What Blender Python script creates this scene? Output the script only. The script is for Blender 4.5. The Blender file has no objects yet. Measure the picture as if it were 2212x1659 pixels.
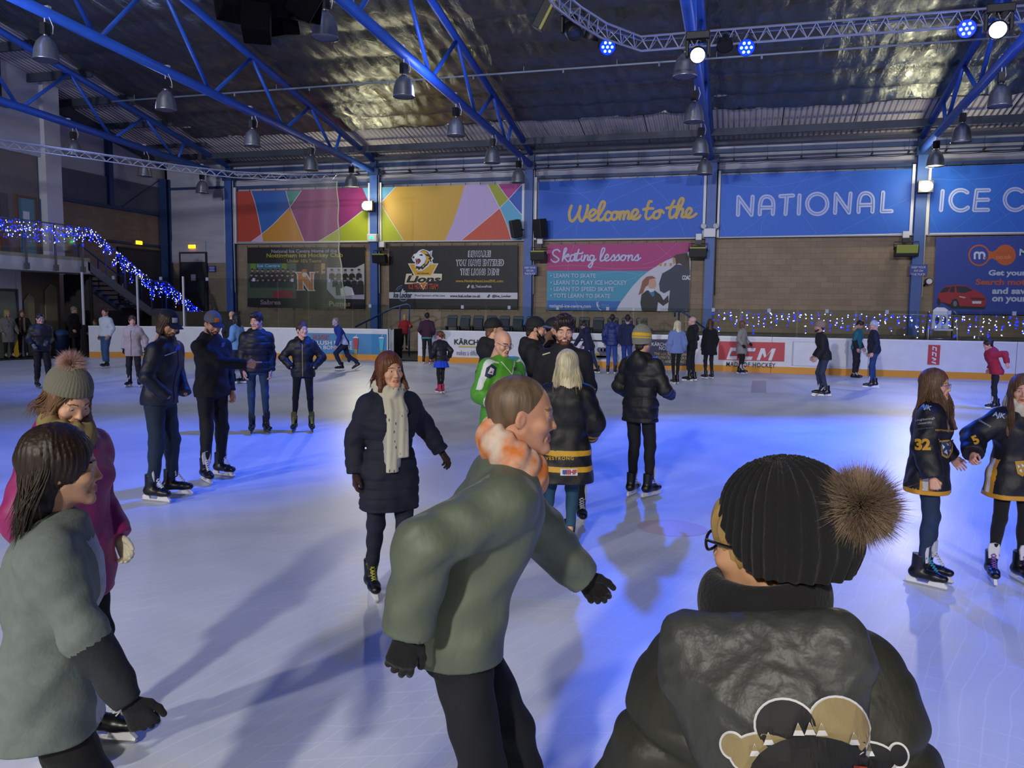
import bpy, bmesh, math, random
import numpy as np
from math import sin, cos, pi, radians, atan2, sqrt, tan
from mathutils import Vector, Matrix, Euler
from mathutils.bvhtree import BVHTree

SC = bpy.context.scene
COL = SC.collection
RND = random.Random(7)

# ---------------------------------------------------------------- camera
W_PX, H_PX, F_PX = 2212, 1659, 1725.0
YAW, PITCH, ROLL, CAM_H = radians(15.9), radians(5.43), 0.0119, 2.0
_f = Vector((-sin(YAW)*cos(PITCH), cos(YAW)*cos(PITCH), -sin(PITCH)))
_r0 = Vector((cos(YAW), sin(YAW), 0)); _u0 = _r0.cross(_f)
_r = _r0*cos(ROLL)+_u0*sin(ROLL); _u = _u0*cos(ROLL)-_r0*sin(ROLL)
CAM = Vector((0, 0, CAM_H))
cam_data = bpy.data.cameras.new('camera'); cam_obj = bpy.data.objects.new('camera', cam_data)
COL.objects.link(cam_obj)
M = Matrix((( _r.x, _u.x, -_f.x, 0), (_r.y, _u.y, -_f.y, 0), (_r.z, _u.z, -_f.z, CAM_H), (0, 0, 0, 1)))
cam_obj.matrix_world = M
cam_data.sensor_fit = 'HORIZONTAL'; cam_data.sensor_width = 36; cam_data.lens = F_PX/W_PX*36
cam_data.clip_start = 0.05; cam_data.clip_end = 200
SC.camera = cam_obj

# ---------------------------------------------------------------- world, view, exposure
SC.view_settings.view_transform = 'Standard'; SC.view_settings.look = 'None'
SC.view_settings.gamma = 1.0; SC.view_settings.use_curve_mapping = False
SC.view_settings.exposure = 0.0
wd = bpy.data.worlds.new('hall_ambient'); SC.world = wd; wd.use_nodes = True
wd.node_tree.nodes['Background'].inputs[0].default_value = (0.20, 0.30, 0.75, 1)
wd.node_tree.nodes['Background'].inputs[1].default_value = 0.0

def add_light(kind, name, loc, target, color, power, size=0.3, spot=None, blend=0.15, parent=None):
    d = bpy.data.lights.new(name, kind); d.energy = power; d.color = color
    if kind == 'AREA': d.shape = 'DISK'; d.size = size
    else: d.shadow_soft_size = size
    if spot: d.spot_size = radians(spot); d.spot_blend = blend
    o = bpy.data.objects.new(name, d); COL.objects.link(o)
    v = Vector(target)-Vector(loc)
    o.rotation_euler = v.to_track_quat('-Z', 'Y').to_euler(); o.location = loc
    return o
BLUE = (0.01, 0.105, 1.0)
FLOOD_W, FLOOD_SPILL = 900, 110
# floodlights on the near wall behind the camera, white, and blue washes from the lighting trusses
for x, w in ((-16, 3000), (-8.7, 3600), (-1.3, 3600), (6.2, 3200), (14, 2400)):
    add_light('SPOT', 'near_wall_flood', (x, -8.2, 6.5), (x*.75, .2, 0), (1.0, .94, .84), w, .3, 62, .9)
for (x, y, z, tx, ty, w, a) in ((-2.3, 18, 7.5, 1, 11, 5200, 58), (3.3, 18, 7.5, 3.5, 13, 5200, 58), (9, 18, 7.5, 7, 12, 4200, 66), (-3.6, 12, 7.5, -7.5, 9, 4000, 54), (-14.5, 12, 7.5, -14, 16, 900, 60), (-9, 4, 7.5, -4.5, 5.5, 500, 60), (3, 4, 7.5, 3.8, 4.5, 600, 80), (-1, 18, 7.5, -2, 21, 3000, 80), (8, 18, 7.5, 7, 21, 3000, 80), (-3, 8, 7.5, -1, 2, 250, 70)):
    add_light('SPOT', 'blue_wash', (x, y, z), (tx, ty, 0), BLUE, w, .15, a, .8)
for x, w in ((-19, 9500), (-10, 9200), (-2, 9200), (7, 9200)):
    add_light('SPOT', 'upper_wall_fill', (x, -8.1, 7.6), (x*1.02, 33, 6.2), (.92, .93, 1.0), w, .3, 46, .7)  # added fill spots that brighten the upper back wall, not known lamps
for (x, y) in ((-18, 21), (-8, 21), (2, 21), (9, 20), (-16, 13)):
    add_light('POINT', 'ambient_fill', (x, y, 7.9), (x, y, 0), (.42, .5, 1.0), 170, .4)  # added bluish fill points under the roof, without any fixture

# ---------------------------------------------------------------- photo calibration: rays onto real planes of the hall
def ray(x, y): return (_f*F_PX + _r*(x-W_PX/2) - _u*(y-H_PX/2))/F_PX
def on_z(x, y, z=0.0):
    d = ray(x, y); return CAM + d*((z-CAM_H)/d.z)
def on_y(x, y, Y):
    d = ray(x, y); return CAM + d*(Y/d.y)
def on_x(x, y, X):
    d = ray(x, y); return CAM + d*(X/d.x)

# ---------------------------------------------------------------- materials
def lin(c):
    if isinstance(c, str):
        c = c.lstrip('#'); c = tuple(int(c[i:i+2], 16)/255 for i in (0, 2, 4))
    return tuple(v/12.92 if v <= .04045 else ((v+.055)/1.055)**2.4 for v in c)
MATS = {}
def mat(name, color, rough=.6, metal=0., bump=None, spec=None, emit=None, emit_s=1., noise=None, alpha=None, sheen=0, stretch=None, coat=0):
    """procedural principled material: optional noise bump (scale, strength[, distance]) and noise colour mottling (scale, amount)"""
    if name in MATS: return MATS[name]
    m = bpy.data.materials.new(name); m.use_nodes = True; nt = m.node_tree; p = nt.nodes['Principled BSDF']
    c = lin(color)+(1,); p.inputs['Base Color'].default_value = c
    p.inputs['Roughness'].default_value = rough; p.inputs['Metallic'].default_value = metal
    if spec is not None: p.inputs['Specular IOR Level'].default_value = spec
    if sheen: p.inputs['Sheen Weight'].default_value = sheen
    if coat: p.inputs['Coat Weight'].default_value = coat
    if emit is not None:
        p.inputs['Emission Color'].default_value = lin(emit)+(1,); p.inputs['Emission Strength'].default_value = emit_s
    if alpha is not None: p.inputs['Alpha'].default_value = alpha
    co = None
    def coord():
        nonlocal co
        if co is None:
            tc = nt.nodes.new('ShaderNodeTexCoord'); mp = nt.nodes.new('ShaderNodeMapping')
            nt.links.new(tc.outputs['Object'], mp.inputs[0]); co = mp
            if stretch: mp.inputs['Scale'].default_value = stretch
        return co.outputs[0]
    if bump:
        n = nt.nodes.new('ShaderNodeTexNoise'); n.inputs['Scale'].default_value = bump[0]; n.inputs['Detail'].default_value = 4
        b = nt.nodes.new('ShaderNodeBump'); b.inputs['Strength'].default_value = bump[1]
        b.inputs['Distance'].default_value = bump[2] if len(bump) > 2 else .01
        nt.links.new(coord(), n.inputs['Vector']); nt.links.new(n.outputs['Fac'], b.inputs['Height']); nt.links.new(b.outputs[0], p.inputs['Normal'])
    if noise:
        n = nt.nodes.new('ShaderNodeTexNoise'); n.inputs['Scale'].default_value = noise[0]; n.inputs['Detail'].default_value = 5
        r = nt.nodes.new('ShaderNodeMix'); r.data_type = 'RGBA'
        k = 1-noise[1]; c2 = lin(noise[2])+(1,) if len(noise) > 2 else (c[0]*k, c[1]*k, c[2]*k, 1)
        r.inputs[6].default_value = c2; r.inputs[7].default_value = c
        nt.links.new(coord(), n.inputs['Vector'])
        mr = nt.nodes.new('ShaderNodeMapRange'); mr.inputs[1].default_value = .35; mr.inputs[2].default_value = .65
        nt.links.new(n.outputs['Fac'], mr.inputs[0]); nt.links.new(mr.outputs[0], r.inputs[0]); nt.links.new(r.outputs[2], p.inputs['Base Color'])
    MATS[name] = m; return m

# ---------------------------------------------------------------- object helpers
def tag(o, label=None, cat=None, group=None, kind=None):
    if label: o['label'] = label
    if cat: o['category'] = cat
    if group: o['group'] = group
    if kind: o['kind'] = kind
    return o
def thing(name, label, cat, loc=(0, 0, 0), rz=0., group=None, kind=None):
    o = bpy.data.objects.new(name, None); COL.objects.link(o); o.location = loc; o.rotation_euler = (0, 0, rz)
    o.empty_display_size = .1
    return tag(o, label, cat, group, kind)
def root_matrix(o):
    m = Matrix.LocRotScale(o.location, o.rotation_euler, o.scale)
    return root_matrix(o.parent) @ m if o.parent else m
def link_mesh(name, me, parent=None, label=None):
    o = bpy.data.objects.new(name, me); COL.objects.link(o)
    if parent: o.parent = parent
    if label: o['label'] = label
    return o
def copy_tree(o, parent=None):
    c = o.copy(); COL.objects.link(c)
    if parent: c.parent = parent
    for ch in list(o.children): copy_tree(ch, c)
    return c

class MB:
    """collects shapes and links them as one mesh object"""
    def __init__(s): s.v = []; s.f = []; s.m = []; s.s = []
    def add(s, vs, fs, m=0, smooth=False):
        b = len(s.v); s.v += [tuple(v) for v in vs]
        for f in fs: s.f.append([b+i for i in f]); s.m.append(m); s.s.append(smooth)
        return s
    def box(s, c, size, rot=None, m=0):
        x, y, z = (k/2 for k in size); R = rot if rot is not None else Matrix.Identity(3)
        c = Vector(c); vs = [c+R@Vector((sx*x, sy*y, sz*z)) for sx in (-1, 1) for sy in (-1, 1) for sz in (-1, 1)]
        return s.add(vs, [(0, 1, 3, 2), (4, 6, 7, 5), (0, 4, 5, 1), (2, 3, 7, 6), (0, 2, 6, 4), (1, 5, 7, 3)], m)
    def tube(s, path, r, n=8, m=0, caps=True, smooth=True):
        path = [Vector(p) for p in path]; k = len(path); rr = r if isinstance(r, (list, tuple)) else [r]*k
        t0 = (path[1]-path[0]).normalized(); up = Vector((0, 0, 1)) if abs(t0.z) < .9 else Vector((1, 0, 0))
        a = t0.cross(up).normalized(); vs = []
        for i, p in enumerate(path):
            t = (path[min(i+1, k-1)]-path[max(i-1, 0)]).normalized()
            a = (a-t*a.dot(t)).normalized(); b = t.cross(a)
            vs += [p+(a*cos(2*pi*j/n)+b*sin(2*pi*j/n))*rr[i] for j in range(n)]
        fs = [(i*n+j, i*n+(j+1) % n, (i+1)*n+(j+1) % n, (i+1)*n+j) for i in range(k-1) for j in range(n)]
        s.add(vs, fs, m, smooth)
        if caps:
            b = len(s.v)-k*n
            s.f += [[b+j for j in reversed(range(n))], [b+(k-1)*n+j for j in range(n)]]; s.m += [m, m]; s.s += [False, False]
        return s
    def cyl(s, a, b, r, n=12, m=0, r2=None): return s.tube([a, b], [r, r2 if r2 is not None else r], n, m)
    def lathe(s, prof, c=(0, 0, 0), n=20, m=0, axis=None, smooth=True):
        c = Vector(c); R = axis if axis is not None else Matrix.Identity(3)
        vs = [c+R@Vector((r*cos(2*pi*j/n), r*sin(2*pi*j/n), z)) for r, z in prof for j in range(n)]
        fs = [(i*n+j, i*n+(j+1) % n, (i+1)*n+(j+1) % n, (i+1)*n+j) for i in range(len(prof)-1) for j in range(n)]
        return s.add(vs, fs, m, smooth)
    def ball(s, c, r, n=10, m=0, R=None):
        c = Vector(c); rx, ry, rz = r if isinstance(r, (tuple, list)) else (r, r, r); h = max(4, n//2)
        vs = []
        for i in range(h+1):
            th = pi*i/h
            for j in range(n):
                v = Vector((rx*sin(th)*cos(2*pi*j/n), ry*sin(th)*sin(2*pi*j/n), rz*cos(th)))
                vs.append(c+(R@v if R is not None else v))
        fs = [(i*n+j, (i+1)*n+j, (i+1)*n+(j+1) % n, i*n+(j+1) % n) for i in range(h) for j in range(n)]
        return s.add(vs, fs, m, True)
    def poly(s, pts, m=0): return s.add(pts, [tuple(range(len(pts)))], m)
    def slab(s, pts, d, m=0):
        """polygon with thickness: extruded by vector d"""
        d = Vector(d); n = len(pts); a = [Vector(p) for p in pts]; b = [p+d for p in a]
        return s.add(a+b, [tuple(range(n)), tuple(range(2*n-1, n-1, -1))]+[(i, n+i, n+(i+1) % n, (i+1) % n) for i in range(n)], m)
    def build(s, name, mats, parent=None, label=None, world=False, bevel=None):
        vs = s.v
        if world and parent is not None:
            iv = root_matrix(parent).inverted(); vs = [tuple(iv@Vector(v)) for v in vs]
        me = bpy.data.meshes.new(name); me.from_pydata(vs, [], s.f)
        for mm in (mats if isinstance(mats, (list, tuple)) else [mats]): me.materials.append(mm)
        me.polygons.foreach_set('material_index', s.m); me.polygons.foreach_set('use_smooth', s.s); me.update()
        bm = bmesh.new(); bm.from_mesh(me); bmesh.ops.recalc_face_normals(bm, faces=bm.faces); bm.to_mesh(me); bm.free()
        o = link_mesh(name, me, parent, label)
        if bevel:
            b = o.modifiers.new('bevel', 'BEVEL'); b.width = bevel; b.segments = 2; b.limit_method = 'ANGLE'
        return o
def struct(o): o['kind'] = 'structure'; return o

def text_mesh(body, size, bold=0., shear=0., spacing=1., align='CENTER', ext=0.):
    """returns (verts 2d, faces) of a line of text centred on the baseline, from Blender's built-in font"""
    cu = bpy.data.curves.new('t', 'FONT'); cu.body = body; cu.size = size; cu.shear = shear; cu.space_character = spacing
    cu.align_x = align; cu.offset = bold; cu.resolution_u = 3; cu.extrude = ext
    o = bpy.data.objects.new('t', cu); COL.objects.link(o)
    dg = bpy.context.evaluated_depsgraph_get(); me = bpy.data.meshes.new_from_object(o.evaluated_get(dg))
    v = [tuple(x.co) for x in me.vertices]; f = [tuple(p.vertices) for p in me.polygons]
    bpy.data.objects.remove(o); bpy.data.curves.remove(cu); bpy.data.meshes.remove(me)
    return v, f
def text_fit(mb, body, x0, x1, y0, y1, place, m=0, **k):
    """text stretched into the rectangle x0..x1, y0..y1 of a plane; place(x, y) gives the 3d point"""
    v, f = text_mesh(body, 1.0, **k)
    xs = [p[0] for p in v]; ys = [p[1] for p in v]; a, b = min(xs), max(xs); c, d = min(ys), max(ys)
    mb.add([place(x0+(p[0]-a)/(b-a)*(x1-x0), y0+(p[1]-c)/(d-c)*(y1-y0)) for p in v], f, m)
def stroke2d(pts, w, n=8, closed=False):
    """round-capped stroke polygons of a polyline in 2d -> list of (verts, faces)"""
    out = []; P = [Vector(p) for p in pts]
    if closed: P = P+[P[0]]
    for a, b in zip(P, P[1:]):
        d = b-a
        if d.length < 1e-6: continue
        d.normalize(); nrm = Vector((-d.y, d.x)); ang = atan2(nrm.y, nrm.x); poly = []
        for i in range(n+1): t = ang+pi*i/n; poly.append(a+Vector((cos(t), sin(t)))*w/2)
        for i in range(n+1): t = ang+pi+pi*i/n; poly.append(b+Vector((cos(t), sin(t)))*w/2)
        out.append(poly)
    return out
def spline(pts, sub=6, closed=False):
    """Catmull-Rom through the points"""
    P = [Vector(p) for p in pts]; n = len(P); out = []
    rng = range(n if closed else n-1)
    for i in rng:
        if closed: p0, p1, p2, p3 = P[(i-1) % n], P[i], P[(i+1) % n], P[(i+2) % n]
        else: p0, p1, p2, p3 = P[max(i-1, 0)], P[i], P[i+1], P[min(i+2, n-1)]
        for k in range(sub):
            t = k/sub
            out.append(.5*((2*p1)+(p2-p0)*t+(2*p0-5*p1+4*p2-p3)*t*t+(3*p1-p0-3*p2+p3)*t**3))
    if not closed: out.append(P[-1])
    return out
# ================================================================ THE HALL
WY = 33.5                                   # back wall plane
COLX = [-27.1, -23.45, -15.95, -8.8, -1.3, 6.25, 13.8, 21.3]
def zb(Y): return 8.0+.045*(33.2-Y)         # truss bottom chord
def zt(Y): return 8.5+.19*(33.2-Y)          # truss top chord

def node_mat(name, build):
    m = bpy.data.materials.new(name); m.use_nodes = True; nt = m.node_tree
    build(nt, nt.nodes['Principled BSDF'], lambda t: nt.nodes.new('ShaderNode'+t), nt.links.new); MATS[name] = m; return m

def _block(nt, p, N, L):
    tc = N('TexCoord'); sx = N('SeparateXYZ'); cx = N('CombineXYZ'); ad = N('Math'); ad.operation = 'ADD'
    L(tc.outputs['Object'], sx.inputs[0]); L(sx.outputs[0], ad.inputs[0]); L(sx.outputs[1], ad.inputs[1])
    L(ad.outputs[0], cx.inputs[0]); L(sx.outputs[2], cx.inputs[1])
    b = N('TexBrick'); L(cx.outputs[0], b.inputs['Vector'])
    b.inputs['Color1'].default_value = lin('#a5927c')+(1,); b.inputs['Color2'].default_value = lin('#9a8772')+(1,)
    b.inputs['Mortar'].default_value = lin('#8a7963')+(1,); b.inputs['Scale'].default_value = 1
    b.inputs['Mortar Size'].default_value = .006; b.inputs['Brick Width'].default_value = .45; b.inputs['Row Height'].default_value = .225
    n = N('TexNoise'); n.inputs['Scale'].default_value = 1.3; n.inputs['Detail'].default_value = 6
    L(tc.outputs['Object'], n.inputs['Vector'])
    mx = N('Mix'); mx.data_type = 'RGBA'; mx.blend_type = 'MULTIPLY'; mx.inputs[0].default_value = .35
    L(b.outputs[0], mx.inputs[6]); L(n.outputs[0], mx.inputs[7]); L(mx.outputs[2], p.inputs['Base Color'])
    bp = N('Bump'); bp.inputs['Strength'].default_value = .35; bp.inputs['Distance'].default_value = .01; bp.invert = True
    L(b.outputs[1], bp.inputs['Height']); L(bp.outputs[0], p.inputs['Normal']); p.inputs['Roughness'].default_value = .9
M_block = node_mat('tan_blockwork', _block)

def _ice(nt, p, N, L):
    tc = N('TexCoord'); mp = N('Mapping'); L(tc.outputs['Object'], mp.inputs[0])
    n = N('TexNoise'); n.inputs['Scale'].default_value = .45; n.inputs['Detail'].default_value = 8; n.inputs['Roughness'].default_value = .6
    n.inputs['Distortion'].default_value = .8; L(mp.outputs[0], n.inputs['Vector'])
    r = N('ValToRGB'); r.color_ramp.elements[0].position = .3; r.color_ramp.elements[1].position = .7
    r.color_ramp.elements[0].color = lin('#bcc4cf')+(1,); r.color_ramp.elements[1].color = lin('#dfe3e6')+(1,)
    L(n.outputs[0], r.inputs[0])
    # skate scratches: thin arcs from stretched voronoi and wave textures
    w1 = N('TexWave'); w1.wave_type = 'RINGS'; w1.rings_direction = 'Z'; w1.inputs['Scale'].default_value = 2.2; w1.inputs['Distortion'].default_value = 9
    w1.inputs['Detail'].default_value = 4; w1.inputs['Detail Scale'].default_value = .35; L(mp.outputs[0], w1.inputs['Vector'])
    mp2 = N('Mapping'); mp2.inputs['Scale'].default_value = (1, .45, 1); mp2.inputs['Rotation'].default_value = (0, 0, .6); L(tc.outputs['Object'], mp2.inputs[0])
    w2 = N('TexWave'); w2.wave_type = 'BANDS'; w2.inputs['Scale'].default_value = 3.5; w2.inputs['Distortion'].default_value = 14; w2.inputs['Detail'].default_value = 3; w2.inputs['Detail Scale'].default_value = .22
    L(mp2.outputs[0], w2.inputs['Vector']); lt = N('Math'); lt.operation = 'GREATER_THAN'; lt.inputs[1].default_value = .985; L(w2.outputs[1], lt.inputs[0])
    gt = N('Math'); gt.operation = 'GREATER_THAN'; gt.inputs[1].default_value = .985; L(w1.outputs[1], gt.inputs[0])
    n3 = N('TexNoise'); n3.inputs['Scale'].default_value = 1.1; L(tc.outputs['Object'], n3.inputs['Vector'])
    g3 = N('Math'); g3.operation = 'GREATER_THAN'; g3.inputs[1].default_value = .52; L(n3.outputs[0], g3.inputs[0])
    ml = N('Math'); ml.operation = 'MULTIPLY'; L(gt.outputs[0], ml.inputs[0]); L(g3.outputs[0], ml.inputs[1])
    mxx = N('Math'); mxx.operation = 'MAXIMUM'; L(lt.outputs[0], mxx.inputs[0]); L(ml.outputs[0], mxx.inputs[1])
    mc = N('Mix'); mc.data_type = 'RGBA'; sc = N('Math'); sc.operation = 'MULTIPLY'; sc.inputs[1].default_value = .22
    L(mxx.outputs[0], sc.inputs[0]); L(sc.outputs[0], mc.inputs[0]); L(r.outputs[0], mc.inputs[6]); mc.inputs[7].default_value = (.9, .93, .95, 1)
    L(mc.outputs[2], p.inputs['Base Color'])
    fine = N('TexNoise'); fine.inputs['Scale'].default_value = 14; fine.inputs['Detail'].default_value = 8; L(mp2.outputs[0], fine.inputs['Vector'])
    rr = N('MapRange'); rr.inputs[3].default_value = .25; rr.inputs[4].default_value = .5; L(n.outputs[0], rr.inputs[0]); L(rr.outputs[0], p.inputs['Roughness'])
    ah = N('Math'); ah.operation = 'ADD'; L(fine.outputs[0], ah.inputs[0]); L(mxx.outputs[0], ah.inputs[1])
    bp = N('Bump'); bp.inputs['Strength'].default_value = .25; bp.inputs['Distance'].default_value = .004; L(ah.outputs[0], bp.inputs['Height'])
    L(bp.outputs[0], p.inputs['Normal']); p.inputs['Specular IOR Level'].default_value = .22
M_ice = node_mat('skated_ice', _ice)

def _foil(nt, p, N, L):
    tc = N('TexCoord'); mp = N('Mapping'); mp.inputs['Scale'].default_value = (1.6, .55, 1); L(tc.outputs['Object'], mp.inputs[0])
    a = N('TexNoise'); a.inputs['Scale'].default_value = 1.6; a.inputs['Detail'].default_value = 7; a.inputs['Roughness'].default_value = .62; a.inputs['Distortion'].default_value = .7
    L(mp.outputs[0], a.inputs['Vector'])
    w = N('TexWave'); w.bands_direction = 'X'; w.inputs['Scale'].default_value = .35; w.inputs['Distortion'].default_value = 3; w.inputs['Detail'].default_value = 3
    L(mp.outputs[0], w.inputs['Vector'])
    s = N('Math'); s.operation = 'MULTIPLY_ADD'; s.inputs[1].default_value = .25; L(w.outputs[1], s.inputs[0]); L(a.outputs[0], s.inputs[2])
    b = N('Bump'); b.inputs['Strength'].default_value = .7; b.inputs['Distance'].default_value = .12; L(s.outputs[0], b.inputs['Height']); L(b.outputs[0], p.inputs['Normal'])
    p.inputs['Base Color'].default_value = lin('#8b8f8a')+(1,); p.inputs['Metallic'].default_value = .95; p.inputs['Roughness'].default_value = .27
M_foil = node_mat('crinkled_foil', _foil)

M_clad = mat('white_cladding', '#b9b9c6', .6, noise=(1.1, .18), stretch=(.4, .4, 2.5))
M_corr = node_mat('corrugated_roof', lambda nt, p, N, L: (
    lambda tc, w, b: (L(tc.outputs['Object'], w.inputs['Vector']), L(w.outputs[1], b.inputs['Height']), L(b.outputs[0], p.inputs['Normal']),
        setattr(w, 'bands_direction', 'X'), setattr(w.inputs['Scale'], 'default_value', 1.6), setattr(b.inputs['Distance'], 'default_value', .06),
        setattr(p.inputs['Base Color'], 'default_value', lin('#c4bfc8')+(1,)), setattr(p.inputs['Roughness'], 'default_value', .6)))(N('TexCoord'), N('TexWave'), N('Bump')))
M_steel = mat('blue_painted_steel', '#2a5cc4', .45, noise=(3, .12))
M_steel_d = mat('dark_blue_painted_steel', '#26406e', .5, noise=(3, .15))
M_purlin = mat('dark_galvanised_purlin', '#3a4150', .6, noise=(2, .2))
M_rubber = mat('dark_rubber_floor', '#2a2b30', .85, noise=(4, .3))
M_conc = mat('terrace_concrete', '#777066', .9, noise=(2, .2))
M_greywall = mat('grey_painted_wall', '#8f8d96', .8, noise=(.8, .12))
M_dgrey = mat('dark_grey_panel', '#5a5f70', .7, noise=(.8, .1))
M_black = mat('black_plastic', '#0e0e10', .5)
M_white = mat('white_paint', '#d8d8dc', .5)

# rink outline (back boards, left corner, left end, near side, right end)
RINK = [(-23.1, 24.05), (-20.0, 25.38), (-16.7, 26.42), (-14.6, 27.02), (-13.2, 27.2), (28, 27.2), (33, 25.5), (35.6, 21), (36, 18), (36, 6), (35, 1), (31, -2.2), (28, -2.8),
        (-15, -2.8), (-20, -1.2), (-23.4, 2.5), (-24.6, 7), (-24.75, 19), (-24.2, 21.9)]
b = MB(); b.poly([(x, y, 0) for x, y in RINK]); struct(b.build('floor', M_ice))
b = MB(); n = len(RINK); big = [(x, y) for x, y in RINK]
out = []
cx, cy = 5, 12
for x, y in RINK:
    d = Vector((x-cx, y-cy)); d.normalize(); t = min((45-abs(cx))/abs(d.x) if abs(d.x) > 1e-6 else 1e9, 24/abs(d.y) if abs(d.y) > 1e-6 else 1e9)
    out.append((cx+d.x*t, cy+d.y*t))
for i in range(n):
    j = (i+1) % n
    b.poly([(RINK[i][0], RINK[i][1], -.01), (RINK[j][0], RINK[j][1], -.01), (*out[j], -.01), (*out[i], -.01)])
b.box((5, 12, -.2), (90, 60, .2)); struct(b.build('floor_walkway', M_rubber))

# back wall: blockwork below, white cladding above, dark beam between
b = MB()
b.box((7, WY+.15, 2.45), (69, .3, 4.9)); struct(b.build('wall_back', M_block))
b = MB()
b.box((9, WY+.1, 7.0), (65.6, .2, 4.2)); b.box((-25.3, WY+.08, 6.6), (3.6, .24, 5.2)); b.box((-26.0, WY-.05, 4.55), (2.05, .1, 1.0))
struct(b.build('wall_upper', M_clad))
b = MB()
b.box((8, WY-.12, 7.5), (63, .16, .13)); b.box((-25.3, WY-.12, 7.55), (3.6, .14, .10))
b.box((8, WY-.12, 8.28), (63, .2, .16)); b.box((8, WY-.25, 8.02), (63, .05, .05)); b.box((8, WY-.3, 7.88), (63, .05, .05))
struct(b.build('trim_1', M_steel_d))
b = MB()                                    # service rail brackets and looping cable along the eaves
x = -23
while x < 12:
    b.box((x, WY-.3, 7.95), (.05, .3, .05)); b.box((x, WY-.32, 8.15), (.012, .012, .55)); b.box((x, WY-.42, 7.86), (.08, .12, .03))
    x += 1.25
pts = []
for i in range(200):
    t = i/199; pts.append((-23+35*t, WY-.36, 7.84-.05*abs(sin(t*28*pi))))
b.tube(pts, .014, 5); struct(b.build('trim_2', M_black))
b = MB(); b.box((8, WY-.2, 4.9), (63, .08, .05)); struct(b.build('trim_3', mat('pale_batten', '#9a9aa6', .6)))
# eaves: white sloping panels between foil edge and wall, dark eaves beam
b = MB()
for i in range(len(COLX)-1):
    x0, x1 = COLX[i], COLX[i+1]
    for k in range(3):
        xa = x0+(x1-x0)*k/3; xb = x0+(x1-x0)*(k+1)/3-.03
        b.poly([(xa, WY-.05, 8.75), (xb, WY-.05, 8.75), (xb, 27.8, 10.02), (xa, 27.8, 10.02)])
struct(b.build('ceiling_eaves', M_corr))
b = MB(); b.box((3.5, 31.95, 8.72), (60, .12, .26)); b.box((8, 33.1, 8.52), (63, .1, .1)); struct(b.build('trim_4', M_purlin))
# left end: corrugated roof and purlins between end wall and the first truss
b = MB()
for (y0, y1) in ((33.5, 12), ):
    b.poly([(-27.6, y0, zt(y0)+.55), (-23.3, y0, zt(y0)+.55), (-23.3, y1, zt(y1)+.55), (-27.6, y1, zt(y1)+.55)])
struct(b.build('ceiling_left', M_corr))
b = MB()
for y in (31.4, 29.2, 27.0, 24.9, 22.8, 20.7, 18.6, 16.5): b.box((-25.5, y, zt(y)+.36), (4.4, .1, .3))
b.box((-27.2, 27, 10.0), (.3, 13.5, .4), Matrix.Rotation(-.187, 3, 'X'))
struct(b.build('trim_5', M_purlin))
# foil: one sagging sheet over the trusses, both roof slopes
def foil_sheet(x0, x1, name):
    b = MB(); nx = int((x1-x0)/.25); ny = 150; vs = []
    rr = random.Random(int(x0*10))
    for j in range(ny+1):
        for i in range(nx+1):
            x = x0+(x1-x0)*i/nx; y = 30.9-18.9*j/ny
            if j == 0: y += .25*sin(x*.7)+.1*sin(x*2.3)-.3
            s = (33-y)/1.55
            z = zt(y)+.42-.10*abs(sin(pi*s))**.8-.05*sin(pi*(x-x0)/(x1-x0))
            z += .022*sin(x*3.1+1.7*sin(y*.6)+y*.4)+.016*sin(x*7.3-y*.9+sin(x*1.3)*2)+.006*rr.uniform(-1, 1)
            vs.append((x, y, z))
    fs = [(j*(nx+1)+i, j*(nx+1)+i+1, (j+1)*(nx+1)+i+1, (j+1)*(nx+1)+i) for j in range(ny) for i in range(nx)]
    b.add(vs, fs, 0, True); return struct(b.build(name, M_foil))
for i in range(1, 7): foil_sheet(COLX[i]-.05, COLX[i+1]+.05, 'ceiling_%d' % i)
b = MB()                                    # far slope behind the camera and end bays
b.poly([(-28, 12.05, 12.95), (40, 12.05, 12.95), (40, -9.2, 8.9), (-28, -9.2, 8.9)])
b.poly([(21, 12.05, 12.95), (40, 12.05, 12.95), (40, 33.6, 8.95), (21, 33.6, 8.95)])
struct(b.build('ceiling_back_slope', M_foil))
b = MB(); b.box((6, -9.3, 4.5), (70, .3, 9.4)); struct(b.build('wall_near', M_block))
b = MB(); b.box((40.3, 12, 6.4), (.3, 44, 13)); struct(b.build('wall_right', M_block))
b = MB(); b.box((-28.6, 3, 6.4), (.3, 25, 13)); struct(b.build('wall_left_near', M_greywall))

# lines painted under the ice
b = MB()
for (q0, q1, w) in (((592, 799), (748, 807), .06), ((872, 851), (962, 852), .06), ((1775, 838), (1862, 845), .06)):
    p, q = on_z(*q0, .002), on_z(*q1, .002); d = (q-p).normalized(); n_ = Vector((-d.y, d.x, 0))*w; b.poly([p-n_, q-n_, q+n_, p+n_])
struct(b.build('trim_11', mat('yellow_ice_line', '#c9b878', .35)))
b = MB(); c = on_z(1452, 1140, .002); b.poly([c+Vector((.32*cos(a), .28*sin(a), 0)) for a in [2*pi*k/24 for k in range(24)]]); struct(b.build('trim_12', mat('faded_red_spot', '#cdbcc4', .35)))
b = MB(); p = [on_z(*q, .002) for q in ((1625, 822), (1655, 822), (1655, 848), (1622, 848))]; b.poly(p); struct(b.build('trim_13', mat('faded_grey_mark', '#a4abb6', .35)))
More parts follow.
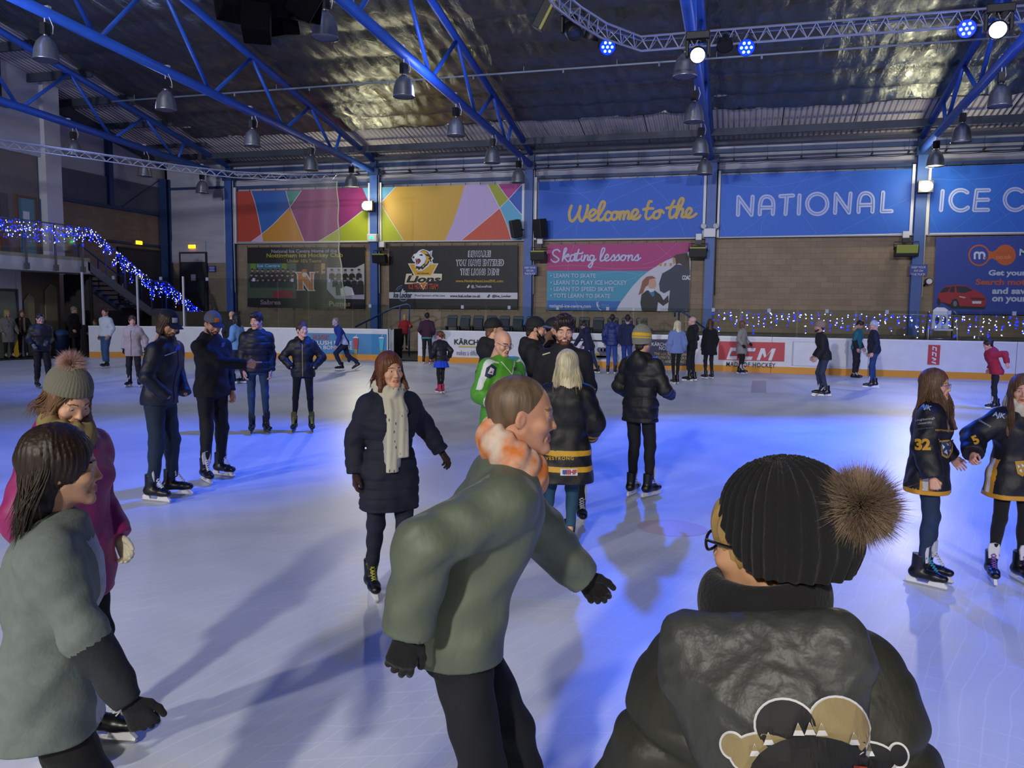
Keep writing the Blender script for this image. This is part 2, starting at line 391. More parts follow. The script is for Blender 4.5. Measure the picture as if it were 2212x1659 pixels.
# columns
NAMES = {-27.1: 'dark blue steel column in the back left corner of the hall', -23.45: 'blue steel column at the left end of the multicoloured banners',
         -15.95: 'blue steel column with the lit floodlight between the multicoloured banners', -8.8: 'blue steel column between lions poster and skating lessons poster',
         -1.3: 'blue steel column right of the skating lessons poster', 6.25: 'blue steel column with the lit floodlight left of the car advert'}
for X in COLX[:6]:
    t = thing('steel_column', NAMES[X], 'column', (X, 33.22, 0), group=None)
    b = MB(); w = .36 if X > -27 else .42
    b.box((0, -.12, 4.0), (w, .03, 8.0)); b.box((0, .12, 4.0), (w, .03, 8.0)); b.box((0, 0, 4.0), (.05, .22, 8.0)); b.build('shaft', M_steel_d if X < -27 else mat('column_blue', '#3f62a8', .5, noise=(3, .15)), t)
    b = MB(); b.box((0, 0, .03), (.6, .3, .06)); b.build('base_plate', M_steel_d, t)
    if X > -27:
        b = MB(); b.box((0, -.02, 7.95), (.5, .34, .3)); b.build('head_plate', M_steel_d, t)
        b = MB(); b.box((.27, .05, 6.2), (.1, .1, 2.6)); b.box((-.27, .05, 6.2), (.1, .1, 2.6)); b.build('banner_frame', M_white, t)
    if X > -24:
        b = MB(); b.tube([(.22, -.05, 7.9), (.22, -.05, 5.0), (.24, -.05, 2.6)], .018, 6); b.build('conduit', M_black if X == -1.3 else M_white, t)

# roof trusses
BN = [29.6, 26, 21.9, 17.3, 12]; TN = [31.9, 30.2, 27.8, 24.05, 19.6, 14.6]
TL = {-23.5: 'dim blue tubular roof truss at the far left end bay', -16.0: 'bright blue tubular roof truss second from the left', -8.75: 'blue tubular roof truss beside the glinting foil in the middle',
      -1.4: 'blue tubular roof truss running straight overhead right of centre', 6.2: 'blue tubular roof truss on the right beside the glinting foil'}
for X, lab in TL.items():
    t = thing('roof_truss', lab, 'roof truss', (X, 33.2, 8.0), group='roof trusses')
    W = lambda pts: [(0, y-33.2, z-8.0) for y, z in pts]
    b = MB(); b.tube(W([(33.1, zb(33.1)), (12, zb(12))]), .135, 14); b.build('bottom_chord', M_steel, t)
    b = MB(); b.tube(W([(33.25, zt(33.25)), (12, zt(12))]), .12, 12); b.build('top_chord', M_steel, t)
    for k, y in enumerate(BN):
        for y2 in (TN[k+1], TN[k+2] if k+2 < len(TN) else None):
            if y2 is None: continue
            b = MB(); b.tube(W([(y+(.12 if y2 > y else -.12), zb(y)+.05), (y2, zt(y2)-.03)]), .062, 8); b.build('brace', M_steel, t)
    b = MB(); b.box((0, 0.05, .25), (.3, .12, 1.0)); b.build('end_plate', M_steel_d, t)
    b = MB()
    for y in (31.3, 27.7, 23.9, 19.9, 15.8): b.box((0, y-33.2, zb(y)-8+.15), (.12, .1, .05)); b.box((.02, y-33.2+.15, zb(y)-8-.05), (.1, .06, .05))
    b.build('junction_boxes', M_white, t)
# sprinkler pipe crossing the bays
b = MB(); P0, P1 = on_y(470, 205, 25.5), on_y(2212, 75, 25.5)
P0.z = P1.z = (P0.z+P1.z)/2
b.tube([(-23, 25.5, P0.z), (14, 25.5, P0.z)], .03, 8)
for k in range(12): b.cyl((-22+3*k, 25.5, P0.z), (-22+3*k, 25.5, P0.z+.18), .012, 6); b.cyl((-20.7+3*k, 25.5, P0.z-.12), (-20.7+3*k, 25.5, P0.z), .03, 8)
tag(b.build('sprinkler_pipe', mat('pale_pipe', '#7d8797', .5)), 'thin pale sprinkler pipe crossing under the foil ceiling', 'pipe')

# ---------------------------------------------------------------- left end: end wall, upper floor, balcony, stairs
EX = -27.4
b = MB(); b.box((EX-.15, 30, 3.15), (.3, 7.4, 6.3)); struct(b.build('wall_left', M_block))
b = MB(); b.box((EX-.12, 30, 8.8), (.2, 7.4, 2.6)); struct(b.build('wall_left_upper', M_clad))
b = MB(); b.box((EX+.02, 30, 6.95), (.1, 7.4, 1.3)); struct(b.build('wall_left_band', M_dgrey))
b = MB(); b.box((EX+.1, 30, 6.3), (.16, 7.4, .14)); b.box((EX+.1, 29.95, 8.0), (.22, .26, 3.3)); b.box((EX+.1, 30, 4.78), (.05, 7.4, .1))
b.tube([(EX+.12, 30.6, 6.35), (EX+.12, 33.2, 8.0)], .02, 6); struct(b.build('trim_6', M_steel_d))
# upper-floor block with a white corner pier
UX = -26.3
b = MB()
b.box((UX-.2, 18, 9.95), (.4, 16.2, 4.7)); struct(b.build('wall_upper_block_head', M_clad))
b = MB(); b.box((UX-.3, 16, 5.6), (.3, 18.6, 4.1)); struct(b.build('wall_upper_block', M_greywall.copy() if False else mat('brown_grey_wall', '#7d7571', .85, noise=(.9, .12))))
b = MB(); b.box((UX-.15, 25.75, 7.7), (.7, .75, 9.2)); struct(b.build('trim_7', mat('white_pier', '#c6c6cc', .7)))
b = MB(); b.box((UX+.02, 22.4, 10.15), (.1, 2.6, 1.9)); b.box((UX+.1, 22.4, 9.15), (.2, 3.0, .1)); struct(b.build('window_1', mat('dark_window', '#333646', .2)))
def door(name, X, y0, y1, z0, z1, color, frame, handle=True, n=0, paper=True, axis='x'):
    t = thing(name, None, None, (0, 0, 0)); struct(t)
    def bx(ya, yb, za, zc, x, th):
        c = (x, (ya+yb)/2, (za+zc)/2); s = (th, yb-ya, zc-za)
        return (c, s) if axis == 'x' else ((c[1], c[0], c[2]), (s[1], s[0], s[2]))
    b = MB(); b.box(*bx(y0, y1, z0, z1, X+.03*(1 if axis == 'x' else -1), .06)); b.build('door_leaf', color, t)
    sg = 1 if axis == 'x' else -1
    b = MB()
    b.box(*bx(y0-.08, y0, z0, z1+.08, X+.05*sg, .1)); b.box(*bx(y1, y1+.08, z0, z1+.08, X+.05*sg, .1)); b.box(*bx(y0, y1, z1, z1+.08, X+.05*sg, .1)); b.build('door_frame', frame, t)
    if paper:
        b = MB(); ym = (y0+y1)/2; b.box(*bx(ym-.15, ym+.12, z0+1.45, z0+1.75, X+.065*sg, .01)); b.build('notice', M_white, t)
    if handle:
        b = MB(); b.box(*bx(y0+.1, y0+.14, z0+1.0, z0+1.2, X+.08*sg, .05)); b.build('door_handle', M_white, t)
    return t
M_teal = mat('teal_door_paint', '#5f8f96', .6); M_wood = mat('wood_frame', '#6a4a36', .6)
door('door_1', UX-.15, 22.2, 23.45, 3.7, 5.95, M_teal, M_wood)
door('door_2', UX-.15, 24.3, 25.05, 3.7, 5.95, M_teal, M_wood)
# balcony
b = MB(); b.box((-25.6, 15.4, 3.38), (2.8, 20, .5)); struct(b.build('floor_balcony', mat('balcony_white', '#c9c9c6', .6, noise=(1, .08))))
b = MB(); b.box((-24.26, 15.4, 3.66), (.14, 20, .12)); struct(b.build('trim_8', mat('balcony_kerb', '#9a9a7e', .5)))
M_glass = node_mat('clear_glass', lambda nt, p, N, L: None)
nt = M_glass.node_tree; nt.nodes.remove(nt.nodes['Principled BSDF'])
_t = nt.nodes.new('ShaderNodeBsdfTransparent'); _t.inputs[0].default_value = (.86, .9, .88, 1); _g = nt.nodes.new('ShaderNodeBsdfGlossy'); _g.inputs['Roughness'].default_value = .03
_x = nt.nodes.new('ShaderNodeMixShader'); _fr = nt.nodes.new('ShaderNodeFresnel'); _fr.inputs[0].default_value = 1.35
nt.links.new(_fr.outputs[0], _x.inputs[0]); nt.links.new(_t.outputs[0], _x.inputs[1]); nt.links.new(_g.outputs[0], _x.inputs[2]); nt.links.new(_x.outputs[0], nt.nodes['Material Output'].inputs[0])
M_chrome = mat('brushed_metal', '#a9adb5', .3, .9)
t = thing('balcony_balustrade', 'glass balcony balustrade with metal posts hung with blue and white lights', 'balustrade', (-24.15, 25.3, 3.6))
b = MB(); b.tube([(0, 0, 1.26), (0, -14, 1.26)], .025, 8); b.build('handrail', M_chrome, t)
for k in range(8):
    y = -.35-1.25*k
    b = MB(); b.box((0, y-.62, .72), (.012, 1.1, .95)); b.build('glass_panel', M_glass, t)
    b = MB(); b.box((.05, y, .4), (.05, .07, 1.7)); b.box((.06, y, -.33), (.09, .16, .22)); b.build('post', mat('grey_post', '#5c5f6c', .4, .5), t)
# ground floor under the balcony
LX = -25.6
b = MB(); b.box((LX-.15, 17.5, 1.58), (.3, 15.6, 3.16)); struct(b.build('wall_left_lower', mat('brown_wall', '#6f6252', .85, noise=(1, .1))))
b = MB(); b.box((LX+.05, 23.35, 1.58), (.14, .22, 3.16)); b.box((LX+.05, 22.4, 2.75), (.1, 2.0, .8)); struct(b.build('trim_9', mat('white_jamb', '#c4c4c8', .6)))
door('door_3', LX+.06, 22.1, 23.2, 0, 2.4, mat('grey_green_door', '#77806f', .6), mat('dark_frame', '#3a3840', .6), paper=False)
b = MB()
for (ya, yb, zc) in ((23.6, 24.05, 2.2), (24.55, 25.1, 2.6)): b.slab([(LX+.02, ya, 0), (LX+.02, yb, 0), (LX+.02, yb, zc-.05), (LX+.02, (ya+yb)/2, zc+.12), (LX+.02, ya, zc-.15)], (.04, 0, 0))
struct(b.build('trim_10', mat('khaki_panel', '#8f855f', .7)))
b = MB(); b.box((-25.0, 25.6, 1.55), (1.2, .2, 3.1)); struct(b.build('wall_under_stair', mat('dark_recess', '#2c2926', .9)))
# stairs from the balcony down along the end of the rink
t = thing('staircase', 'open staircase descending from the glass balcony to rink level', 'stairs', (-24.2, 25.3, 0))
S0, S1, S2, S3 = (0, 0, 3.55), (0, 3.4, 1.75), (0, 4.3, 1.75), (0, 7.0, .2)
M_strg = mat('stringer_grey', '#6d7180', .5)
for nm, dx in (('stringer', 0), ('stringer', -1.3)):
    b = MB(); b.slab([(dx, 0, 3.6), (dx, 3.4, 1.8), (dx, 4.3, 1.8), (dx, 7.0, .15), (dx, 6.7, 0), (dx, 4.2, 1.5), (dx, 3.3, 1.5), (dx, 0, 3.25)], (-.06, 0, 0)); b.build(nm, M_strg, t)
for k in range(10):
    b = MB(); b.box((-.68, .2+.34*k, 3.42-.18*k), (1.26, .3, .05)); b.build('tread', M_dgrey, t)
b = MB(); b.box((-.68, 3.85, 1.74), (1.26, .95, .06)); b.build('landing', M_dgrey, t)
for k in range(8):
    b = MB(); b.box((-.68, 4.5+.33*k, 1.55-.19*k), (1.26, .3, .05)); b.build('tread', M_dgrey, t)
for dx in (.0, -1.3):
    b = MB(); b.tube([(dx, 0, 4.85), (dx, 3.4, 2.98), (dx, 4.3, 2.98), (dx, 7.0, 1.4)], .028, 8); b.build('handrail', M_steel_d, t)
    for (y, za, zc) in ((.9, 3.1, 4.35), (1.9, 2.6, 3.8), (3.4, 1.75, 2.98), (4.3, 1.75, 2.98), (5.6, 1.0, 2.2), (6.9, .1, 1.45)):
        b = MB(); b.box((dx, y, (za+zc)/2), (.04, .05, zc-za)); b.build('baluster', M_steel_d, t)
# end wall doors with lit exit fittings
door('door_4', EX+.02, 30.4, 33.0, 1.7, 4.5, mat('dark_door', '#34373f', .6), mat('dark_door_frame', '#2a2c33', .6))
door('door_5', WY-.02, -26.4, -25.0, 1.7, 4.45, MATS['dark_door'], MATS['dark_door_frame'], axis='y')
b = MB(); b.box((-25.3, 31.6, .8), (4.2, 3.9, 1.75)); struct(b.build('floor_landing', M_conc))
M_exit = mat('lit_exit_yellow', '#e0a010', .5, emit='#ffb010', emit_s=5)
for loc, lab, rz in (((EX+.12, 31.6, 4.86), 'lit yellow exit fitting above the double doors on the end wall', pi/2), ((-25.7, WY-.12, 4.8), 'lit yellow exit fitting above the single door near the corner', 0)):
    t = thing('exit_light', lab, 'exit light', loc, rz, 'lit exit fittings')
    b = MB(); b.box((0, .02, 0), (.42, .08, .16)); b.build('housing', M_white, t)
    b = MB(); b.box((0, -.035, -.02), (.38, .03, .15)); b.build('lit_face', M_exit, t)
# ================================================================ FIXTURES
M_alu = mat('spun_aluminium', '#b4b6bd', .3, .85, noise=(9, .15))
M_alu_in = mat('lamp_inside_grey', '#6a6c7c', .6)
# high bay lamps hanging from the trusses
t0 = thing('high_bay_lamp', '', 'lamp')
b = MB(); b.lathe([(.06, .36), (.1, .33), (.2, .22), (.26, .05), (.285, -.18), (.295, -.2), (.29, -.2)], n=24); b.build('dome', M_alu, t0)
b = MB(); b.lathe([(.275, -.18), (.24, .02), (.1, .28), (0, .3)], n=20); b.lathe([(.272, -.175), (0, -.175)], n=20); b.build('lamp_glass', M_alu_in, t0)
b = MB(); b.box((0, 0, .52), (.15, .17, .26)); b.build('gear_box', M_black, t0)
b = MB(); b.cyl((0, 0, .33), (0, 0, .42), .05, 10); b.build('neck', M_alu, t0)
b = MB(); b.tube([(0, 0, .64), (0, 0, .82)], .015, 6); b.tube([(0, .1, .5), (.06, .16, .45), (.12, .12, .6), (.08, .05, .8)], .01, 5); b.build('hook_cable', M_white, t0)
TN_ = {-23.5: 'the far left dim truss', -16.0: 'the bright blue truss second from left', -8.75: 'the middle truss beside the glinting foil', -1.4: 'the overhead truss right of centre', 6.2: 'the truss at the right'}
ORD = ['nearest the back wall', 'second from the back wall', 'third from the back wall', 'fourth from the back wall', 'fifth from the back wall']
first = True
for X, ys in ((-23.5, (31.3, 27.7, 24.1)), (-16.0, (31.1, 27.8, 24.0, 19.8, 15.7)), (-8.75, (31.3, 27.8, 24.0, 20.0, 15.85)), (-1.4, (30.9, 27.7, 23.8, 19.9)), (6.2, (30.85, 27.5, 23.8))):
    for k, y in enumerate(ys):
        o = t0 if first else copy_tree(t0); first = False
        o.location = (X-(.1 if X == -1.4 else 0), y, zb(y)-.9); o.rotation_euler.z = RND.uniform(-.5, .5)
        o['label'] = 'silver dome lamp under %s, %s' % (TN_[X], ORD[k]); o['group'] = 'high bay lamps'

# floodlights on the columns (lit)
M_flood = mat('lit_flood_glass', '#ffffff', .3, emit='#fff3c8', emit_s=60)
for X, z, lab in ((-16.05, 6.42, 'lit floodlight on the column between the multicoloured banners'), (6.3, 6.6, 'lit floodlight on the column left of the ICE banner')):
    t = thing('floodlight', lab, 'floodlight', (X, 32.65, z), group='lit floodlights')
    b = MB(); b.box((0, .1, 0), (.5, .2, .42)); b.build('housing', M_black, t)
    b = MB(); b.ball((0, -.02, 0), (.23, .1, .19), 14); b.build('lens', M_flood, t)
    b = MB(); b.box((0, .3, .05), (.08, .22, .08)); b.build('bracket', M_black, t)
    add_light('SPOT', 'flood_beam', (X, 32.5, z), (X*.5, 23, 0), (1, .93, .78), FLOOD_W, .25, 110, .8)
    add_light('POINT', 'flood_spill', (X, 32.2, z+.1), (X, 20, 9), (1, .93, .62), FLOOD_SPILL, .2)

# silver lattice lighting truss with fixtures
M_rig = mat('rig_aluminium', '#b9bdd0', .35, .6)
RY, RZ, RH = 18.0, 7.72, .28
RIG = [(30, RY, RZ), (-2.3, RY, RZ), (-3.0, 16.95, RZ), (-3.35, 15.9, RZ), (-3.55, 15.0, RZ), (-3.6, 12, RZ)]
def lattice(path, name, label, h=.26, w=.26, r=.026, step=.32, parts='chord'):
    t = thing(name, label, 'lighting truss', path[0])
    P = [Vector(p) for p in path]
    for (dx, dz) in ((-.5, .5), (.5, .5), (0, -.5)):
        pts = []
        for i, p in enumerate(P):
            d = (P[min(i+1, len(P)-1)]-P[max(i-1, 0)]).normalized(); s = Vector((-d.y, d.x, 0))
            pts.append(p+s*dx*w+Vector((0, 0, dz*h)))
        b = MB(); b.tube(pts, r, 8); b.build('chord', M_rig, t, world=True)
    b = MB()
    for a, c in zip(P, P[1:]):
        L = (c-a).length; n = max(2, int(L/step)); d = (c-a).normalized(); s = Vector((-d.y, d.x, 0))
        for k in range(n):
            u0, u1, u2 = a+d*L*k/n, a+d*L*(k+.5)/n, a+d*L*(k+1)/n
            for sx in (-.5, .5):
                top0, top2 = u0+s*sx*w+Vector((0, 0, h/2)), u2+s*sx*w+Vector((0, 0, h/2)); bot = u1-Vector((0, 0, h/2))
                b.tube([top0, bot], r*.42, 5, caps=False); b.tube([bot, top2], r*.42, 5, caps=False)
    b.build('lattice', M_rig, t, world=True)
    return t
lattice(RIG, 'lighting_truss', 'silver lattice lighting truss curving across the top right with lamps')
NETP = [(-25.5, 12.5, 6.8), (-23.4, 16.6, 6.8), (-21.88, 19.62, 6.8), (-20.95, 21.4, 6.8), (-20.04, 23.35, 6.8), (-19.3, 24.85, 6.8), (-18.3, 26.2, 6.8), (-16.8, 27.1, 6.8), (-14.75, 27.55, 6.8)]
lattice(NETP, 'net_rail_truss', 'thin silver lattice rail curving at the left that carries the safety net', h=.2, w=.2, r=.022, step=.36)
# safety net hanging from the rail
def _net(nt, p, N, L):
    nt.nodes.remove(p); tc = N('TexCoord'); w = N('TexWave'); w.bands_direction = 'Z'; w.inputs['Scale'].default_value = 9; w.inputs['Distortion'].default_value = 1.5
    L(tc.outputs['Object'], w.inputs['Vector'])
    tr = N('BsdfTransparent'); df = N('BsdfPrincipled'); df.inputs['Base Color'].default_value = lin('#c9c4a4')+(1,); df.inputs['Roughness'].default_value = .45
    mx = N('MixShader'); mr = N('MapRange'); mr.inputs[3].default_value = .10; mr.inputs[4].default_value = .45
    sx = N('SeparateXYZ'); L(tc.outputs['Object'], sx.inputs[0]); gx = N('MapRange'); gx.inputs[1].default_value = -2.6; gx.inputs[2].default_value = .1; gx.inputs[3].default_value = .04; gx.inputs[4].default_value = 1
    L(sx.outputs[0], gx.inputs[0]); gm = N('Math'); gm.operation = 'MULTIPLY'; L(w.outputs[1], mr.inputs[0]); L(mr.outputs[0], gm.inputs[0]); L(gx.outputs[0], gm.inputs[1]); L(gm.outputs[0], mx.inputs[0]); L(tr.outputs[0], mx.inputs[1]); L(df.outputs[0], mx.inputs[2]); L(mx.outputs[0], nt.nodes['Material Output'].inputs[0])
M_net = node_mat('fine_netting', _net)
t = thing('safety_net', 'pale translucent safety net hanging before the left multicoloured banner', 'net', (-14.8, 27.6, 6.7))
b = MB(); vs = []; nx, nz = 40, 30
for j in range(nz+1):
    for i in range(nx+1):
        u, v = i/nx, j/nz
        vs.append((-3.9*(1-u)+(.55*max(0, v-.55)**1.0)*u-.08*sin(v*26)*.3*u, .12*sin(u*19+v*2)*(.3+u)-.6*(1-u)**2, -4.8*v*(1-.0*u)))
b.add(vs, [(j*(nx+1)+i, j*(nx+1)+i+1, (j+1)*(nx+1)+i+1, (j+1)*(nx+1)+i) for j in range(nz) for i in range(nx)], 0, True); b.build('mesh_sheet', M_net, t)
b = MB(); b.tube([vs[j*(nx+1)+nx] for j in range(nz+1)], .022, 6); b.build('edge_rope', mat('pale_rope', '#d8d2a8', .6), t)

M_led = mat('lit_blue_led', '#1030ff', .3, emit='#0010ff', emit_s=8)
M_ledw = mat('lit_blue_led_core', '#9fc4ff', .3, emit='#5a8cff', emit_s=9)
M_mhw = mat('lit_beam_lens', '#ffffff', .2, emit='#e8ecff', emit_s=6)
K = 18.0/11.7
def rigpos(px, py): return on_y(px, py, RY)
def par_can(px, py, lab, lit, aim, top=None):
    p = rigpos(px, py); t = thing('par_can', lab, 'stage light', p, group='par cans on the silver truss')
    v = Vector(aim)-p; q = v.to_track_quat('-Z', 'Y').to_matrix()
    b = MB(); b.lathe([(.09, .2), (.15, .12), (.17, -.02), (.175, -.06)], n=18, axis=q); b.ball(q@Vector((0, 0, .16)), .1, 10); b.build('can', M_black, t)
    b = MB(); b.lathe([(.165, -.05), (.0, -.045)], n=18, axis=q, m=0 if lit else 1)
    if lit:
        for k in range(7): a = k*pi/3; r_ = .1 if k else 0; b.ball(q@Vector((r_*cos(a), r_*sin(a), -.05)), .032, 8, m=1)
    b.build('led_face' if lit else 'lens', [M_led if lit else M_black, M_ledw if lit else M_black], t)
    top = RZ-RH/2-p.z
    b = MB(); b.tube([(-.2, 0, 0), (-.2, 0, .22), (0, 0, .3), (.2, 0, .22), (.2, 0, 0)], .014, 6); b.cyl((0, 0, .3), (0, 0, max(top, .32)), .016, 6); b.build('yoke', M_black, t)
def moving_head(px, py, lab, lit, aim, s=1.0):
    p = rigpos(px, py); t = thing('moving_head', lab, 'stage light', p, group='moving head lights on the silver truss')
    top = RZ-RH/2-p.z
    v = Vector(aim)-p; q = v.to_track_quat('-Z', 'Y').to_matrix()
    b = MB(); b.box((0, 0, .36), (.5, .36, .16)); b.box((0, 0, (top+.4)/2), (.12, .12, max(.05, top-.4))); b.build('base', M_black, t, bevel=.02)
    for s in (-1, 1): b = MB(); b.box((s*.22, 0, .14), (.07, .16, .36)); b.build('yoke_arm', M_black, t, bevel=.02)
    b = MB(); b.lathe([(0, .3), (.12, .28), (.17, .15), (.18, -.15), (.155, -.24), (.15, -.24)], n=18, axis=q); b.build('head', M_black, t)
    b = MB(); b.lathe([(.15, -.235), (.12, -.25), (0, -.255)], n=18, axis=q); b.build('lens', M_mhw if lit else mat('dark_lens', '#22242c', .1), t)
par_can(1312, 101, 'blue lit par can under the curved part of the silver truss', True, CAM+Vector((1, 2, -2)))
par_can(1278, 80, 'unlit par can beside the moving head on the curved part of the truss', False, (-6, 20, 0))
par_can(1566, 97, 'unlit black par can between the lit moving head and the lit blue can', False, (-1, 14, 0))
par_can(1612, 102, 'blue lit par can on the straight part of the silver truss', True, CAM+Vector((1, 3, -2)))
par_can(2088, 62, 'bright blue lit par can at the right beside the moving head', True, CAM+Vector((1, 1, 0)))
moving_head(1236, 66, 'unlit black moving head on the curved part of the silver truss', False, (2, 8, 0))
moving_head(1507, 118, 'lit moving head before the overhead blue truss', True, CAM+Vector((0, 1, -.8)))
moving_head(2155, 64, 'lit moving head at the right end of the silver truss', True, CAM+Vector((.5, 0, -.4)))
p = rigpos(1182, 22); t = thing('light_bar', 'dark tilted light bar with a yellow edge at the left of the silver truss', 'stage light', p)
R = Matrix.Rotation(.5, 3, 'Y'); b = MB(); b.box((0, 0, 0), (.26, .26, .9), R); b.build('housing', M_black, t, bevel=.02)
b = MB(); b.box(R@Vector((.1, -.14, 0)), (.06, .02, .9), R); b.build('edge_strip', mat('yellow_strip', '#8f8a3a', .5), t)
b = MB(); b.tube([R@Vector((0, 0, .3)), (.1, 0, .9)], .02, 6); b.build('bracket', M_black, t)

# hanging loudspeaker cluster
M_cluster = mat('matt_black_cabinet', '#050508', .95, spec=.1)
t = thing('speaker_cluster', 'black loudspeaker cluster hanging under the roof at the top left of centre', 'speakers', (-8.75, 13.6, 7.75))
b = MB(); b.lathe([(0, .05), (.85, .05), (.9, 0), (.7, -.2), (.3, -.27), (0, -.27)], n=24); b.build('ring_frame', M_cluster, t)
for k, (dx, dy, dz, a, e) in enumerate(((-.05, -.2, -.5, .5, .25), (.85, .1, -.05, -.9, .5), (-.8, .1, .05, .9, .35), (-.2, .8, -.1, 3.0, .3), (.5, .6, .05, -2.2, .3))):
    R = Matrix.Rotation(a, 3, 'Z') @ Matrix.Rotation(-e, 3, 'X')
    b = MB(); b.box((dx, dy, dz), (.5, .5, .72), R); c = b.build('loudspeaker', M_cluster, t, bevel=.02)
b = MB()
for a in (0, 2.1, 4.2): b.tube([(.8*cos(a), .8*sin(a), 0), (.5*cos(a), .5*sin(a), 2.6)], .02, 6)
b.build('suspension_rods', M_cluster, t)

# loudspeakers on the middle column, dark floods, emergency lights, signs, camera
def wall_speaker(px, py, w, h, tilt, yaw, lab):
    p = on_y(px, py, 32.7); t = thing('wall_speaker', lab, 'speaker', p, group='loudspeakers on the middle column')
    R = Matrix.Rotation(yaw, 3, 'Z') @ Matrix.Rotation(tilt, 3, 'Y') @ Matrix.Rotation(.15, 3, 'X')
    b = MB(); b.slab([R@Vector(v) for v in ((-w/2, -.22, -h/2), (w/2, -.22, -h/2), (w/2, -.22, h/2), (-w/2, -.22, h/2))], R@Vector((0, .42, 0))); b.build('cabinet', M_black, t, bevel=.03)
    b = MB(); b.box(R@Vector((0, -.225, 0)), (w*.86, .02, h*.9), R); b.build('grille', mat('speaker_grille', '#1a1a1e', .8), t)
    b = MB(); b.tube([(0, .2, 0), (0, .45, 0), ((-8.8-p.x)*.8, .5, 0)], .03, 6); b.build('wall_bracket', M_black, t)
wall_speaker(1114, 494, .42, .72, -.22, .5, 'black loudspeaker tilted left of the middle column over the banner')
wall_speaker(1167, 493, .44, .76, .03, -.5, 'black loudspeaker right of the middle column beside the Welcome banner')
M_lime = mat('lime_reflector', '#a3ad3c', .5)
def dark_flood(px, py, w, lit, lab, xcol):
    p = on_y(px, py, 32.78); t = thing('box_floodlight', lab, 'floodlight', p, group='box floodlights below the banners')
    b = MB(); b.slab([(-w/2, -.2, -.25), (w/2, -.2, -.25), (w/2, -.28, .12), (-w/2, -.28, .12)], (0, .35, 0)); b.build('housing', M_black, t, bevel=.02)
    b = MB(); b.box((0, -.27, .02 if lit else .12), (w*.9, .02, .3 if lit else .05), Matrix.Rotation(.2, 3, 'X')); b.build('reflector', M_lime, t)
    b = MB(); b.tube([(-w/2-.02, -.05, 0), (-w/2-.02, .0, .3), (w/2+.02, 0, .3), (w/2+.02, -.05, 0)], .018, 6); b.box((0, .05, .36), (.26, .18, .16)); b.build('bracket', M_black, t)
    b = MB(); b.box((0, .2, .58), (.22, .16, .24)); b.build('junction_box', M_white, t)
dark_flood(822, 556, .62, False, 'black box floodlight left of the lions poster', -15.95)
dark_flood(1164, 550, .62, False, 'black box floodlight left of the skating lessons poster', -8.8)
dark_flood(1508, 543, .68, False, 'black box floodlight right of the skating lessons poster', -1.3)
dark_flood(1957, 540, .8, True, 'black box floodlight with lime green front left of the right column', 6.25)
for px, py, lab, kind in ((805, 514, 'white emergency light with green lamp on the column between the multicoloured banners', 0), (1533, 503, 'white twin spot emergency light on the column left of the NATIONAL banner', 1)):
    p = on_y(px, py, 32.96); t = thing('emergency_light', lab, 'emergency light', p)
    b = MB(); b.box((0, 0, 0), (.46, .2, .34)); b.build('housing', M_white, t, bevel=.02)
    if kind:
        for s in (-1, 1): b = MB(); b.cyl((s*.24, -.1, .26), (s*.24, .1, .22), .11, 12); b.build('spot_lamp', M_chrome, t)
    else:
        b = MB(); b.box((0, -.11, 0), (.14, .02, .1)); b.build('green_lamp', mat('lit_green', '#20e080', .4, emit='#20ff80', emit_s=4), t)
def on_wall(px, py, off=.3): return on_y(px, py, WY-off)
M_navy = mat('sign_blue', '#27439a', .5); M_txtw = mat('white_print', '#d4d6de', .6)
for px, py, lab in ((1145, 583, 'small blue KEEP YOUR EYE ON THE PUCK sign on the middle column'), (1984, 583, 'small blue KEEP YOUR EYE ON THE PUCK sign on the right column')):
    p = on_y(px, py, 33.065); t = thing('warning_sign', lab, 'sign', p, group='puck warning signs')
    b = MB(); b.box((0, 0, 0), (.6, .03, .4)); b.build('plate', M_navy, t)
    b = MB()
    for k, s in enumerate(('KEEP YOUR', 'EYE ON', 'THE PUCK')): text_fit(b, s, -.24 if k != 1 else -.15, .24 if k != 1 else .15, .09-.13*k-.035, .09-.13*k+.045, lambda x, y: (x, -.02, y), bold=.01)
    b.build('lettering', M_txtw, t)
p = on_y(2006, 608, 33.0); t = thing('wall_camera', 'small round white security light right of the right column', 'camera', p)
b = MB(); b.cyl((0, -.1, 0), (0, .1, 0), .13, 14); b.build('housing', M_black, t)
b = MB(); b.cyl((0, -.12, 0), (0, -.1, 0), .1, 14); b.build('lens', M_white, t); b = MB(); b.tube([(0, .1, 0), (-.1, .3, -.15)], .03, 6); b.build('arm', M_black, t)
p = on_y(458, 581, WY-.06); t = thing('wall_sign', 'small blue notice on the wall right of the single door', 'sign', p)
b = MB(); b.box((0, 0, 0), (.42, .02, .3)); b.build('plate', M_navy, t)
b = MB()
for k in range(3): b.box((0, -.015, .08-.08*k), (.3-.06*(k % 2), .01, .03))
b.build('print', M_txtw, t)
# fire extinguisher
p = on_y(386, 638, 33.0); p.z = 1.72
t = thing('fire_extinguisher', 'red fire extinguisher by the corner column beside the single door', 'fire extinguisher', p)
b = MB(); b.lathe([(0, 0), (.09, 0), (.095, .05), (.095, .5), (.05, .58), (.03, .6)], n=14); b.build('cylinder', mat('extinguisher_red', '#8c1420', .35), t)
b = MB(); b.box((0, 0, .63), (.05, .14, .06)); b.tube([(0, -.05, .62), (.1, -.08, .5), (.1, -.08, .2)], .015, 6); b.build('valve_hose', M_black, t)

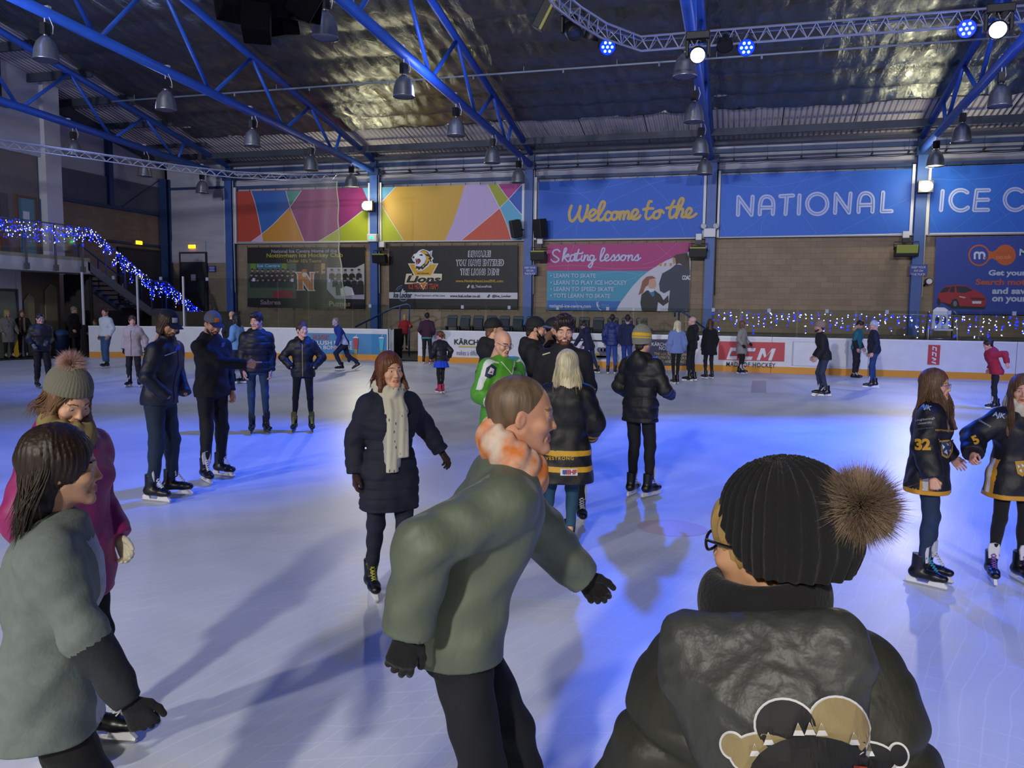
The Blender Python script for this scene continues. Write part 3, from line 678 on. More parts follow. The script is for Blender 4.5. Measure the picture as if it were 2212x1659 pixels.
# terraces, seats, rails
b = MB(); b.box((1.5, 31.7, .22), (28, 3.4, .45)); b.box((1.5, 30.8, .6), (28, 1.4, .5)); b.box((1.5, 32.4, .75), (28, 2.0, .8))
struct(b.build('floor_terrace', M_conc))
M_seat = mat('navy_seat_plastic', '#1d2738', .45)
st = thing('tip_up_seat', 'dark navy tip-up seat in the row behind the rink glass', 'seat', (0, 0, 0), group='tip-up seats behind the glass')
b = MB(); b.slab([(-.2, .0, .38), (.2, .0, .38), (.22, .05, .78), (.18, .06, .84), (-.18, .06, .84), (-.22, .05, .78)], (0, .05, 0)); b.build('backrest', M_seat, st, bevel=.02)
b = MB(); b.slab([(-.2, -.1, .36), (.2, -.1, .36), (.2, -.02, .72), (-.2, -.02, .72)], (0, .05, 0)); b.build('seat_pan', M_seat, st, bevel=.02)
b = MB(); b.box((-.23, .0, .2), (.04, .3, .4)); b.box((.23, 0, .2), (.04, .3, .4)); b.build('frame', M_black, st)
first = True
for x in list(np.arange(-11.2, -7.4, .55))+list(np.arange(-6.9, -3.2, .55)):
    o = st if first else copy_tree(st); first = False; o.location = (x, 30.4, .85)
def stair_rail(pts, posts, lab):
    t = thing('stair_handrail', lab, 'handrail', (pts[0][0], 30, 0))
    b = MB(); b.tube([(x-pts[0][0], 0, z) for x, z in pts], .035, 8); b.build('rail', M_steel_d, t)
    for x, z0, z in posts: b = MB(); b.cyl((x-pts[0][0], 0, z0), (x-pts[0][0], 0, z), .03, 8); b.build('post', M_steel_d, t)
stair_rail([(-15.3, 1.15), (-13.6, 1.95), (-13.0, 2.1), (-12.85, 2.05), (-12.85, 1.9)], [(-14.8, 0, 1.4), (-14.1, 0, 1.7), (-13.3, 0, 2.05), (-12.9, 0, 1.9)], 'blue stair handrail behind the boards left of the players gate')
stair_rail([(-2.35, 1.75), (-2.35, 1.95), (-2.15, 2.0), (-.7, .95)], [(-2.2, 0, 1.95), (-1.2, 0, 1.3)], 'dark blue stair handrail left of the lights behind the glass')
# high umpire chair behind the boards
p = on_y(2033, 680, 28.2); t = thing('umpire_chair', 'white high chair on a metal frame behind the right boards', 'chair', (p.x, 28.2, 0))
b = MB(); b.slab([(-.26, 0, 1.5), (.26, 0, 1.5), (.22, .08, 2.1), (.12, .1, 2.18), (-.12, .1, 2.18), (-.22, .08, 2.1)], (0, .05, 0))
b.build('backrest', M_white, t, bevel=.03)
b = MB()
for s in (-1, 1): b.slab([(s*.1+.055*cos(a), -.012+.03*(sin(a) > 0), 1.78+.13*sin(a)) for a in [2*pi*k/14 for k in range(14)]], (0, .02, 0))
b.build('back_slots', mat('dark_slot', '#3b3f52', .7), t)
b = MB(); b.box((0, -.2, 1.48), (.54, .5, .06)); b.build('seat', M_white, t, bevel=.02)
b = MB()
for s in (-1, 1):
    b.tube([(s*.45, -.6, 0), (s*.4, -.3, 1.6), (s*.38, -.25, 2.0), (s*.36, 0, 2.05), (s*.36, .1, 1.9), (s*.42, .4, 0)], .022, 8)
for z in (.4, .8, 1.2): b.tube([(-.43, -.45+.1*z, z), (.43, -.45+.1*z, z)], .018, 6)
b.build('frame', M_chrome, t)
# under the balcony: wet floor sign and bin
p = Vector((-24.65, 23.0, 0)); p = on_z(46, 772); t = thing('wet_floor_sign', 'yellow folding wet floor sign standing under the balcony', 'floor sign', (p.x-.35, p.y+.1, 0), 1.0)
b = MB(); b.slab([(-.16, -.16, 0), (.16, -.16, 0), (.1, 0, .62), (-.1, 0, .62)], (0, .02, 0)); b.build('front_panel', mat('sign_yellow', '#c9a414', .5), t)
b = MB(); b.slab([(-.16, .16, 0), (.16, .16, 0), (.1, .02, .62), (-.1, .02, .62)], (0, .02, 0)); b.build('rear_panel', MATS['sign_yellow'], t)
p = on_z(128, 764); t = thing('waste_bin', 'dark blue bin standing by the wall behind the boy in glasses', 'bin', (-25.05, 24.75, 0))
b = MB(); b.lathe([(0, 0), (.24, 0), (.27, .7), (.29, .75), (.29, .8)], n=16); b.build('body', mat('bin_blue', '#1a2c4c', .5), t)
b = MB(); b.lathe([(.29, .8), (.25, .92), (.1, .98), (0, .98)], n=16); b.build('lid', mat('bin_lid', '#2c4a78', .5), t)
# ================================================================ DASHER BOARDS, GLASS, LIGHT STRINGS
M_board = mat('white_board_plastic', '#cfd0d8', .4, noise=(3, .08)); M_kick = mat('yellow_kickplate', '#d08a14', .5); M_cap = mat('board_cap_white', '#d9dae0', .4)
BH = 1.17
def board(pts, lab):
    t = thing('dasher_board', lab, 'rink board', (pts[0][0], pts[0][1], 0))
    def strip(off, th, z0, z1, name, m):
        b = MB(); P = [Vector((x, y, 0)) for x, y in pts]; N = []
        for i in range(len(P)):
            d = (P[min(i+1, len(P)-1)]-P[max(i-1, 0)]).normalized(); N.append(Vector((-d.y, d.x, 0)))
        for i in range(len(P)-1):
            a, c = P[i]+N[i]*off, P[i+1]+N[i+1]*off; na, nc = N[i]*th, N[i+1]*th
            q = [a, c, c+nc, a+na]; b.add([(v.x, v.y, z) for z in (z0, z1) for v in q], [(3, 2, 1, 0), (4, 5, 6, 7), (0, 1, 5, 4), (1, 2, 6, 5), (2, 3, 7, 6), (3, 0, 4, 7)])
        return b.build(name, m, t, world=True)
    strip(0, .08, .2, BH-.05, 'panel', M_board); strip(-.012, .09, 0, .21, 'kick_plate', M_kick); strip(-.02, .14, BH-.05, BH, 'cap_rail', M_cap)
    strip(.1, .05, 0, .6, 'rear_frame', M_black)
    return t
YB = 27.2
B_corner = board([(-23.1, 24.05), (-20.0, 25.38), (-16.7, 26.42), (-15.85, 26.655)], 'plain white curved rink boards at the left corner')
B_slush = board([(-15.84, 26.658), (-14.6, 27.0), (-13.2, YB), (-12.55, YB)], 'rink boards with the blue slush drink advert')
xs = [-11.35, -6.1, -3.75, 1.0, 3.9, 8.0, 14, 20, 28]
labs = ['white rink boards with black lettering over a yellow stripe beside the players gate', 'white rink boards with the grey cleaning machine advert', 'white rink boards with the navy advert behind the grey bobble hat',
        'white rink boards with the wide red panel behind the woman in grey coat', 'blank white rink boards right of the wide red panel', 'white rink boards with the narrow upright red strip', 'blank white rink boards right of the frame edge', 'white rink boards far to the right']
BD = [board([(xs[i], YB), (xs[i+1]-.012, YB)], labs[i]) for i in range(6)]
board([(8.0, YB), (28, YB)][:0] or [(14.0, YB), (28, YB)], labs[7])
def bp(px, py, off=.025): return on_y(px, py, YB-off)
def rect(b, px0, py0, px1, py1, off=.03, m=0, Y=YB):
    p, q = on_y(px0, py0, Y-off), on_y(px1, py1, Y-off)
    b.slab([(p.x, Y-off, q.z), (q.x, Y-off, q.z), (q.x, Y-off, p.z), (p.x, Y-off, p.z)], (0, off*.6, 0), m); return p, q
def wline(b, s, px0, py0, px1, py1, Y, m=0, **k):
    """a line of lettering filling a photo rectangle on the plane y = Y"""
    p, q = on_y(px0, py0, Y), on_y(px1, py1, Y); r0, r1 = on_y(px0, py1, Y), on_y(px1, py0, Y)
    z0 = (r0.z+q.z)/2; z1 = (p.z+r1.z)/2
    text_fit(b, s, p.x, q.x, z0, z1, lambda x, y: (x, Y, y), m, **k)
# slush advert panel follows the boards (three short panels)
M_slush = mat('advert_blue', '#2c7fb4', .5, noise=(2, .12)); M_red = mat('advert_red', '#b02030', .5)
b = MB(); SP = [(-15.75, 26.635), (-14.62, 26.95), (-13.2, YB-.03), (-12.6, YB-.03)]
for (x0, y0), (x1, y1) in zip(SP, SP[1:]): b.slab([(x0, y0, .22), (x1, y1, .22), (x1, y1, .98), (x0, y0, .98)], (0, .02, 0))
adv = b.build('advert_panel', M_slush, B_slush, world=True)
def slush_pt(x, z):
    for (x0, y0), (x1, y1) in zip(SP, SP[1:]):
        if x <= x1 or (x1, y1) == SP[-1]: return (x, y0+(y1-y0)*(x-x0)/(x1-x0)-.025, z)
def sl(b, s, px0, px1, z0, z1, m=0, **k):
    a, c = on_y(px0, 740, 27.0).x, on_y(px1, 740, 27.0).x; text_fit(b, s, a, c, z0, z1, slush_pt, m, **k)
b = MB(); sl(b, 'SLUSH', 684, 714, .83, .92, bold=.005); sl(b, 'PUPPIE', 684, 714, .735, .82, bold=.005); b.build('lettering', M_red, B_slush, label='red advert lettering', world=True)
b = MB(); sl(b, 'A SLUSH PUPPIE', 674, 760, .55, .70, bold=.02); sl(b, 'ON A BONE LUGE', 674, 760, .38, .52, bold=.02); b.build('lettering', M_txtw, B_slush, label='white advert lettering', world=True)
b = MB()
for px, m in ((770, 0), (823, 1)):
    x = on_y(px, 740, 27.1).x
    b.slab([Vector(slush_pt(x+dx, z)) for dx, z in ((-.06, .4), (.06, .4), (.1, .8), (-.1, .8))], (0, -.01, 0), m); b.slab([Vector(slush_pt(x+.11*cos(a), .82+.06*sin(a))) for a in [pi*k/8 for k in range(9)]], (0, -.01, 0), 2)
    b.slab([Vector(slush_pt(x+dx, z)) for dx, z in ((0, .86), (.02, .86), (.06, .97), (.04, .97))], (0, -.01, 0), 2)
    b.slab([Vector(slush_pt(x+dx, z)) for dx, z in ((-.05, .23), (.05, .23), (.06, .4), (-.06, .4))], (0, -.01, 0), 3)
b.build('drink_cups', [M_red, mat('cup_cyan', '#3fa8c8', .5), M_txtw, mat('cup_amber', '#8a8a50', .5)], B_slush, world=True)
# open gate beside the slush boards
t = thing('gate_door', 'open black and white players gate at the end of the slush boards', 'gate', (-12.5, YB, 0))
b = MB(); b.box((.03, .55, .6), (.06, 1.0, 1.15)); b.build('panel', M_black, t)
b = MB(); b.box((.03, .03, .6), (.07, .05, 1.16)); b.box((.16, .03, .6), (.05, .05, 1.16)); b.box((.09, .06, .6), (.05, .03, 1.1)); b.build('edge_posts', M_chrome, t)
b = MB(); b.box((-11.3, 29.3, .45), (1.2, .6, .06)); b.box((-11.3, 29.6, .75), (1.3, .06, .5)); b.box((-11.8, 29.3, .22), (.06, .5, .45)); b.box((-10.8, 29.3, .22), (.06, .5, .45))
tag(b.build('players_bench', M_black), 'dark players bench seen through the open gate', 'bench')
# right hand adverts
Y1 = YB-.035
b = MB(); wline(b, 'KÄRCHER', 981, 731, 1052, 745, Y1, bold=.03, spacing=1.05); b.build('lettering', mat('black_print', '#17171c', .6), BD[0], label='bold black lettering', world=True)
b = MB(); rect(b, 990, 747, 1052, 752); b.build('stripe', mat('print_yellow', '#c0a850', .6), BD[0], world=True)
b = MB(); wline(b, 'makes a difference', 986, 757, 1048, 768, Y1); b.build('lettering', mat('grey_print', '#6a6e80', .6), BD[0], label='small grey lettering', world=True)
b = MB(); rect(b, 1222, 733, 1305, 738); rect(b, 1280, 763, 1312, 773, m=1); b.build('stripe', [MATS['black_print'], MATS['print_yellow']], BD[1], world=True)
b = MB(); rect(b, 1288, 768, 1315, 776, .03); rect(b, 1295, 756, 1312, 769, .032); c0 = bp(1303, 757)
for dx in (-.12, .0, .12): b.lathe([(.09, 0), (.09, .02), (0, .02)], (c0.x+dx, Y1, c0.z+.02), 14, axis=Matrix.Rotation(pi/2, 3, 'X'))
b.build('machine_picture', MATS['grey_print'], BD[1], world=True)
b = MB(); a = [bp(*q, .03) for q in ((1376, 790), (1379, 775), (1401, 733), (1492, 733), (1492, 790))]; b.slab([(p.x, YB-.03, p.z) for p in a], (0, .02, 0)); b.build('advert_panel', mat('advert_navy', '#1f2744', .5), BD[2], world=True)
b = MB(); wline(b, 'KÄRCHER CENTER', 1408, 739, 1486, 748, Y1, bold=.02); wline(b, 'NOTTINGHAM', 1424, 749, 1486, 757, Y1, bold=.02); b.build('lettering', M_txtw, BD[2], label='white advert lettering', world=True)
b = MB(); wline(b, 'THE LOCAL CLEANING', 1413, 762, 1486, 768, Y1, bold=.015); wline(b, 'EXPERTS FOR YOUR', 1418, 770, 1486, 776, Y1, bold=.015); wline(b, 'HOME AND BUSINESS', 1413, 778, 1486, 784, Y1, bold=.015); b.build('lettering', mat('print_gold', '#b9a468', .6), BD[2], label='gold advert lettering', world=True)
M_ccm = mat('advert_crimson', '#b0182e', .45)
b = MB(); rect(b, 1553, 737, 1694, 781); b.build('advert_panel', M_ccm, BD[3], world=True)
def ccm(b, place0):
    cnt = [0]
    def place(x, y):
        cnt[0] += 1; p = Vector(place0(x, y)); p.y -= .0008*(cnt[0]//4); return p
    # slanted block letters C C M drawn in a 3 x 1 field
    for ox in (0, 1.0):
        for q in ([(.28, 1), (1.0, 1), (.93, .72), (.4, .72)], [(.28, 1), (.4, .72), (.22, .28), (.0, .0)], [(0, 0), (.72, 0), (.8, .28), (.22, .28)]): b.poly([place(ox+x*.92, y) for x, y in q])
    for q in ([(2.0, 0), (2.22, 0), (2.47, 1), (2.25, 1)], [(2.25, 1), (2.5, 1), (2.62, .35), (2.5, .2)], [(2.5, .2), (2.62, .35), (2.98, 1), (3.0, .9)], [(2.98, 1), (3.22, 1), (2.97, 0), (2.75, 0)]): b.poly([place(x, y) for x, y in q])
p, q = bp(1569, 776, .04), bp(1676, 753, .04)
b = MB(); ccm(b, lambda x, y: (p.x+(q.x-p.x)*x/3.22, Y1-.008, p.z+(q.z-p.z)*y)); b.build('lettering', M_txtw, BD[3], label='white slanted lettering', world=True)
b = MB(); wline(b, 'MADE OF HOCKEY', 1569, 783, 1675, 793, Y1, bold=.015, spacing=1.15); b.build('lettering', MATS['black_print'], BD[3], label='black lettering under the red panel', world=True)
b = MB()
for x0, y0, x1, y1 in ((1712, 738, 1775, 790), (1778, 737, 1830, 792)):
    for r_ in ((x0, y0, x1, y0+1), (x0, y1, x1, y1+1), (x0, y0, x0+1, y1), (x1, y0, x1+1, y1)): rect(b, *r_, off=.02)
b.build('panel_seams', mat('seam_grey', '#a8aab8', .5), BD[4], world=True)
b = MB(); rect(b, 2006, 745, 2029, 788); b.build('advert_strip', M_ccm, BD[5], world=True)
p, q = bp(2012, 786, .04), bp(2024, 748, .04)
b = MB(); ccm(b, lambda x, y: (p.x+(q.x-p.x)*y, Y1-.008, q.z-(q.z-p.z)*x/3.22*1.0)); b.build('lettering', M_txtw, BD[5], label='white upright lettering', world=True)

# glass panes on top of the boards
def pane(x0, y0, x1, y1, z1, lab, grp):
    t = thing('rink_glass_pane', lab, 'glass pane', (x0, y0, BH), group=grp)
    d = Vector((x1-x0, y1-y0, 0)); n = Vector((-d.y, d.x, 0)).normalized()*.012
    b = MB(); g = d.normalized()*.015; e = d-g
    b.slab([tuple(g), tuple(e), tuple(e+Vector((0, 0, z1-BH))), tuple(g+Vector((0, 0, z1-BH)))], n); b.build('pane', M_glass, t)
    b = MB(); b.box((d.x*.5, d.y*.5-.02, z1-BH-.04), (.1, .05, .12)); b.build('clip', mat('pane_clip', '#9aa0b4', .5), t)
    return t
GL = 'clear tall rink glass pane at the left end of the rink'; GR = 'clear rink glass pane on top of the long boards'
PL = [(-23.05, 24.15), (-21.5, 24.82), (-20.0, 25.46), (-18.35, 25.98), (-16.7, 26.5), (-15.6, 26.8)]
for (x0, y0), (x1, y1) in zip(PL, PL[1:]): pane(x0, y0, x1, y1, 2.98, GL, 'tall rink glass panes at the left end')
pane(-15.6, 26.8, -14.0, 27.2, 2.98, GL, 'tall rink glass panes at the left end')
x = -14.0
while x < 10.5:
    if not (-12.9 < x < -11.0): pane(x, 27.25, x+1.72 if abs(x+14) > .1 else -12.55, 27.25, 2.06, GR, 'rink glass panes on the long boards')
    x += 1.75
# metal posts by the end gate
t = thing('gate_post', 'white and black post at the left end of the rink glass', 'post', (-23.25, 24.0, 0))
b = MB(); b.box((0, 0, .6), (.12, .12, 1.2)); b.build('lower_post', M_black, t); b = MB(); b.box((0, 0, 2.15), (.06, .06, 1.95)); b.build('upper_post', M_white, t)
for (x, y) in ((-21.5, 24.76), (-20.0, 25.40)):
    b = MB(); b.box((x, y, 2.1), (.05, .05, 1.85)); tag(b.build('glass_post', M_white), 'slim white post between tall rink glass panes at the left', 'post', 'slim glass posts at the left')

# strings of small lights
M_bb = mat('lit_blue_bulb', '#2040ff', .3, emit='#0418ff', emit_s=5); M_bw = mat('lit_white_bulb', '#ffffff', .3, emit='#dfe6ff', emit_s=3.2)
def icosa(b, c, r, m):
    p = [(1, 0, 0), (-1, 0, 0), (0, 1, 0), (0, -1, 0), (0, 0, 1), (0, 0, -1)]; c = Vector(c)
    b.add([c+Vector(v)*r for v in p], [(0, 2, 4), (2, 1, 4), (1, 3, 4), (3, 0, 4), (2, 0, 5), (1, 2, 5), (3, 1, 5), (0, 3, 5)], m, True)
def light_string(label, grp, path, drops, n, rad, seed, pw=.45):
    """icicle light string: cable along the path with hanging drops of bulbs; the largest hundred bulbs are parts"""
    rr = random.Random(seed); P = [Vector(p) for p in path]
    seg = [(b_-a).length for a, b_ in zip(P, P[1:])]; L = sum(seg)
    def at(s):
        for a, b_, l in zip(P, P[1:], seg):
            if s <= l: return a+(b_-a)*(s/l)
            s -= l
        return P[-1]
    t = thing('light_string', label, 'string lights', P[0], group=grp)
    pts = []
    k = max(6, int(L/.18)); cab = MB(); cab.tube([at(L*i/k) for i in range(k+1)], .006, 4)
    for i in range(k+1):
        c = at(L*i/k); dl = drops*rr.uniform(.35, 1)
        cab.tube([c, c-Vector((0, 0, dl))], .003, 3)
        m = max(1, round(n/(k+1)))
        for j in range(m): pts.append((c+Vector((rr.uniform(-.03, .03), rr.uniform(-.07, .07), -dl*rr.random()**.9)), rr.random() < pw))
    cab.build('cable', mat('clear_cable', '#6a7080', .4), t, world=True)
    pts.sort(key=lambda q: (q[0]-CAM).length)
    meshes = {}
    for w in (0, 1):
        b = MB(); icosa(b, (0, 0, 0), rad*(.8 if w else 1.0), 0); o = b.build('bulb', M_bw if w else M_bb, t); meshes[w] = o
    cnt = {0: 0, 1: 0}
    for c, w in pts[:100]:
        w = int(w); o = meshes[w] if cnt[w] == 0 else meshes[w].copy()
        if cnt[w]: COL.objects.link(o)
        cnt[w] += 1; o.location = c-P[0]
    if pts[100:]:
        b = MB()
        for c, w in pts[100:]: icosa(b, c, rad*(.8 if w else 1.0), int(w))
        o = b.build('bulbs', [M_bb, M_bw], t, world=True); o['kind'] = 'stuff'
LS = 'light strings'
light_string('blue and white icicle lights along the balcony balustrade', LS, [(-23.95, 14, 4.83), (-23.95, 25.2, 4.83)], .8, 760, .027, 3, .4)
light_string('blue and white lights running down the staircase handrail', LS, [(-24.05, 25.35, 4.83), (-24.1, 28.7, 2.95), (-24.1, 29.6, 2.95), (-24.1, 32.3, 1.4)], .85, 620, .027, 4, .35)
p0, p1 = on_y(1541, 685, 27.42), on_y(2260, 700, 27.42)
light_string('blue and white icicle lights behind the glass on the right boards', LS, [(p0.x, 27.42, 1.98), (8.9, 27.42, 1.92)], .75, 420, .026, 5, .45)
# ================================================================ BANNERS AND POSTERS ON THE BACK WALL
BY = 33.28
def pm(c): return mat('print_'+c.strip('#'), c, .55)
class Art:
    """flat printed artwork on the wall plane; coordinates are read in a window of the photograph (origin, scale); every print lies a hair over the one before"""
    def __init__(s, ox, oy, sc): s.o = (ox, oy, sc); s.z = .002; s.mb = MB(); s.cols = []
    def P(s, x, y, off=None): return on_y(s.o[0]+x/s.o[2], s.o[1]+y/s.o[2], BY-(s.z if off is None else off))
    def ci(s, c):
        if c not in s.cols: s.cols.append(c)
        return s.cols.index(c)
    def poly(s, c, pts): s.z += .0002; s.mb.poly([s.P(*p) for p in pts], s.ci(c))
    def ell(s, c, x, y, rx, ry=None, n=22): s.poly(c, [(x+rx*cos(2*pi*k/n), y+(ry or rx)*sin(2*pi*k/n)) for k in range(n)])
    def line(s, c, pts, w, smooth=True):
        """round-ended ribbon"""
        s.z += .0003; p = [Vector(q) for q in (spline(pts, 5) if smooth and len(pts) > 2 else pts)]; n = len(p); L, R = [], []
        closed = n > 4 and (p[0]-p[-1]).length < .01
        T = [((p[i+1]-p[i-1]) if closed and i in (0, n-1) and False else (p[min(i+1, n-1)]-p[max(i-1, 0)])).normalized() for i in range(n)]
        if closed: T[0] = T[-1] = (p[1]-p[-2]).normalized()
        for q, t in zip(p, T): m = Vector((-t.y, t.x))*w/2; L.append(q+m); R.append(q-m)
        V = [s.P(*q, off=s.z+5e-5*(i % n)) for i, q in enumerate(L+R)]; s.mb.add(V, [(i, i+1, n+i+1, n+i) for i in range(n-1)], s.ci(c))
        if not closed:
            for q, t, sg in ((p[0], T[0], -1), (p[-1], T[-1], 1)):
                m = Vector((-t.y, t.x)); s.mb.add([s.P(*(q+(m*cos(pi*k/7)+t*sg*sin(pi*k/7))*w/2)) for k in range(8)], [tuple(range(8))], s.ci(c))
        s.z += 5e-5*n
    def up(s): s.z += .002
    def done(s, name, parent, label=None):
        o = s.mb.build(name, [pm(c) for c in s.cols], parent, label, world=True); s.mb = MB(); s.cols = []; return o
    def text(s, c, body, x0, x1, y0, y1, **k):
        s.z += .0003; a, b_, d = s.P(x0, y1), s.P(x1, y1), s.P(x0, y0); Y = a.y
        text_fit(s.mb, body, 0, 1, 0, 1, lambda u, v: (a.x+(b_.x-a.x)*u, Y, (a.z+s.P(x1, y1).z)/2+(d.z-a.z)*v), s.ci(c), **k)
def banner(name, lab, cat, art, corners, color, grp=None, hem=None):
    p = [art.P(*q, off=0) for q in corners]; c = p[0]; t = thing(name, lab, cat, (p[0].x, BY, p[0].z), group=grp)
    b = MB(); b.slab([(q.x, BY, q.z) for q in p], (0, .02, 0)); b.build('sheet', pm(color), t, world=True)
    if hem:
        b = MB(); b.tube([(p[3].x, BY, p[3].z-.02), (p[2].x, BY, p[2].z-.02)], .03, 6); b.build('hem_bar', M_white, t, world=True)
    b = MB()
    for (q0, q1, dz) in ((p[0], p[1], .07), (p[3], p[2], -.07)):
        for k in range(11):
            q = q0+(q1-q0)*k/10; b.box((q.x, BY, q.z+dz*.6), (.02, .02, .1))
    b.build('ties', M_black, t, world=True)
    return t
def lines_art(a, c, L, w):
    for pts in L: a.line(c, pts, w)

# multicoloured banner left of the lit column
a = Art(500, 390, 5.53)
t = banner('wall_banner', 'left multicoloured banner with red, blue, orange and magenta shapes', 'banner', a, [(65, 130), (1660, 84), (1660, 722), (75, 732)], '#8c2f70', 'multicoloured banners', 1)
a.up()
a.poly('#b8402f', [(65, 130), (235, 130), (275, 250), (305, 370), (335, 510), (358, 640), (235, 730), (75, 732)])
a.poly('#2860b0', [(235, 130), (650, 125), (700, 312), (600, 420), (480, 540), (358, 640), (335, 510), (305, 370), (275, 250)])
a.poly('#c8b0d0', [(235, 730), (358, 640), (375, 730)]); a.poly('#c98a2c', [(358, 640), (480, 540), (600, 420), (702, 318), (780, 510), (868, 726), (375, 730)])
a.poly('#3f9284', [(650, 125), (835, 120), (770, 215), (702, 312)]); a.poly('#5aa0cc', [(1565, 88), (1660, 84), (1660, 300), (1640, 260)])
a.poly('#a8b428', [(1040, 725), (1140, 668), (1360, 520), (1560, 365), (1660, 300), (1660, 722)]); a.up()
lines_art(a, '#cfc4d6', [[(235, 130), (275, 250), (305, 370), (335, 510), (375, 730)], [(235, 730), (358, 640), (480, 540), (600, 420), (702, 312), (770, 215), (835, 120)], [(650, 125), (702, 318), (780, 510), (868, 726)], [(1040, 725), (1140, 668), (1360, 520), (1560, 365), (1660, 300)]], 8)
a.done('colour_shapes', t)
# multicoloured banner right of it
a = Art(820, 380, 5.353)
t = banner('wall_banner', 'right multicoloured banner dominated by mustard and lilac above the lions poster', 'banner', a, [(0, 131), (1690, 85), (1680, 741), (0, 755)], '#c8a040', 'multicoloured banners', 1)
a.up()
a.poly('#5aa0cc', [(0, 131), (185, 127), (25, 300), (0, 325)]); a.poly('#a8b428', [(0, 270), (60, 400), (280, 752), (0, 755)])
a.poly('#b7a4d2', [(985, 104), (1250, 97), (1388, 370), (940, 746), (755, 749), (850, 540), (920, 330)]); a.poly('#9aa02c', [(1250, 97), (1365, 94), (1488, 265), (1388, 368)])
a.poly('#a83a86', [(1365, 94), (1655, 86), (1490, 264)]); a.poly('#2458b4', [(1655, 86), (1690, 85), (1686, 500), (1490, 266)])
a.poly('#58a8cc', [(1488, 266), (1686, 500), (1680, 741), (1525, 742), (1470, 560), (1388, 370)]); a.poly('#c4533c', [(1388, 372), (1470, 560), (1525, 742), (940, 746)]); a.up()
lines_art(a, '#d8ccdf', [[(185, 127), (25, 300)], [(0, 270), (60, 400), (280, 752)], [(1250, 97), (1388, 370), (1470, 560), (1525, 742)], [(940, 746), (1388, 370), (1655, 86)], [(1365, 94), (1488, 265), (1686, 500)]], 7)
a.done('colour_shapes', t)
# Welcome banner
a = Art(1150, 360, 5.0275); GOLD = '#c0a25a'; BL = '#1c5cc4'
LN = '#4a86d8'
t = banner('wall_banner', 'blue banner with gold handwritten Welcome to the', 'banner', a, [(70, 165), (1895, 90), (1878, 772), (62, 795)], BL, 'blue welcome banners', 1); a.up()
lines_art(a, LN, [[(75, 260), (500, 290), (900, 200), (1250, 100)], [(350, 170), (700, 440), (960, 760)], [(230, 760), (600, 500), (850, 160)], [(480, 770), (560, 550), (1280, 190), (1890, 95)], [(1200, 120), (1500, 420), (1660, 760)], [(1180, 760), (1500, 560), (1880, 400)]], 3.5); a.done('thin_lines', t); a.up()
WEL = [[(425, 425), (402, 500), (408, 570), (435, 592), (475, 550), (510, 480), (522, 430)], [(522, 430), (505, 520), (520, 580), (545, 590), (575, 540), (598, 460), (602, 420)], [(575, 545), (640, 540), (690, 490), (665, 465), (625, 500), (620, 560), (650, 585), (690, 565), (720, 530)],
 [(720, 530), (775, 440), (785, 390), (758, 382), (730, 440), (715, 530), (725, 580), (755, 575), (780, 550)], [(845, 500), (820, 490), (790, 530), (795, 575), (825, 580), (860, 550)], [(905, 492), (870, 505), (860, 550), (880, 576), (912, 560), (925, 515), (905, 492), (945, 500)],
 [(955, 492), (948, 570)], [(948, 560), (970, 500), (995, 490), (1000, 520), (990, 570)], [(990, 560), (1015, 500), (1040, 485), (1048, 520), (1040, 565), (1065, 560)], [(1065, 555), (1110, 540), (1148, 490), (1120, 465), (1085, 500), (1082, 555), (1110, 572), (1150, 558), (1172, 530)],
 [(1293, 378), (1268, 385), (1243, 470), (1232, 540), (1250, 570), (1290, 550), (1312, 530)], [(1208, 465), (1260, 455), (1310, 455)], [(1370, 480), (1325, 500), (1315, 545), (1340, 562), (1375, 545), (1387, 500), (1370, 480), (1400, 475), (1425, 500)],
 [(1540, 372), (1515, 420), (1490, 500), (1495, 550), (1520, 552), (1555, 520)], [(1458, 450), (1510, 440), (1600, 430)], [(1555, 520), (1625, 410), (1640, 352), (1612, 350), (1582, 420), (1562, 555)], [(1562, 545), (1598, 470), (1630, 458), (1635, 490), (1622, 540), (1650, 548)], [(1650, 545), (1695, 525), (1730, 475), (1702, 450), (1672, 490), (1670, 538), (1700, 553), (1745, 540), (1780, 512)]]
lines_art(a, GOLD, WEL, 31); a.done('lettering', t, 'gold handwritten Welcome to the')
# NATIONAL and ICE banners with inline lettering
a = Art(1540, 340, 3.292); PALE = '#b4bde4'
def inline(a, strokes, w=30):
    for p, s in strokes: a.line(PALE, p, w, s)
    a.up()
    for p, s in strokes: a.line('#3a70cc', p, 4.5, s)
def arc(cx, cy, r, a0, a1, n=16): return [(cx+r*cos(radians(a0+(a1-a0)*k/n)), cy+r*sin(radians(a0+(a1-a0)*k/n))) for k in range(n+1)]
def A_(x, y, w, h): return [[(x, y+h), (x+.04*w, y+.42*h), (x+.2*w, y+.1*h), (x+.5*w, y), (x+.82*w, y+.08*h), (x+w, y+.35*h), (x+w-3, y+h-2)], 1], [[(x+2, y+.64*h), (x+w-2, y+.62*h)], 0]
t = banner('wall_banner', 'blue banner with pale inline lettering NATIONAL', 'banner', a, [(62, 124), (1445, 80), (1425, 541), (48, 567)], '#1e62cc', 'blue welcome banners', 1); a.up()
lines_art(a, LN, [[(60, 190), (400, 210), (800, 130), (1000, 95)], [(250, 120), (560, 330), (740, 545)], [(160, 560), (450, 350), (700, 110)], [(340, 555), (420, 380), (980, 130), (1400, 85)], [(900, 100), (1180, 380), (1260, 540)], [(880, 545), (1180, 390), (1440, 270)], [(60, 440), (95, 555)]], 2.4); a.done('thin_lines', t); a.up()
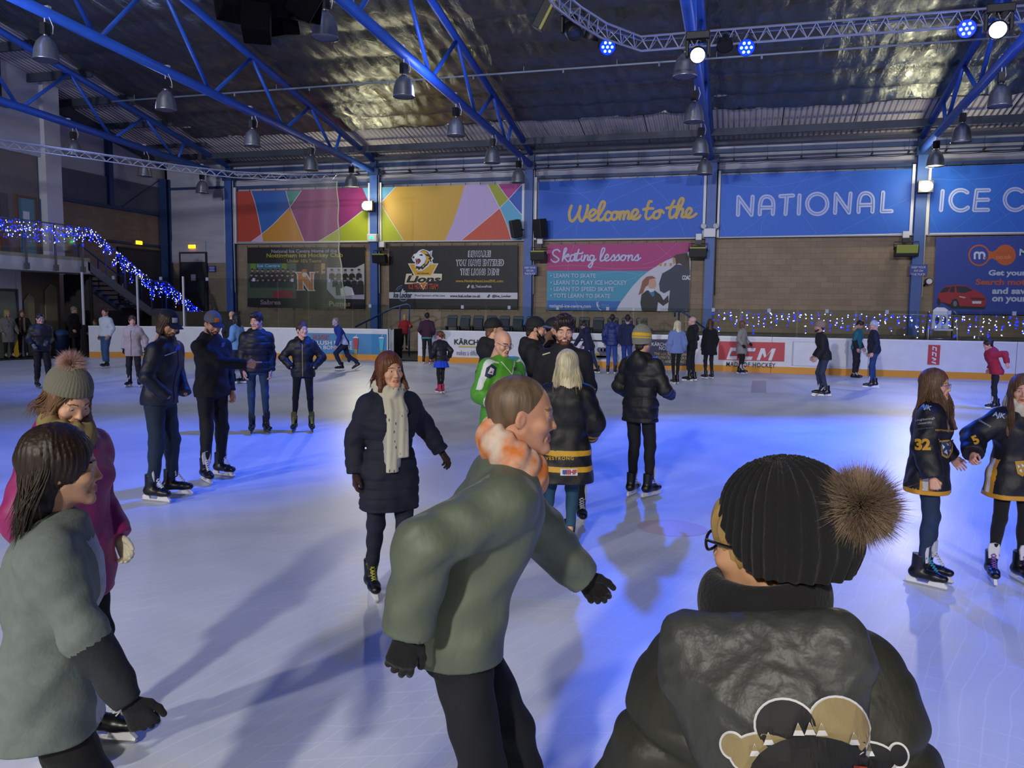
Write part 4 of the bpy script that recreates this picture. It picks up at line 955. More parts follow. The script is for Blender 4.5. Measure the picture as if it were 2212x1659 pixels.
N1 = [([(178, 408), (182, 282)], 0), ([(182, 282), (274, 408)], 0), ([(274, 408), (283, 280)], 0), *A_(333, 278, 96, 126), ([(480, 276), (570, 271)], 0), ([(526, 274), (516, 402)], 0), ([(616, 270), (610, 400)], 0), (arc(742, 331, 72, 0, 360, 24), 0),
      ([(868, 394), (875, 260)], 0), ([(875, 260), (967, 392)], 0), ([(967, 392), (979, 257)], 0), *A_(1035, 254, 102, 134), ([(1211, 250), (1201, 384)], 0), ([(1201, 384), (1270, 382)], 0)]
inline(a, N1); a.done('lettering', t, 'pale inline NATIONAL lettering')
a = Art(1540, 340, 3.292)
t = banner('wall_banner', 'blue banner with pale inline lettering ICE C right of the lit column', 'banner', a, [(1552, 68), (2700, 28), (2690, 526), (1540, 540)], '#1e62cc', 'blue welcome banners', 1); a.up()
lines_art(a, LN, [[(1552, 150), (1750, 160), (2000, 140), (2212, 100)], [(1700, 80), (1980, 300), (2180, 535)], [(1690, 535), (1950, 330), (2150, 120)], [(1545, 400), (1600, 530)], [(1900, 525), (2300, 280)]], 2.4); a.done('thin_lines', t); a.up()
inline(a, [([(1634, 240), (1622, 374)], 0), (arc(1762, 305, 73, 310, 45, 16), 0), ([(1963, 233), (1876, 235)], 0), ([(1876, 235), (1858, 374)], 0), ([(1858, 374), (1956, 373)], 0), ([(1866, 303), (1956, 301)], 0), (arc(2150, 300, 75, 310, 45, 16), 0)])
a.done('lettering', t, 'pale inline ICE C lettering')

# junior team poster
a = Art(500, 390, 5.53)
t = banner('wall_poster', 'black ice hockey club poster with team photographs behind the net', 'poster', a, [(188, 800), (1588, 795), (1588, 1528), (190, 1506)], '#0b0b0d'); a.up()
a.poly('#4a5a48', [(190, 990), (775, 988), (775, 1408), (192, 1402)]); a.poly('#a9aab4', [(1140, 1040), (1480, 1042), (1588, 990), (1588, 1418), (1240, 1412), (1140, 1300)]); a.poly('#5a4638', [(985, 990), (1120, 990), (1120, 1180), (985, 1180)]); a.up()
a.poly('#6c8a2c', [(225, 992), (290, 992), (290, 1060), (225, 1060)]); a.poly('#6c8a2c', [(600, 992), (660, 992), (660, 1060), (600, 1060)]); a.poly('#3c6f86', [(300, 992), (595, 992), (590, 1060), (300, 1060)]); a.poly('#b08c50', [(1072, 990), (1115, 990), (1115, 1120), (1072, 1120)])
rr = random.Random(4); a.up()
def team(x0, x1, y, n, s, shirt, pitch=0):
    for k in range(n):
        x = x0+(x1-x0)*(k+.5)/n+rr.uniform(-3, 3); yy = y+rr.uniform(-4, 4)
        a.poly(shirt, [(x-s*1.1, yy+s*3.6), (x-s*1.15, yy+s*1.5), (x-s*.5, yy+s*.95), (x+s*.5, yy+s*.95), (x+s*1.15, yy+s*1.5), (x+s*1.1, yy+s*3.6)]); a.ell('#b08c76', x, yy, s*.55, s*.72, 12); a.ell('#2a1e18', x, yy-s*.42, s*.56, s*.42, 10)
team(220, 770, 1075, 9, 26, '#26282a'); a.up(); team(205, 760, 1130, 9, 26, '#1f2123'); a.up(); team(210, 740, 1185, 8, 26, '#2a3438'); a.up(); team(990, 1140, 1085, 2, 28, '#1a1c1e')
a.up(); team(1160, 1560, 1080, 5, 30, '#141518'); a.up(); team(1205, 1580, 1165, 5, 30, '#18191d'); a.up(); a.poly('#141418', [(1240, 1240), (1580, 1240), (1580, 1360), (1250, 1370)]); a.poly('#d2d2da', [(1300, 1290), (1370, 1260), (1440, 1280), (1470, 1370), (1310, 1385)]); a.poly('#8a2838', [(500, 1320), (700, 1310), (760, 1400), (500, 1400)])
a.done('team_pictures', t); a.up()
Np = [(752, 1092), (880, 1092), (960, 1210), (925, 1120), (915, 1092), (1005, 1092), (978, 1120), (978, 1300), (1003, 1318), (925, 1318), (855, 1210), (855, 1290), (880, 1310), (778, 1310), (790, 1290), (785, 1120)]
a.poly('#c9c9cf', [(752, 1090), (890, 1090), (940, 1170), (930, 1090), (1007, 1090), (985, 1120), (985, 1295), (1005, 1320), (915, 1320), (862, 1240), (862, 1290), (885, 1313), (775, 1313), (786, 1290), (780, 1122)]); a.up()
a.poly('#b8702c', [(770, 1100), (885, 1102), (950, 1220), (942, 1102), (995, 1100), (972, 1122), (974, 1300), (985, 1312), (925, 1310), (850, 1190), (850, 1292), (866, 1305), (790, 1305), (798, 1290), (794, 1120)]); a.up()
a.poly('#b0522c', [(835, 1100), (840, 1070), (865, 1055), (900, 1065), (905, 1095), (880, 1110)]); a.ell('#c8beb4', 870, 1125, 26, 30); a.done('club_emblem', t); a.up()
a.text('#a9a6b8', 'National Ice Centre Home of the', 478, 1258, 822, 862, bold=.01); a.text('#a8a23c', 'Nottingham Ice Hockey Club', 420, 1330, 868, 932, bold=.02); a.text('#98923a', "Under 10's Teams", 665, 1075, 938, 980, bold=.02); a.text('#9ac0cc', 'Ice Centre', 310, 580, 998, 1035, bold=.02)
a.text('#8a7880', 'Sabres', 345, 590, 1425, 1482, bold=.03); a.text('#a08c70', 'Pumas', 1165, 1420, 1440, 1503, bold=.03); a.done('lettering', t)
# lions poster
a = Art(820, 380, 5.353)
t = banner('wall_poster', 'black lions poster with roaring lion emblem and BEWARE lettering', 'poster', a, [(108, 813), (1597, 800), (1595, 1540), (110, 1530)], '#0b0b0d'); a.up()
a.poly('#c6c6d0', [(110, 1345), (1595, 1350), (1595, 1425), (110, 1418)]); a.poly('#d8d4d0', [(328, 1012), (680, 1012), (610, 1145), (505, 1318), (395, 1145)]); a.up()
a.poly('#cfa024', [(345, 1022), (662, 1022), (598, 1142), (505, 1295), (408, 1142)]); a.up()
a.poly('#d5d8e2', [(370, 945), (395, 905), (425, 895), (455, 862), (500, 846), (550, 862), (575, 875), (612, 860), (600, 925), (625, 955), (608, 975), (622, 1020), (590, 1005), (565, 1045), (535, 1065), (500, 1095), (455, 1100), (425, 1085), (412, 1050), (410, 1000), (385, 985)]); a.up()
a.poly('#17171b', [(470, 872), (505, 856), (545, 872), (572, 890), (600, 875), (585, 925), (608, 950), (592, 968), (606, 1002), (580, 985), (555, 1030), (530, 1050), (495, 1085), (480, 1070), (450, 1090), (440, 1070), (418, 1075), (420, 1040), (470, 1050), (520, 1010), (540, 960), (530, 915)]); a.up()
a.poly('#cfa024', [(465, 880), (505, 862), (545, 880), (560, 905), (530, 905)]); a.poly('#cfa024', [(535, 920), (580, 940), (560, 960), (590, 975), (560, 990), (545, 1020), (520, 1030), (540, 970)]); a.poly('#cfa024', [(520, 1030), (505, 1060), (490, 1040)])
a.poly('#e0e2ea', [(382, 945), (408, 912), (460, 888), (512, 905), (530, 950), (515, 1000), (475, 1042), (430, 1030), (455, 1000), (455, 965), (405, 965)]); a.poly('#c8c4d8', [(560, 890), (596, 880), (580, 915)]); a.up()
a.poly('#17171b', [(415, 955), (465, 958), (478, 985), (455, 1015), (425, 1025), (420, 995)]); a.poly('#17171b', [(455, 912), (492, 902), (500, 925), (470, 922)]); a.poly('#17171b', [(376, 938), (400, 925), (405, 948), (385, 955)]); a.up()
a.poly('#b03038', [(432, 968), (458, 970), (465, 988), (445, 1012), (430, 1010)]); a.poly('#ffffff', [(425, 958), (435, 958), (430, 975)]); a.poly('#ffffff', [(430, 1015), (440, 1013), (434, 1000)]); a.done('lion_emblem', t); a.up()
a.poly('#d8cfae', [(288, 1248), (308, 1132), (375, 1128), (372, 1150), (600, 1150), (610, 1128), (722, 1132), (718, 1200), (700, 1212), (540, 1222), (535, 1232), (300, 1252)]); a.up()
a.text('#17171b', 'Lions', 305, 708, 1152, 1235, bold=.045, shear=.25); a.text('#17171b', 'NOTTINGHAM', 435, 568, 1120, 1135, bold=.02); a.up(); a.text('#b8482c', 'ICE HOCKEY TEAM', 335, 676, 1245, 1308, bold=.02); a.done('lettering', t, 'emblem lettering'); a.up()
for s, x0, x1, y0, y1 in (('BEWARE!', 1020, 1288, 862, 940), ('YOU HAVE ENTERED', 882, 1438, 965, 1043), ('THE LIONS DEN!', 932, 1382, 1070, 1150)): a.text('#c0c2cc', s, x0, x1, y0, y1, bold=.085, shear=.1, spacing=1.18)
a.up(); a.up()
for s, x0, x1, y0, y1 in (('BEWARE!', 1030, 1278, 870, 932), ('YOU HAVE ENTERED', 893, 1428, 973, 1035), ('THE LIONS DEN!', 943, 1372, 1078, 1142)): a.text('#17171b', s, x0, x1, y0, y1, bold=.025, shear=.1, spacing=1.18)
a.text('#c09c28', 'www.NottinghamLionsENL.com', 880, 1428, 1200, 1240, bold=.02); a.text('#c0c2cc', '@_TheLionsPride', 1060, 1295, 1262, 1300, bold=.02)
bird = [(0, .55), (.12, .62), (.28, .52), (.42, .38), (.5, .1), (.7, 0), (.88, .12), (1, .1), (.92, .25), (.9, .55), (.7, .85), (.4, 1), (.05, .88), (.28, .8), (.1, .68)]
a.poly('#c0c2cc', [(1005+40*x, 1258+40*y) for x, y in bird]); a.poly('#2a3c58', [(1238+40*x, 1368+40*y) for x, y in bird])
a.text('#22304c', 'Ice Locker', 158, 375, 1345, 1410, bold=.04, shear=.2); a.text('#3c4c6c', 'Proud Sponsors of the Lions', 405, 755, 1370, 1402, shear=.2, bold=.01); a.text('#2a3448', 'www.IceLocker.co.uk', 812, 1165, 1372, 1405, bold=.03); a.text('#2a3c58', '@Ice_Locker', 1300, 1520, 1374, 1410, bold=.03, shear=.15); a.up()
a.poly('#c6c6d0', [(265, 1298), (275, 1325), (300, 1330), (280, 1345), (262, 1350), (240, 1350), (255, 1330)]); a.line('#5a80b0', arc(262, 1340, 72, 200, 270), 8, 0); a.line('#5a80b0', arc(262, 1350, 60, 200, 260), 6, 0); a.line('#5a80b0', arc(275, 1390, 55, 30, 140), 10, 0); a.done('lettering', t, 'poster lettering')
# skating lessons poster
a = Art(1150, 360, 5.0275)
t = banner('wall_poster', 'pink and turquoise Skating lessons poster with girl and coach', 'poster', a, [(165, 849), (1726, 820), (1700, 1573), (155, 1556)], '#c3c4d2'); a.up()
a.poly('#a82f74', [(165, 849), (1726, 820), (1722, 918), (1590, 962), (1450, 1020), (1350, 1080), (1265, 1132), (160, 1132)]); a.poly('#3a93b2', [(160, 1132), (1265, 1132), (1180, 1200), (1090, 1295), (1015, 1395), (965, 1462), (157, 1452)]); a.poly('#2262b0', [(157, 1452), (965, 1462), (935, 1510), (908, 1566), (155, 1556)]); a.up()
lines_art(a, '#c078a8', [[(170, 1085), (500, 1070), (900, 1110), (1350, 1090)], [(450, 850), (400, 1000), (385, 1130)], [(1340, 835), (1500, 980)], [(1580, 825), (1380, 1000), (1200, 1060)]], 3); lines_art(a, '#6ab4cc', [[(160, 1150), (500, 1200), (900, 1140), (1200, 1180)], [(385, 1132), (420, 1300), (500, 1555)], [(600, 1450), (900, 1300), (1250, 1140)]], 3)
a.done('colour_fields', t); a.up()
# coach and girl in the printed picture
a.poly('#242c44', [(1500, 1110), (1560, 1060), (1690, 1075), (1712, 1130), (1700, 1573), (1470, 1568), (1495, 1340), (1430, 1375), (1385, 1350), (1375, 1270), (1410, 1160)]); a.up(); a.poly('#32241f', [(1525, 985), (1560, 955), (1680, 935), (1705, 1000), (1710, 1130), (1660, 1090), (1600, 1050), (1560, 1060)]); a.poly('#b08a72', [(1520, 985), (1550, 990), (1560, 1045), (1530, 1060)]); a.up()
a.poly('#141519', [(1240, 1345), (1330, 1345), (1390, 1390), (1425, 1450), (1475, 1395), (1480, 1470), (1420, 1512), (1365, 1470), (1350, 1570), (1190, 1566), (1172, 1480), (1185, 1390)]); a.up()
a.poly('#3068a8', [(1250, 1340), (1325, 1340), (1325, 1400), (1305, 1415)]); a.up(); a.ell('#c49a82', 1300, 1270, 45, 62); a.poly('#d0d4e0', [(1245, 1330), (1320, 1325), (1325, 1350), (1285, 1365)]); a.up(); a.poly('#8e5038', [(1345, 1215), (1300, 1185), (1240, 1195), (1195, 1240), (1175, 1320), (1150, 1395), (1200, 1370), (1225, 1310), (1260, 1280), (1270, 1225), (1310, 1215)])
for x in (1380, 1430, 1490): a.poly('#c08a3a', [(x, 1050), (x+25, 1045), (x+25, 1075), (x, 1080)])
a.text('#d4d6de', 'COAC', 1625, 1716, 1180, 1230, bold=.03, spacing=.9); a.done('printed_picture', t); a.up()
SKA = [[(298, 922), (270, 900), (228, 918), (226, 955), (268, 985), (288, 1010), (260, 1036), (222, 1030), (205, 1008)], [(325, 1030), (345, 960), (372, 895), (352, 892), (337, 960), (325, 1030)], [(335, 1000), (385, 950), (395, 972), (352, 985), (385, 1030), (408, 1015)],
 [(462, 962), (428, 960), (410, 1000), (425, 1025), (452, 1005), (466, 960), (460, 1015), (480, 1018)], [(505, 900), (482, 980), (486, 1022), (515, 1005)], [(462, 945), (540, 943)], [(540, 968), (530, 1008), (545, 1024), (562, 1005)], [(545, 930), (548, 932)], [(568, 962), (560, 1025)], [(560, 1010), (588, 965), (606, 970), (600, 1015), (622, 1015)],
 [(666, 968), (636, 965), (622, 1000), (640, 1022), (664, 1000), (672, 965), (655, 1050), (630, 1095), (610, 1080), (640, 1045), (690, 1005)], [(735, 1005), (778, 925), (785, 890), (762, 890), (742, 960), (740, 1018), (765, 1020), (790, 1002)], [(788, 1005), (825, 978), (815, 952), (790, 975), (790, 1012), (815, 1022), (850, 1002)],
 [(850, 1002), (886, 955), (892, 985), (892, 1012), (862, 1020)], [(890, 1012), (936, 955), (942, 985), (942, 1012), (912, 1020)], [(940, 1012), (962, 990), (988, 960), (965, 978), (960, 1008), (985, 1020), (1008, 1000), (1010, 968), (990, 960), (1030, 970)], [(1045, 962), (1040, 1022)], [(1040, 1005), (1066, 965), (1086, 970), (1080, 1012), (1098, 1016)], [(1098, 1014), (1146, 955), (1150, 985), (1150, 1012), (1118, 1020)], [(1150, 1012), (1175, 992)]]
lines_art(a, '#b9bce0', SKA, 17); a.done('lettering', t, 'pale handwritten Skating lessons'); a.up()
for s, x1, y0, y1 in (('• LEARN TO SKATE', 690, 1162, 1208), ('• LEARN TO PLAY ICE HOCKEY', 1030, 1236, 1284), ('• LEARN TO SPEED SKATE', 885, 1308, 1354), ('• TOTS LEARN TO SKATE', 847, 1380, 1426)): a.text('#a4bcd8', s, 194, x1, y0, y1, bold=.03)
a.text('#c4c8e0', 'national-ice-centre.com', 185, 636, 1494, 1535, bold=.02); a.text('#8ab0d8', 'National', 752, 828, 1496, 1510); a.text('#8ab0d8', 'Ice Centre', 752, 840, 1518, 1532); a.line('#c4c8e0', arc(790, 1480, 92, 185, 120), 8, 0); a.line('#c4c8e0', arc(770, 1500, 62, 215, 110), 5, 0); a.line('#c4c8e0', arc(765, 1480, 55, 190, 130), 5, 0); a.done('lettering', t, 'poster small lettering')
# car advert
a = Art(1540, 340, 3.292)
t = banner('wall_poster', 'navy car advert poster with red car and orange round logos', 'poster', a, [(1587, 572), (2650, 546), (2620, 1125), (1566, 1112)], '#26409a'); a.up()
a.ell('#c05a26', 1893, 696, 77); a.ell('#c05a26', 2080, 694, 74); a.poly('#c05a26', [(1945, 655), (1985, 672), (2020, 655), (2020, 735), (1985, 718), (1945, 735)]); a.up(); a.ell('#26409a', 1893, 696, 66); a.up()
lines_art(a, '#c9cfe8', [[(1862, 718), (1862, 690), (1866, 680), (1880, 676), (1893, 684), (1895, 718)], [(1895, 690), (1905, 678), (1920, 678), (1930, 690), (1930, 718)]], 15); a.ell('#c05a26', 1936, 714, 8)
a.text('#a04820', 'motorpoint', 2010, 2125, 672, 688); a.text('#d08858', 'co.uk', 2012, 2124, 692, 722, bold=.02); a.text('#a9c4d4', 'M', 2178, 2232, 650, 698, bold=.04); a.done('round_logos', t); a.up()
a.text('#b4c4dc', 'Get your', 1958, 2228, 800, 852, bold=.04); a.text('#b4503a', 'Search mot', 1868, 2222, 864, 908, bold=.04); a.text('#b4c4dc', 'and save', 1984, 2260, 926, 972, bold=.04); a.text('#b4c4dc', 'on your', 1982, 2232, 992, 1040, bold=.04); a.done('lettering', t); a.up()
a.poly('#0f1020', [(1610, 1020), (1940, 1060), (1930, 1080), (1700, 1075)]); a.ell('#15161c', 1722, 1040, 25, 34); a.ell('#15161c', 1607, 1024, 14, 28); a.ell('#15161c', 1898, 1062, 28, 18); a.up()
a.poly('#a01e2c', [(1597, 1002), (1602, 975), (1640, 925), (1660, 914), (1730, 907), (1800, 912), (1850, 938), (1920, 972), (1940, 1000), (1942, 1040), (1930, 1062), (1850, 1060), (1755, 1058), (1745, 1015), (1722, 1004), (1700, 1012), (1690, 1045), (1620, 1026), (1612, 1000)]); a.up()
a.poly('#141824', [(1612, 965), (1640, 930), (1665, 922), (1690, 922), (1672, 955)]); a.poly('#141824', [(1695, 920), (1720, 915), (1718, 960), (1680, 958)]); a.poly('#1c2434', [(1728, 914), (1800, 918), (1850, 945), (1790, 965), (1735, 960)]); a.ell('#70707c', 1722, 1040, 14, 20); a.poly('#c8ccd8', [(1845, 1022), (1910, 1022), (1908, 1040), (1844, 1040)]); a.poly('#581018', [(1830, 995), (1935, 1000), (1930, 1015), (1840, 1014)]); a.poly('#c0b0b4', [(1750, 985), (1800, 995), (1790, 1002), (1755, 995)]); a.done('car_picture', t)
# ================================================================ PEOPLE: bodies and clothes grown as smooth blended volumes
def V3(*a): return np.array(a, dtype=np.float64)
class Vol:
    """signed-distance grid with smooth unions; meshed by surface nets"""
    def __init__(s, lo, hi, v):
        s.v = v; s.ax = [np.arange(lo[i]-2*v, hi[i]+3*v, v) for i in range(3)]
        s.d = np.full([len(a) for a in s.ax], 1e3, np.float32)
    def box(s, lo, hi):
        sl = []
        for i in range(3):
            a = max(0, int((lo[i]-s.ax[i][0])/s.v)-1); b = min(len(s.ax[i]), int((hi[i]-s.ax[i][0])/s.v)+3)
            if b <= a: return None
            sl.append(slice(a, b))
        X = s.ax[0][sl[0]][:, None, None]; Y = s.ax[1][sl[1]][None, :, None]; Z = s.ax[2][sl[2]][None, None, :]
        return tuple(sl), X, Y, Z
    def put(s, sl, e, k, op='add'):
        d = s.d[sl]; k = max(k, 1e-5)
        if op == 'add':
            h = np.clip(.5+.5*(d-e)/k, 0, 1); s.d[sl] = np.where(d > 100, e, d+(e-d)*h-k*h*(1-h))
        else:
            e = -e; h = np.clip(.5-.5*(d-e)/k, 0, 1); s.d[sl] = np.where(d > 100, d, d+(e-d)*h+k*h*(1-h))
    def cap(s, a, b, ra, rb=None, k=.02, flat=False, sc=(1, 1, 1), op='add', mod=None):
        """tapered capsule; sc squeezes it per axis; flat cuts it square at b"""
        rb = ra if rb is None else rb; a = V3(*a); b = V3(*b); m = max(ra, rb)*max(1, max(sc))+k+2*s.v
        q = s.box(np.minimum(a, b)-m, np.maximum(a, b)+m)
        if q is None: return
        sl, X, Y, Z = q; ba = b-a; L2 = max(float(ba@ba), 1e-9)
        px, py, pz = X-a[0], Y-a[1], Z-a[2]
        t0 = (px*ba[0]+py*ba[1]+pz*ba[2])/L2; t = np.clip(t0, 0, 1)
        dx, dy, dz = (px-t*ba[0])/sc[0], (py-t*ba[1])/sc[1], (pz-t*ba[2])/sc[2]
        e = np.sqrt(dx*dx+dy*dy+dz*dz)-(ra+(rb-ra)*t)
        if mod is not None: e = e+mod(X, Y, Z, t*sqrt(L2))
        if flat: e = np.maximum(e, (t0-1)*sqrt(L2))
        s.put(sl, e.astype(np.float32), k, op)
    def ell(s, c, r, k=.015, R=None, op='add', mod=None):
        c = V3(*c); r = V3(*r); m = r.max()+k+2*s.v if R is not None else r+k+2*s.v
        q = s.box(c-m, c+m)
        if q is None: return
        sl, X, Y, Z = q; x, y, z = X-c[0], Y-c[1], Z-c[2]
        if R is not None:
            R = np.array(R); x, y, z = (R[0][0]*x+R[1][0]*y+R[2][0]*z, R[0][1]*x+R[1][1]*y+R[2][1]*z, R[0][2]*x+R[1][2]*y+R[2][2]*z)
        k0 = np.sqrt((x/r[0])**2+(y/r[1])**2+(z/r[2])**2); k1 = np.sqrt((x/r[0]**2)**2+(y/r[1]**2)**2+(z/r[2]**2)**2)+1e-9
        e = k0*(k0-1)/k1
        if mod is not None: e = e+mod(X, Y, Z, None)
        s.put(sl, e.astype(np.float32), k, op)
    def loft(s, secs, k=.02, p=2.3, mod=None, yaw=0.):
        """stack of ellipses: (z, cx, cy, half width, half depth)"""
        S = np.array(sorted(secs)); zs = S[:, 0]; m = S[:, 3:5].max()*1.2+k+.03
        q = s.box((S[:, 1].min()-m, S[:, 2].min()-m, zs[0]-k-.02), (S[:, 1].max()+m, S[:, 2].max()+m, zs[-1]+k+.02))
        if q is None: return
        sl, X, Y, Z = q; z = Z[0, 0]
        f = lambda i: pchip(zs, S[:, i], z)[None, None, :]
        cx, cy, a, b = f(1), f(2), f(3), f(4); x, y = X-cx, Y-cy
        if yaw: x, y = x*cos(yaw)+y*sin(yaw), -x*sin(yaw)+y*cos(yaw)
        e = ((np.abs(x)/a)**p+(np.abs(y)/b)**p)**(1/p); e = (e-1)*np.minimum(a, b)
        if mod is not None: e = e+mod(X, Y, Z, None)
        e = np.maximum(e, np.maximum(zs[0]-Z, Z-zs[-1])); s.put(sl, e.astype(np.float32), k)
    def cut(s, p, n):
        """remove everything on the side n points to"""
        X, Y, Z = s.ax[0][:, None, None], s.ax[1][None, :, None], s.ax[2][None, None, :]
        e = ((X-p[0])*n[0]+(Y-p[1])*n[1]+(Z-p[2])*n[2]).astype(np.float32); s.d = np.maximum(s.d, e)
    def mesh(s):
        d = s.d; d[0], d[-1] = np.abs(d[0])+1e-3, np.abs(d[-1])+1e-3
        d[:, 0], d[:, -1] = np.abs(d[:, 0])+1e-3, np.abs(d[:, -1])+1e-3; d[:, :, 0], d[:, :, -1] = np.abs(d[:, :, 0])+1e-3, np.abs(d[:, :, -1])+1e-3
        I = d < 0; shp = np.array(d.shape); cs = shp-1; N = int(np.prod(cs)); st = np.array([cs[1]*cs[2], cs[2], 1])
        cells = []; pos = []; quads = []
        for a in range(3):
            s0 = [slice(None)]*3; s1 = [slice(None)]*3; s0[a] = slice(0, -1); s1[a] = slice(1, None)
            A, B = I[tuple(s0)], I[tuple(s1)]; ix = np.argwhere(A != B)
            if len(ix) == 0: continue
            d0 = d[tuple(ix.T)]; i1 = ix.copy(); i1[:, a] += 1; d1 = d[tuple(i1.T)]
            t = d0/(d0-d1); P = ix.astype(np.float64); P[:, a] += t
            o = [j for j in range(3) if j != a]; c4 = []
            for u, w in ((-1, -1), (0, -1), (0, 0), (-1, 0)):
                c = ix.copy(); c[:, o[0]] += u; c[:, o[1]] += w; c = np.clip(c, 0, cs-1); f = c@st; c4.append(f); cells.append(f); pos.append(P)
            Q = np.stack(c4, 1); flip = A[tuple(ix.T)]
            if a == 1: flip = ~flip
            Q[~flip] = Q[~flip][:, ::-1]; quads.append(Q)
        if not cells: return np.zeros((0, 3)), np.zeros((0, 4), int)
        cells = np.concatenate(cells); pos = np.concatenate(pos); quads = np.concatenate(quads)
        uniq, inv = np.unique(cells, return_inverse=True); n = np.bincount(inv)
        Vt = np.stack([np.bincount(inv, pos[:, j])/n for j in range(3)], 1)
        Vt = Vt*s.v+np.array([a[0] for a in s.ax]); lut = np.searchsorted(uniq, quads)
        return Vt, lut
def pchip(x, y, xi):
    t = np.clip(np.searchsorted(x, xi)-1, 0, len(x)-2); h = (xi-x[t])/(x[t+1]-x[t]); h = np.clip(h, 0, 1)
    m = np.gradient(y, x); dx = x[t+1]-x[t]
    h00, h10, h01, h11 = 2*h**3-3*h*h+1, h**3-2*h*h+h, -2*h**3+3*h*h, h**3-h*h
    return h00*y[t]+h10*dx*m[t]+h01*y[t+1]+h11*dx*m[t+1]
def np_mesh(name, verts, faces, mats, parent=None, idx=None, label=None, smooth=True):
    me = bpy.data.meshes.new(name); n = len(verts); m = len(faces); w = faces.shape[1] if m else 4
    me.vertices.add(n); me.vertices.foreach_set('co', np.ascontiguousarray(verts, np.float32).ravel())
    me.loops.add(m*w); me.loops.foreach_set('vertex_index', np.ascontiguousarray(faces, np.int32).ravel())
    me.polygons.add(m); me.polygons.foreach_set('loop_start', np.arange(0, m*w, w, dtype=np.int32)); me.polygons.foreach_set('loop_total', np.full(m, w, np.int32))
    for mm in (mats if isinstance(mats, (list, tuple)) else [mats]): me.materials.append(mm)
    if idx is not None: me.polygons.foreach_set('material_index', np.ascontiguousarray(idx, np.int32))
    if smooth: me.polygons.foreach_set('use_smooth', np.ones(m, bool))
    me.update(calc_edges=True); me.validate()
    return link_mesh(name, me, parent, label)
def join_arrays(parts):
    V, F, M_ = [], [], []; o = 0
    for v, f, m in parts: V.append(v); F.append(f+o); M_.append(m if isinstance(m, np.ndarray) else np.full(len(f), m)); o += len(v)
    return np.concatenate(V), np.concatenate(F), np.concatenate(M_)
def xf(M4, v): M4 = np.array(M4); return v@M4[:3, :3].T+M4[:3, 3]

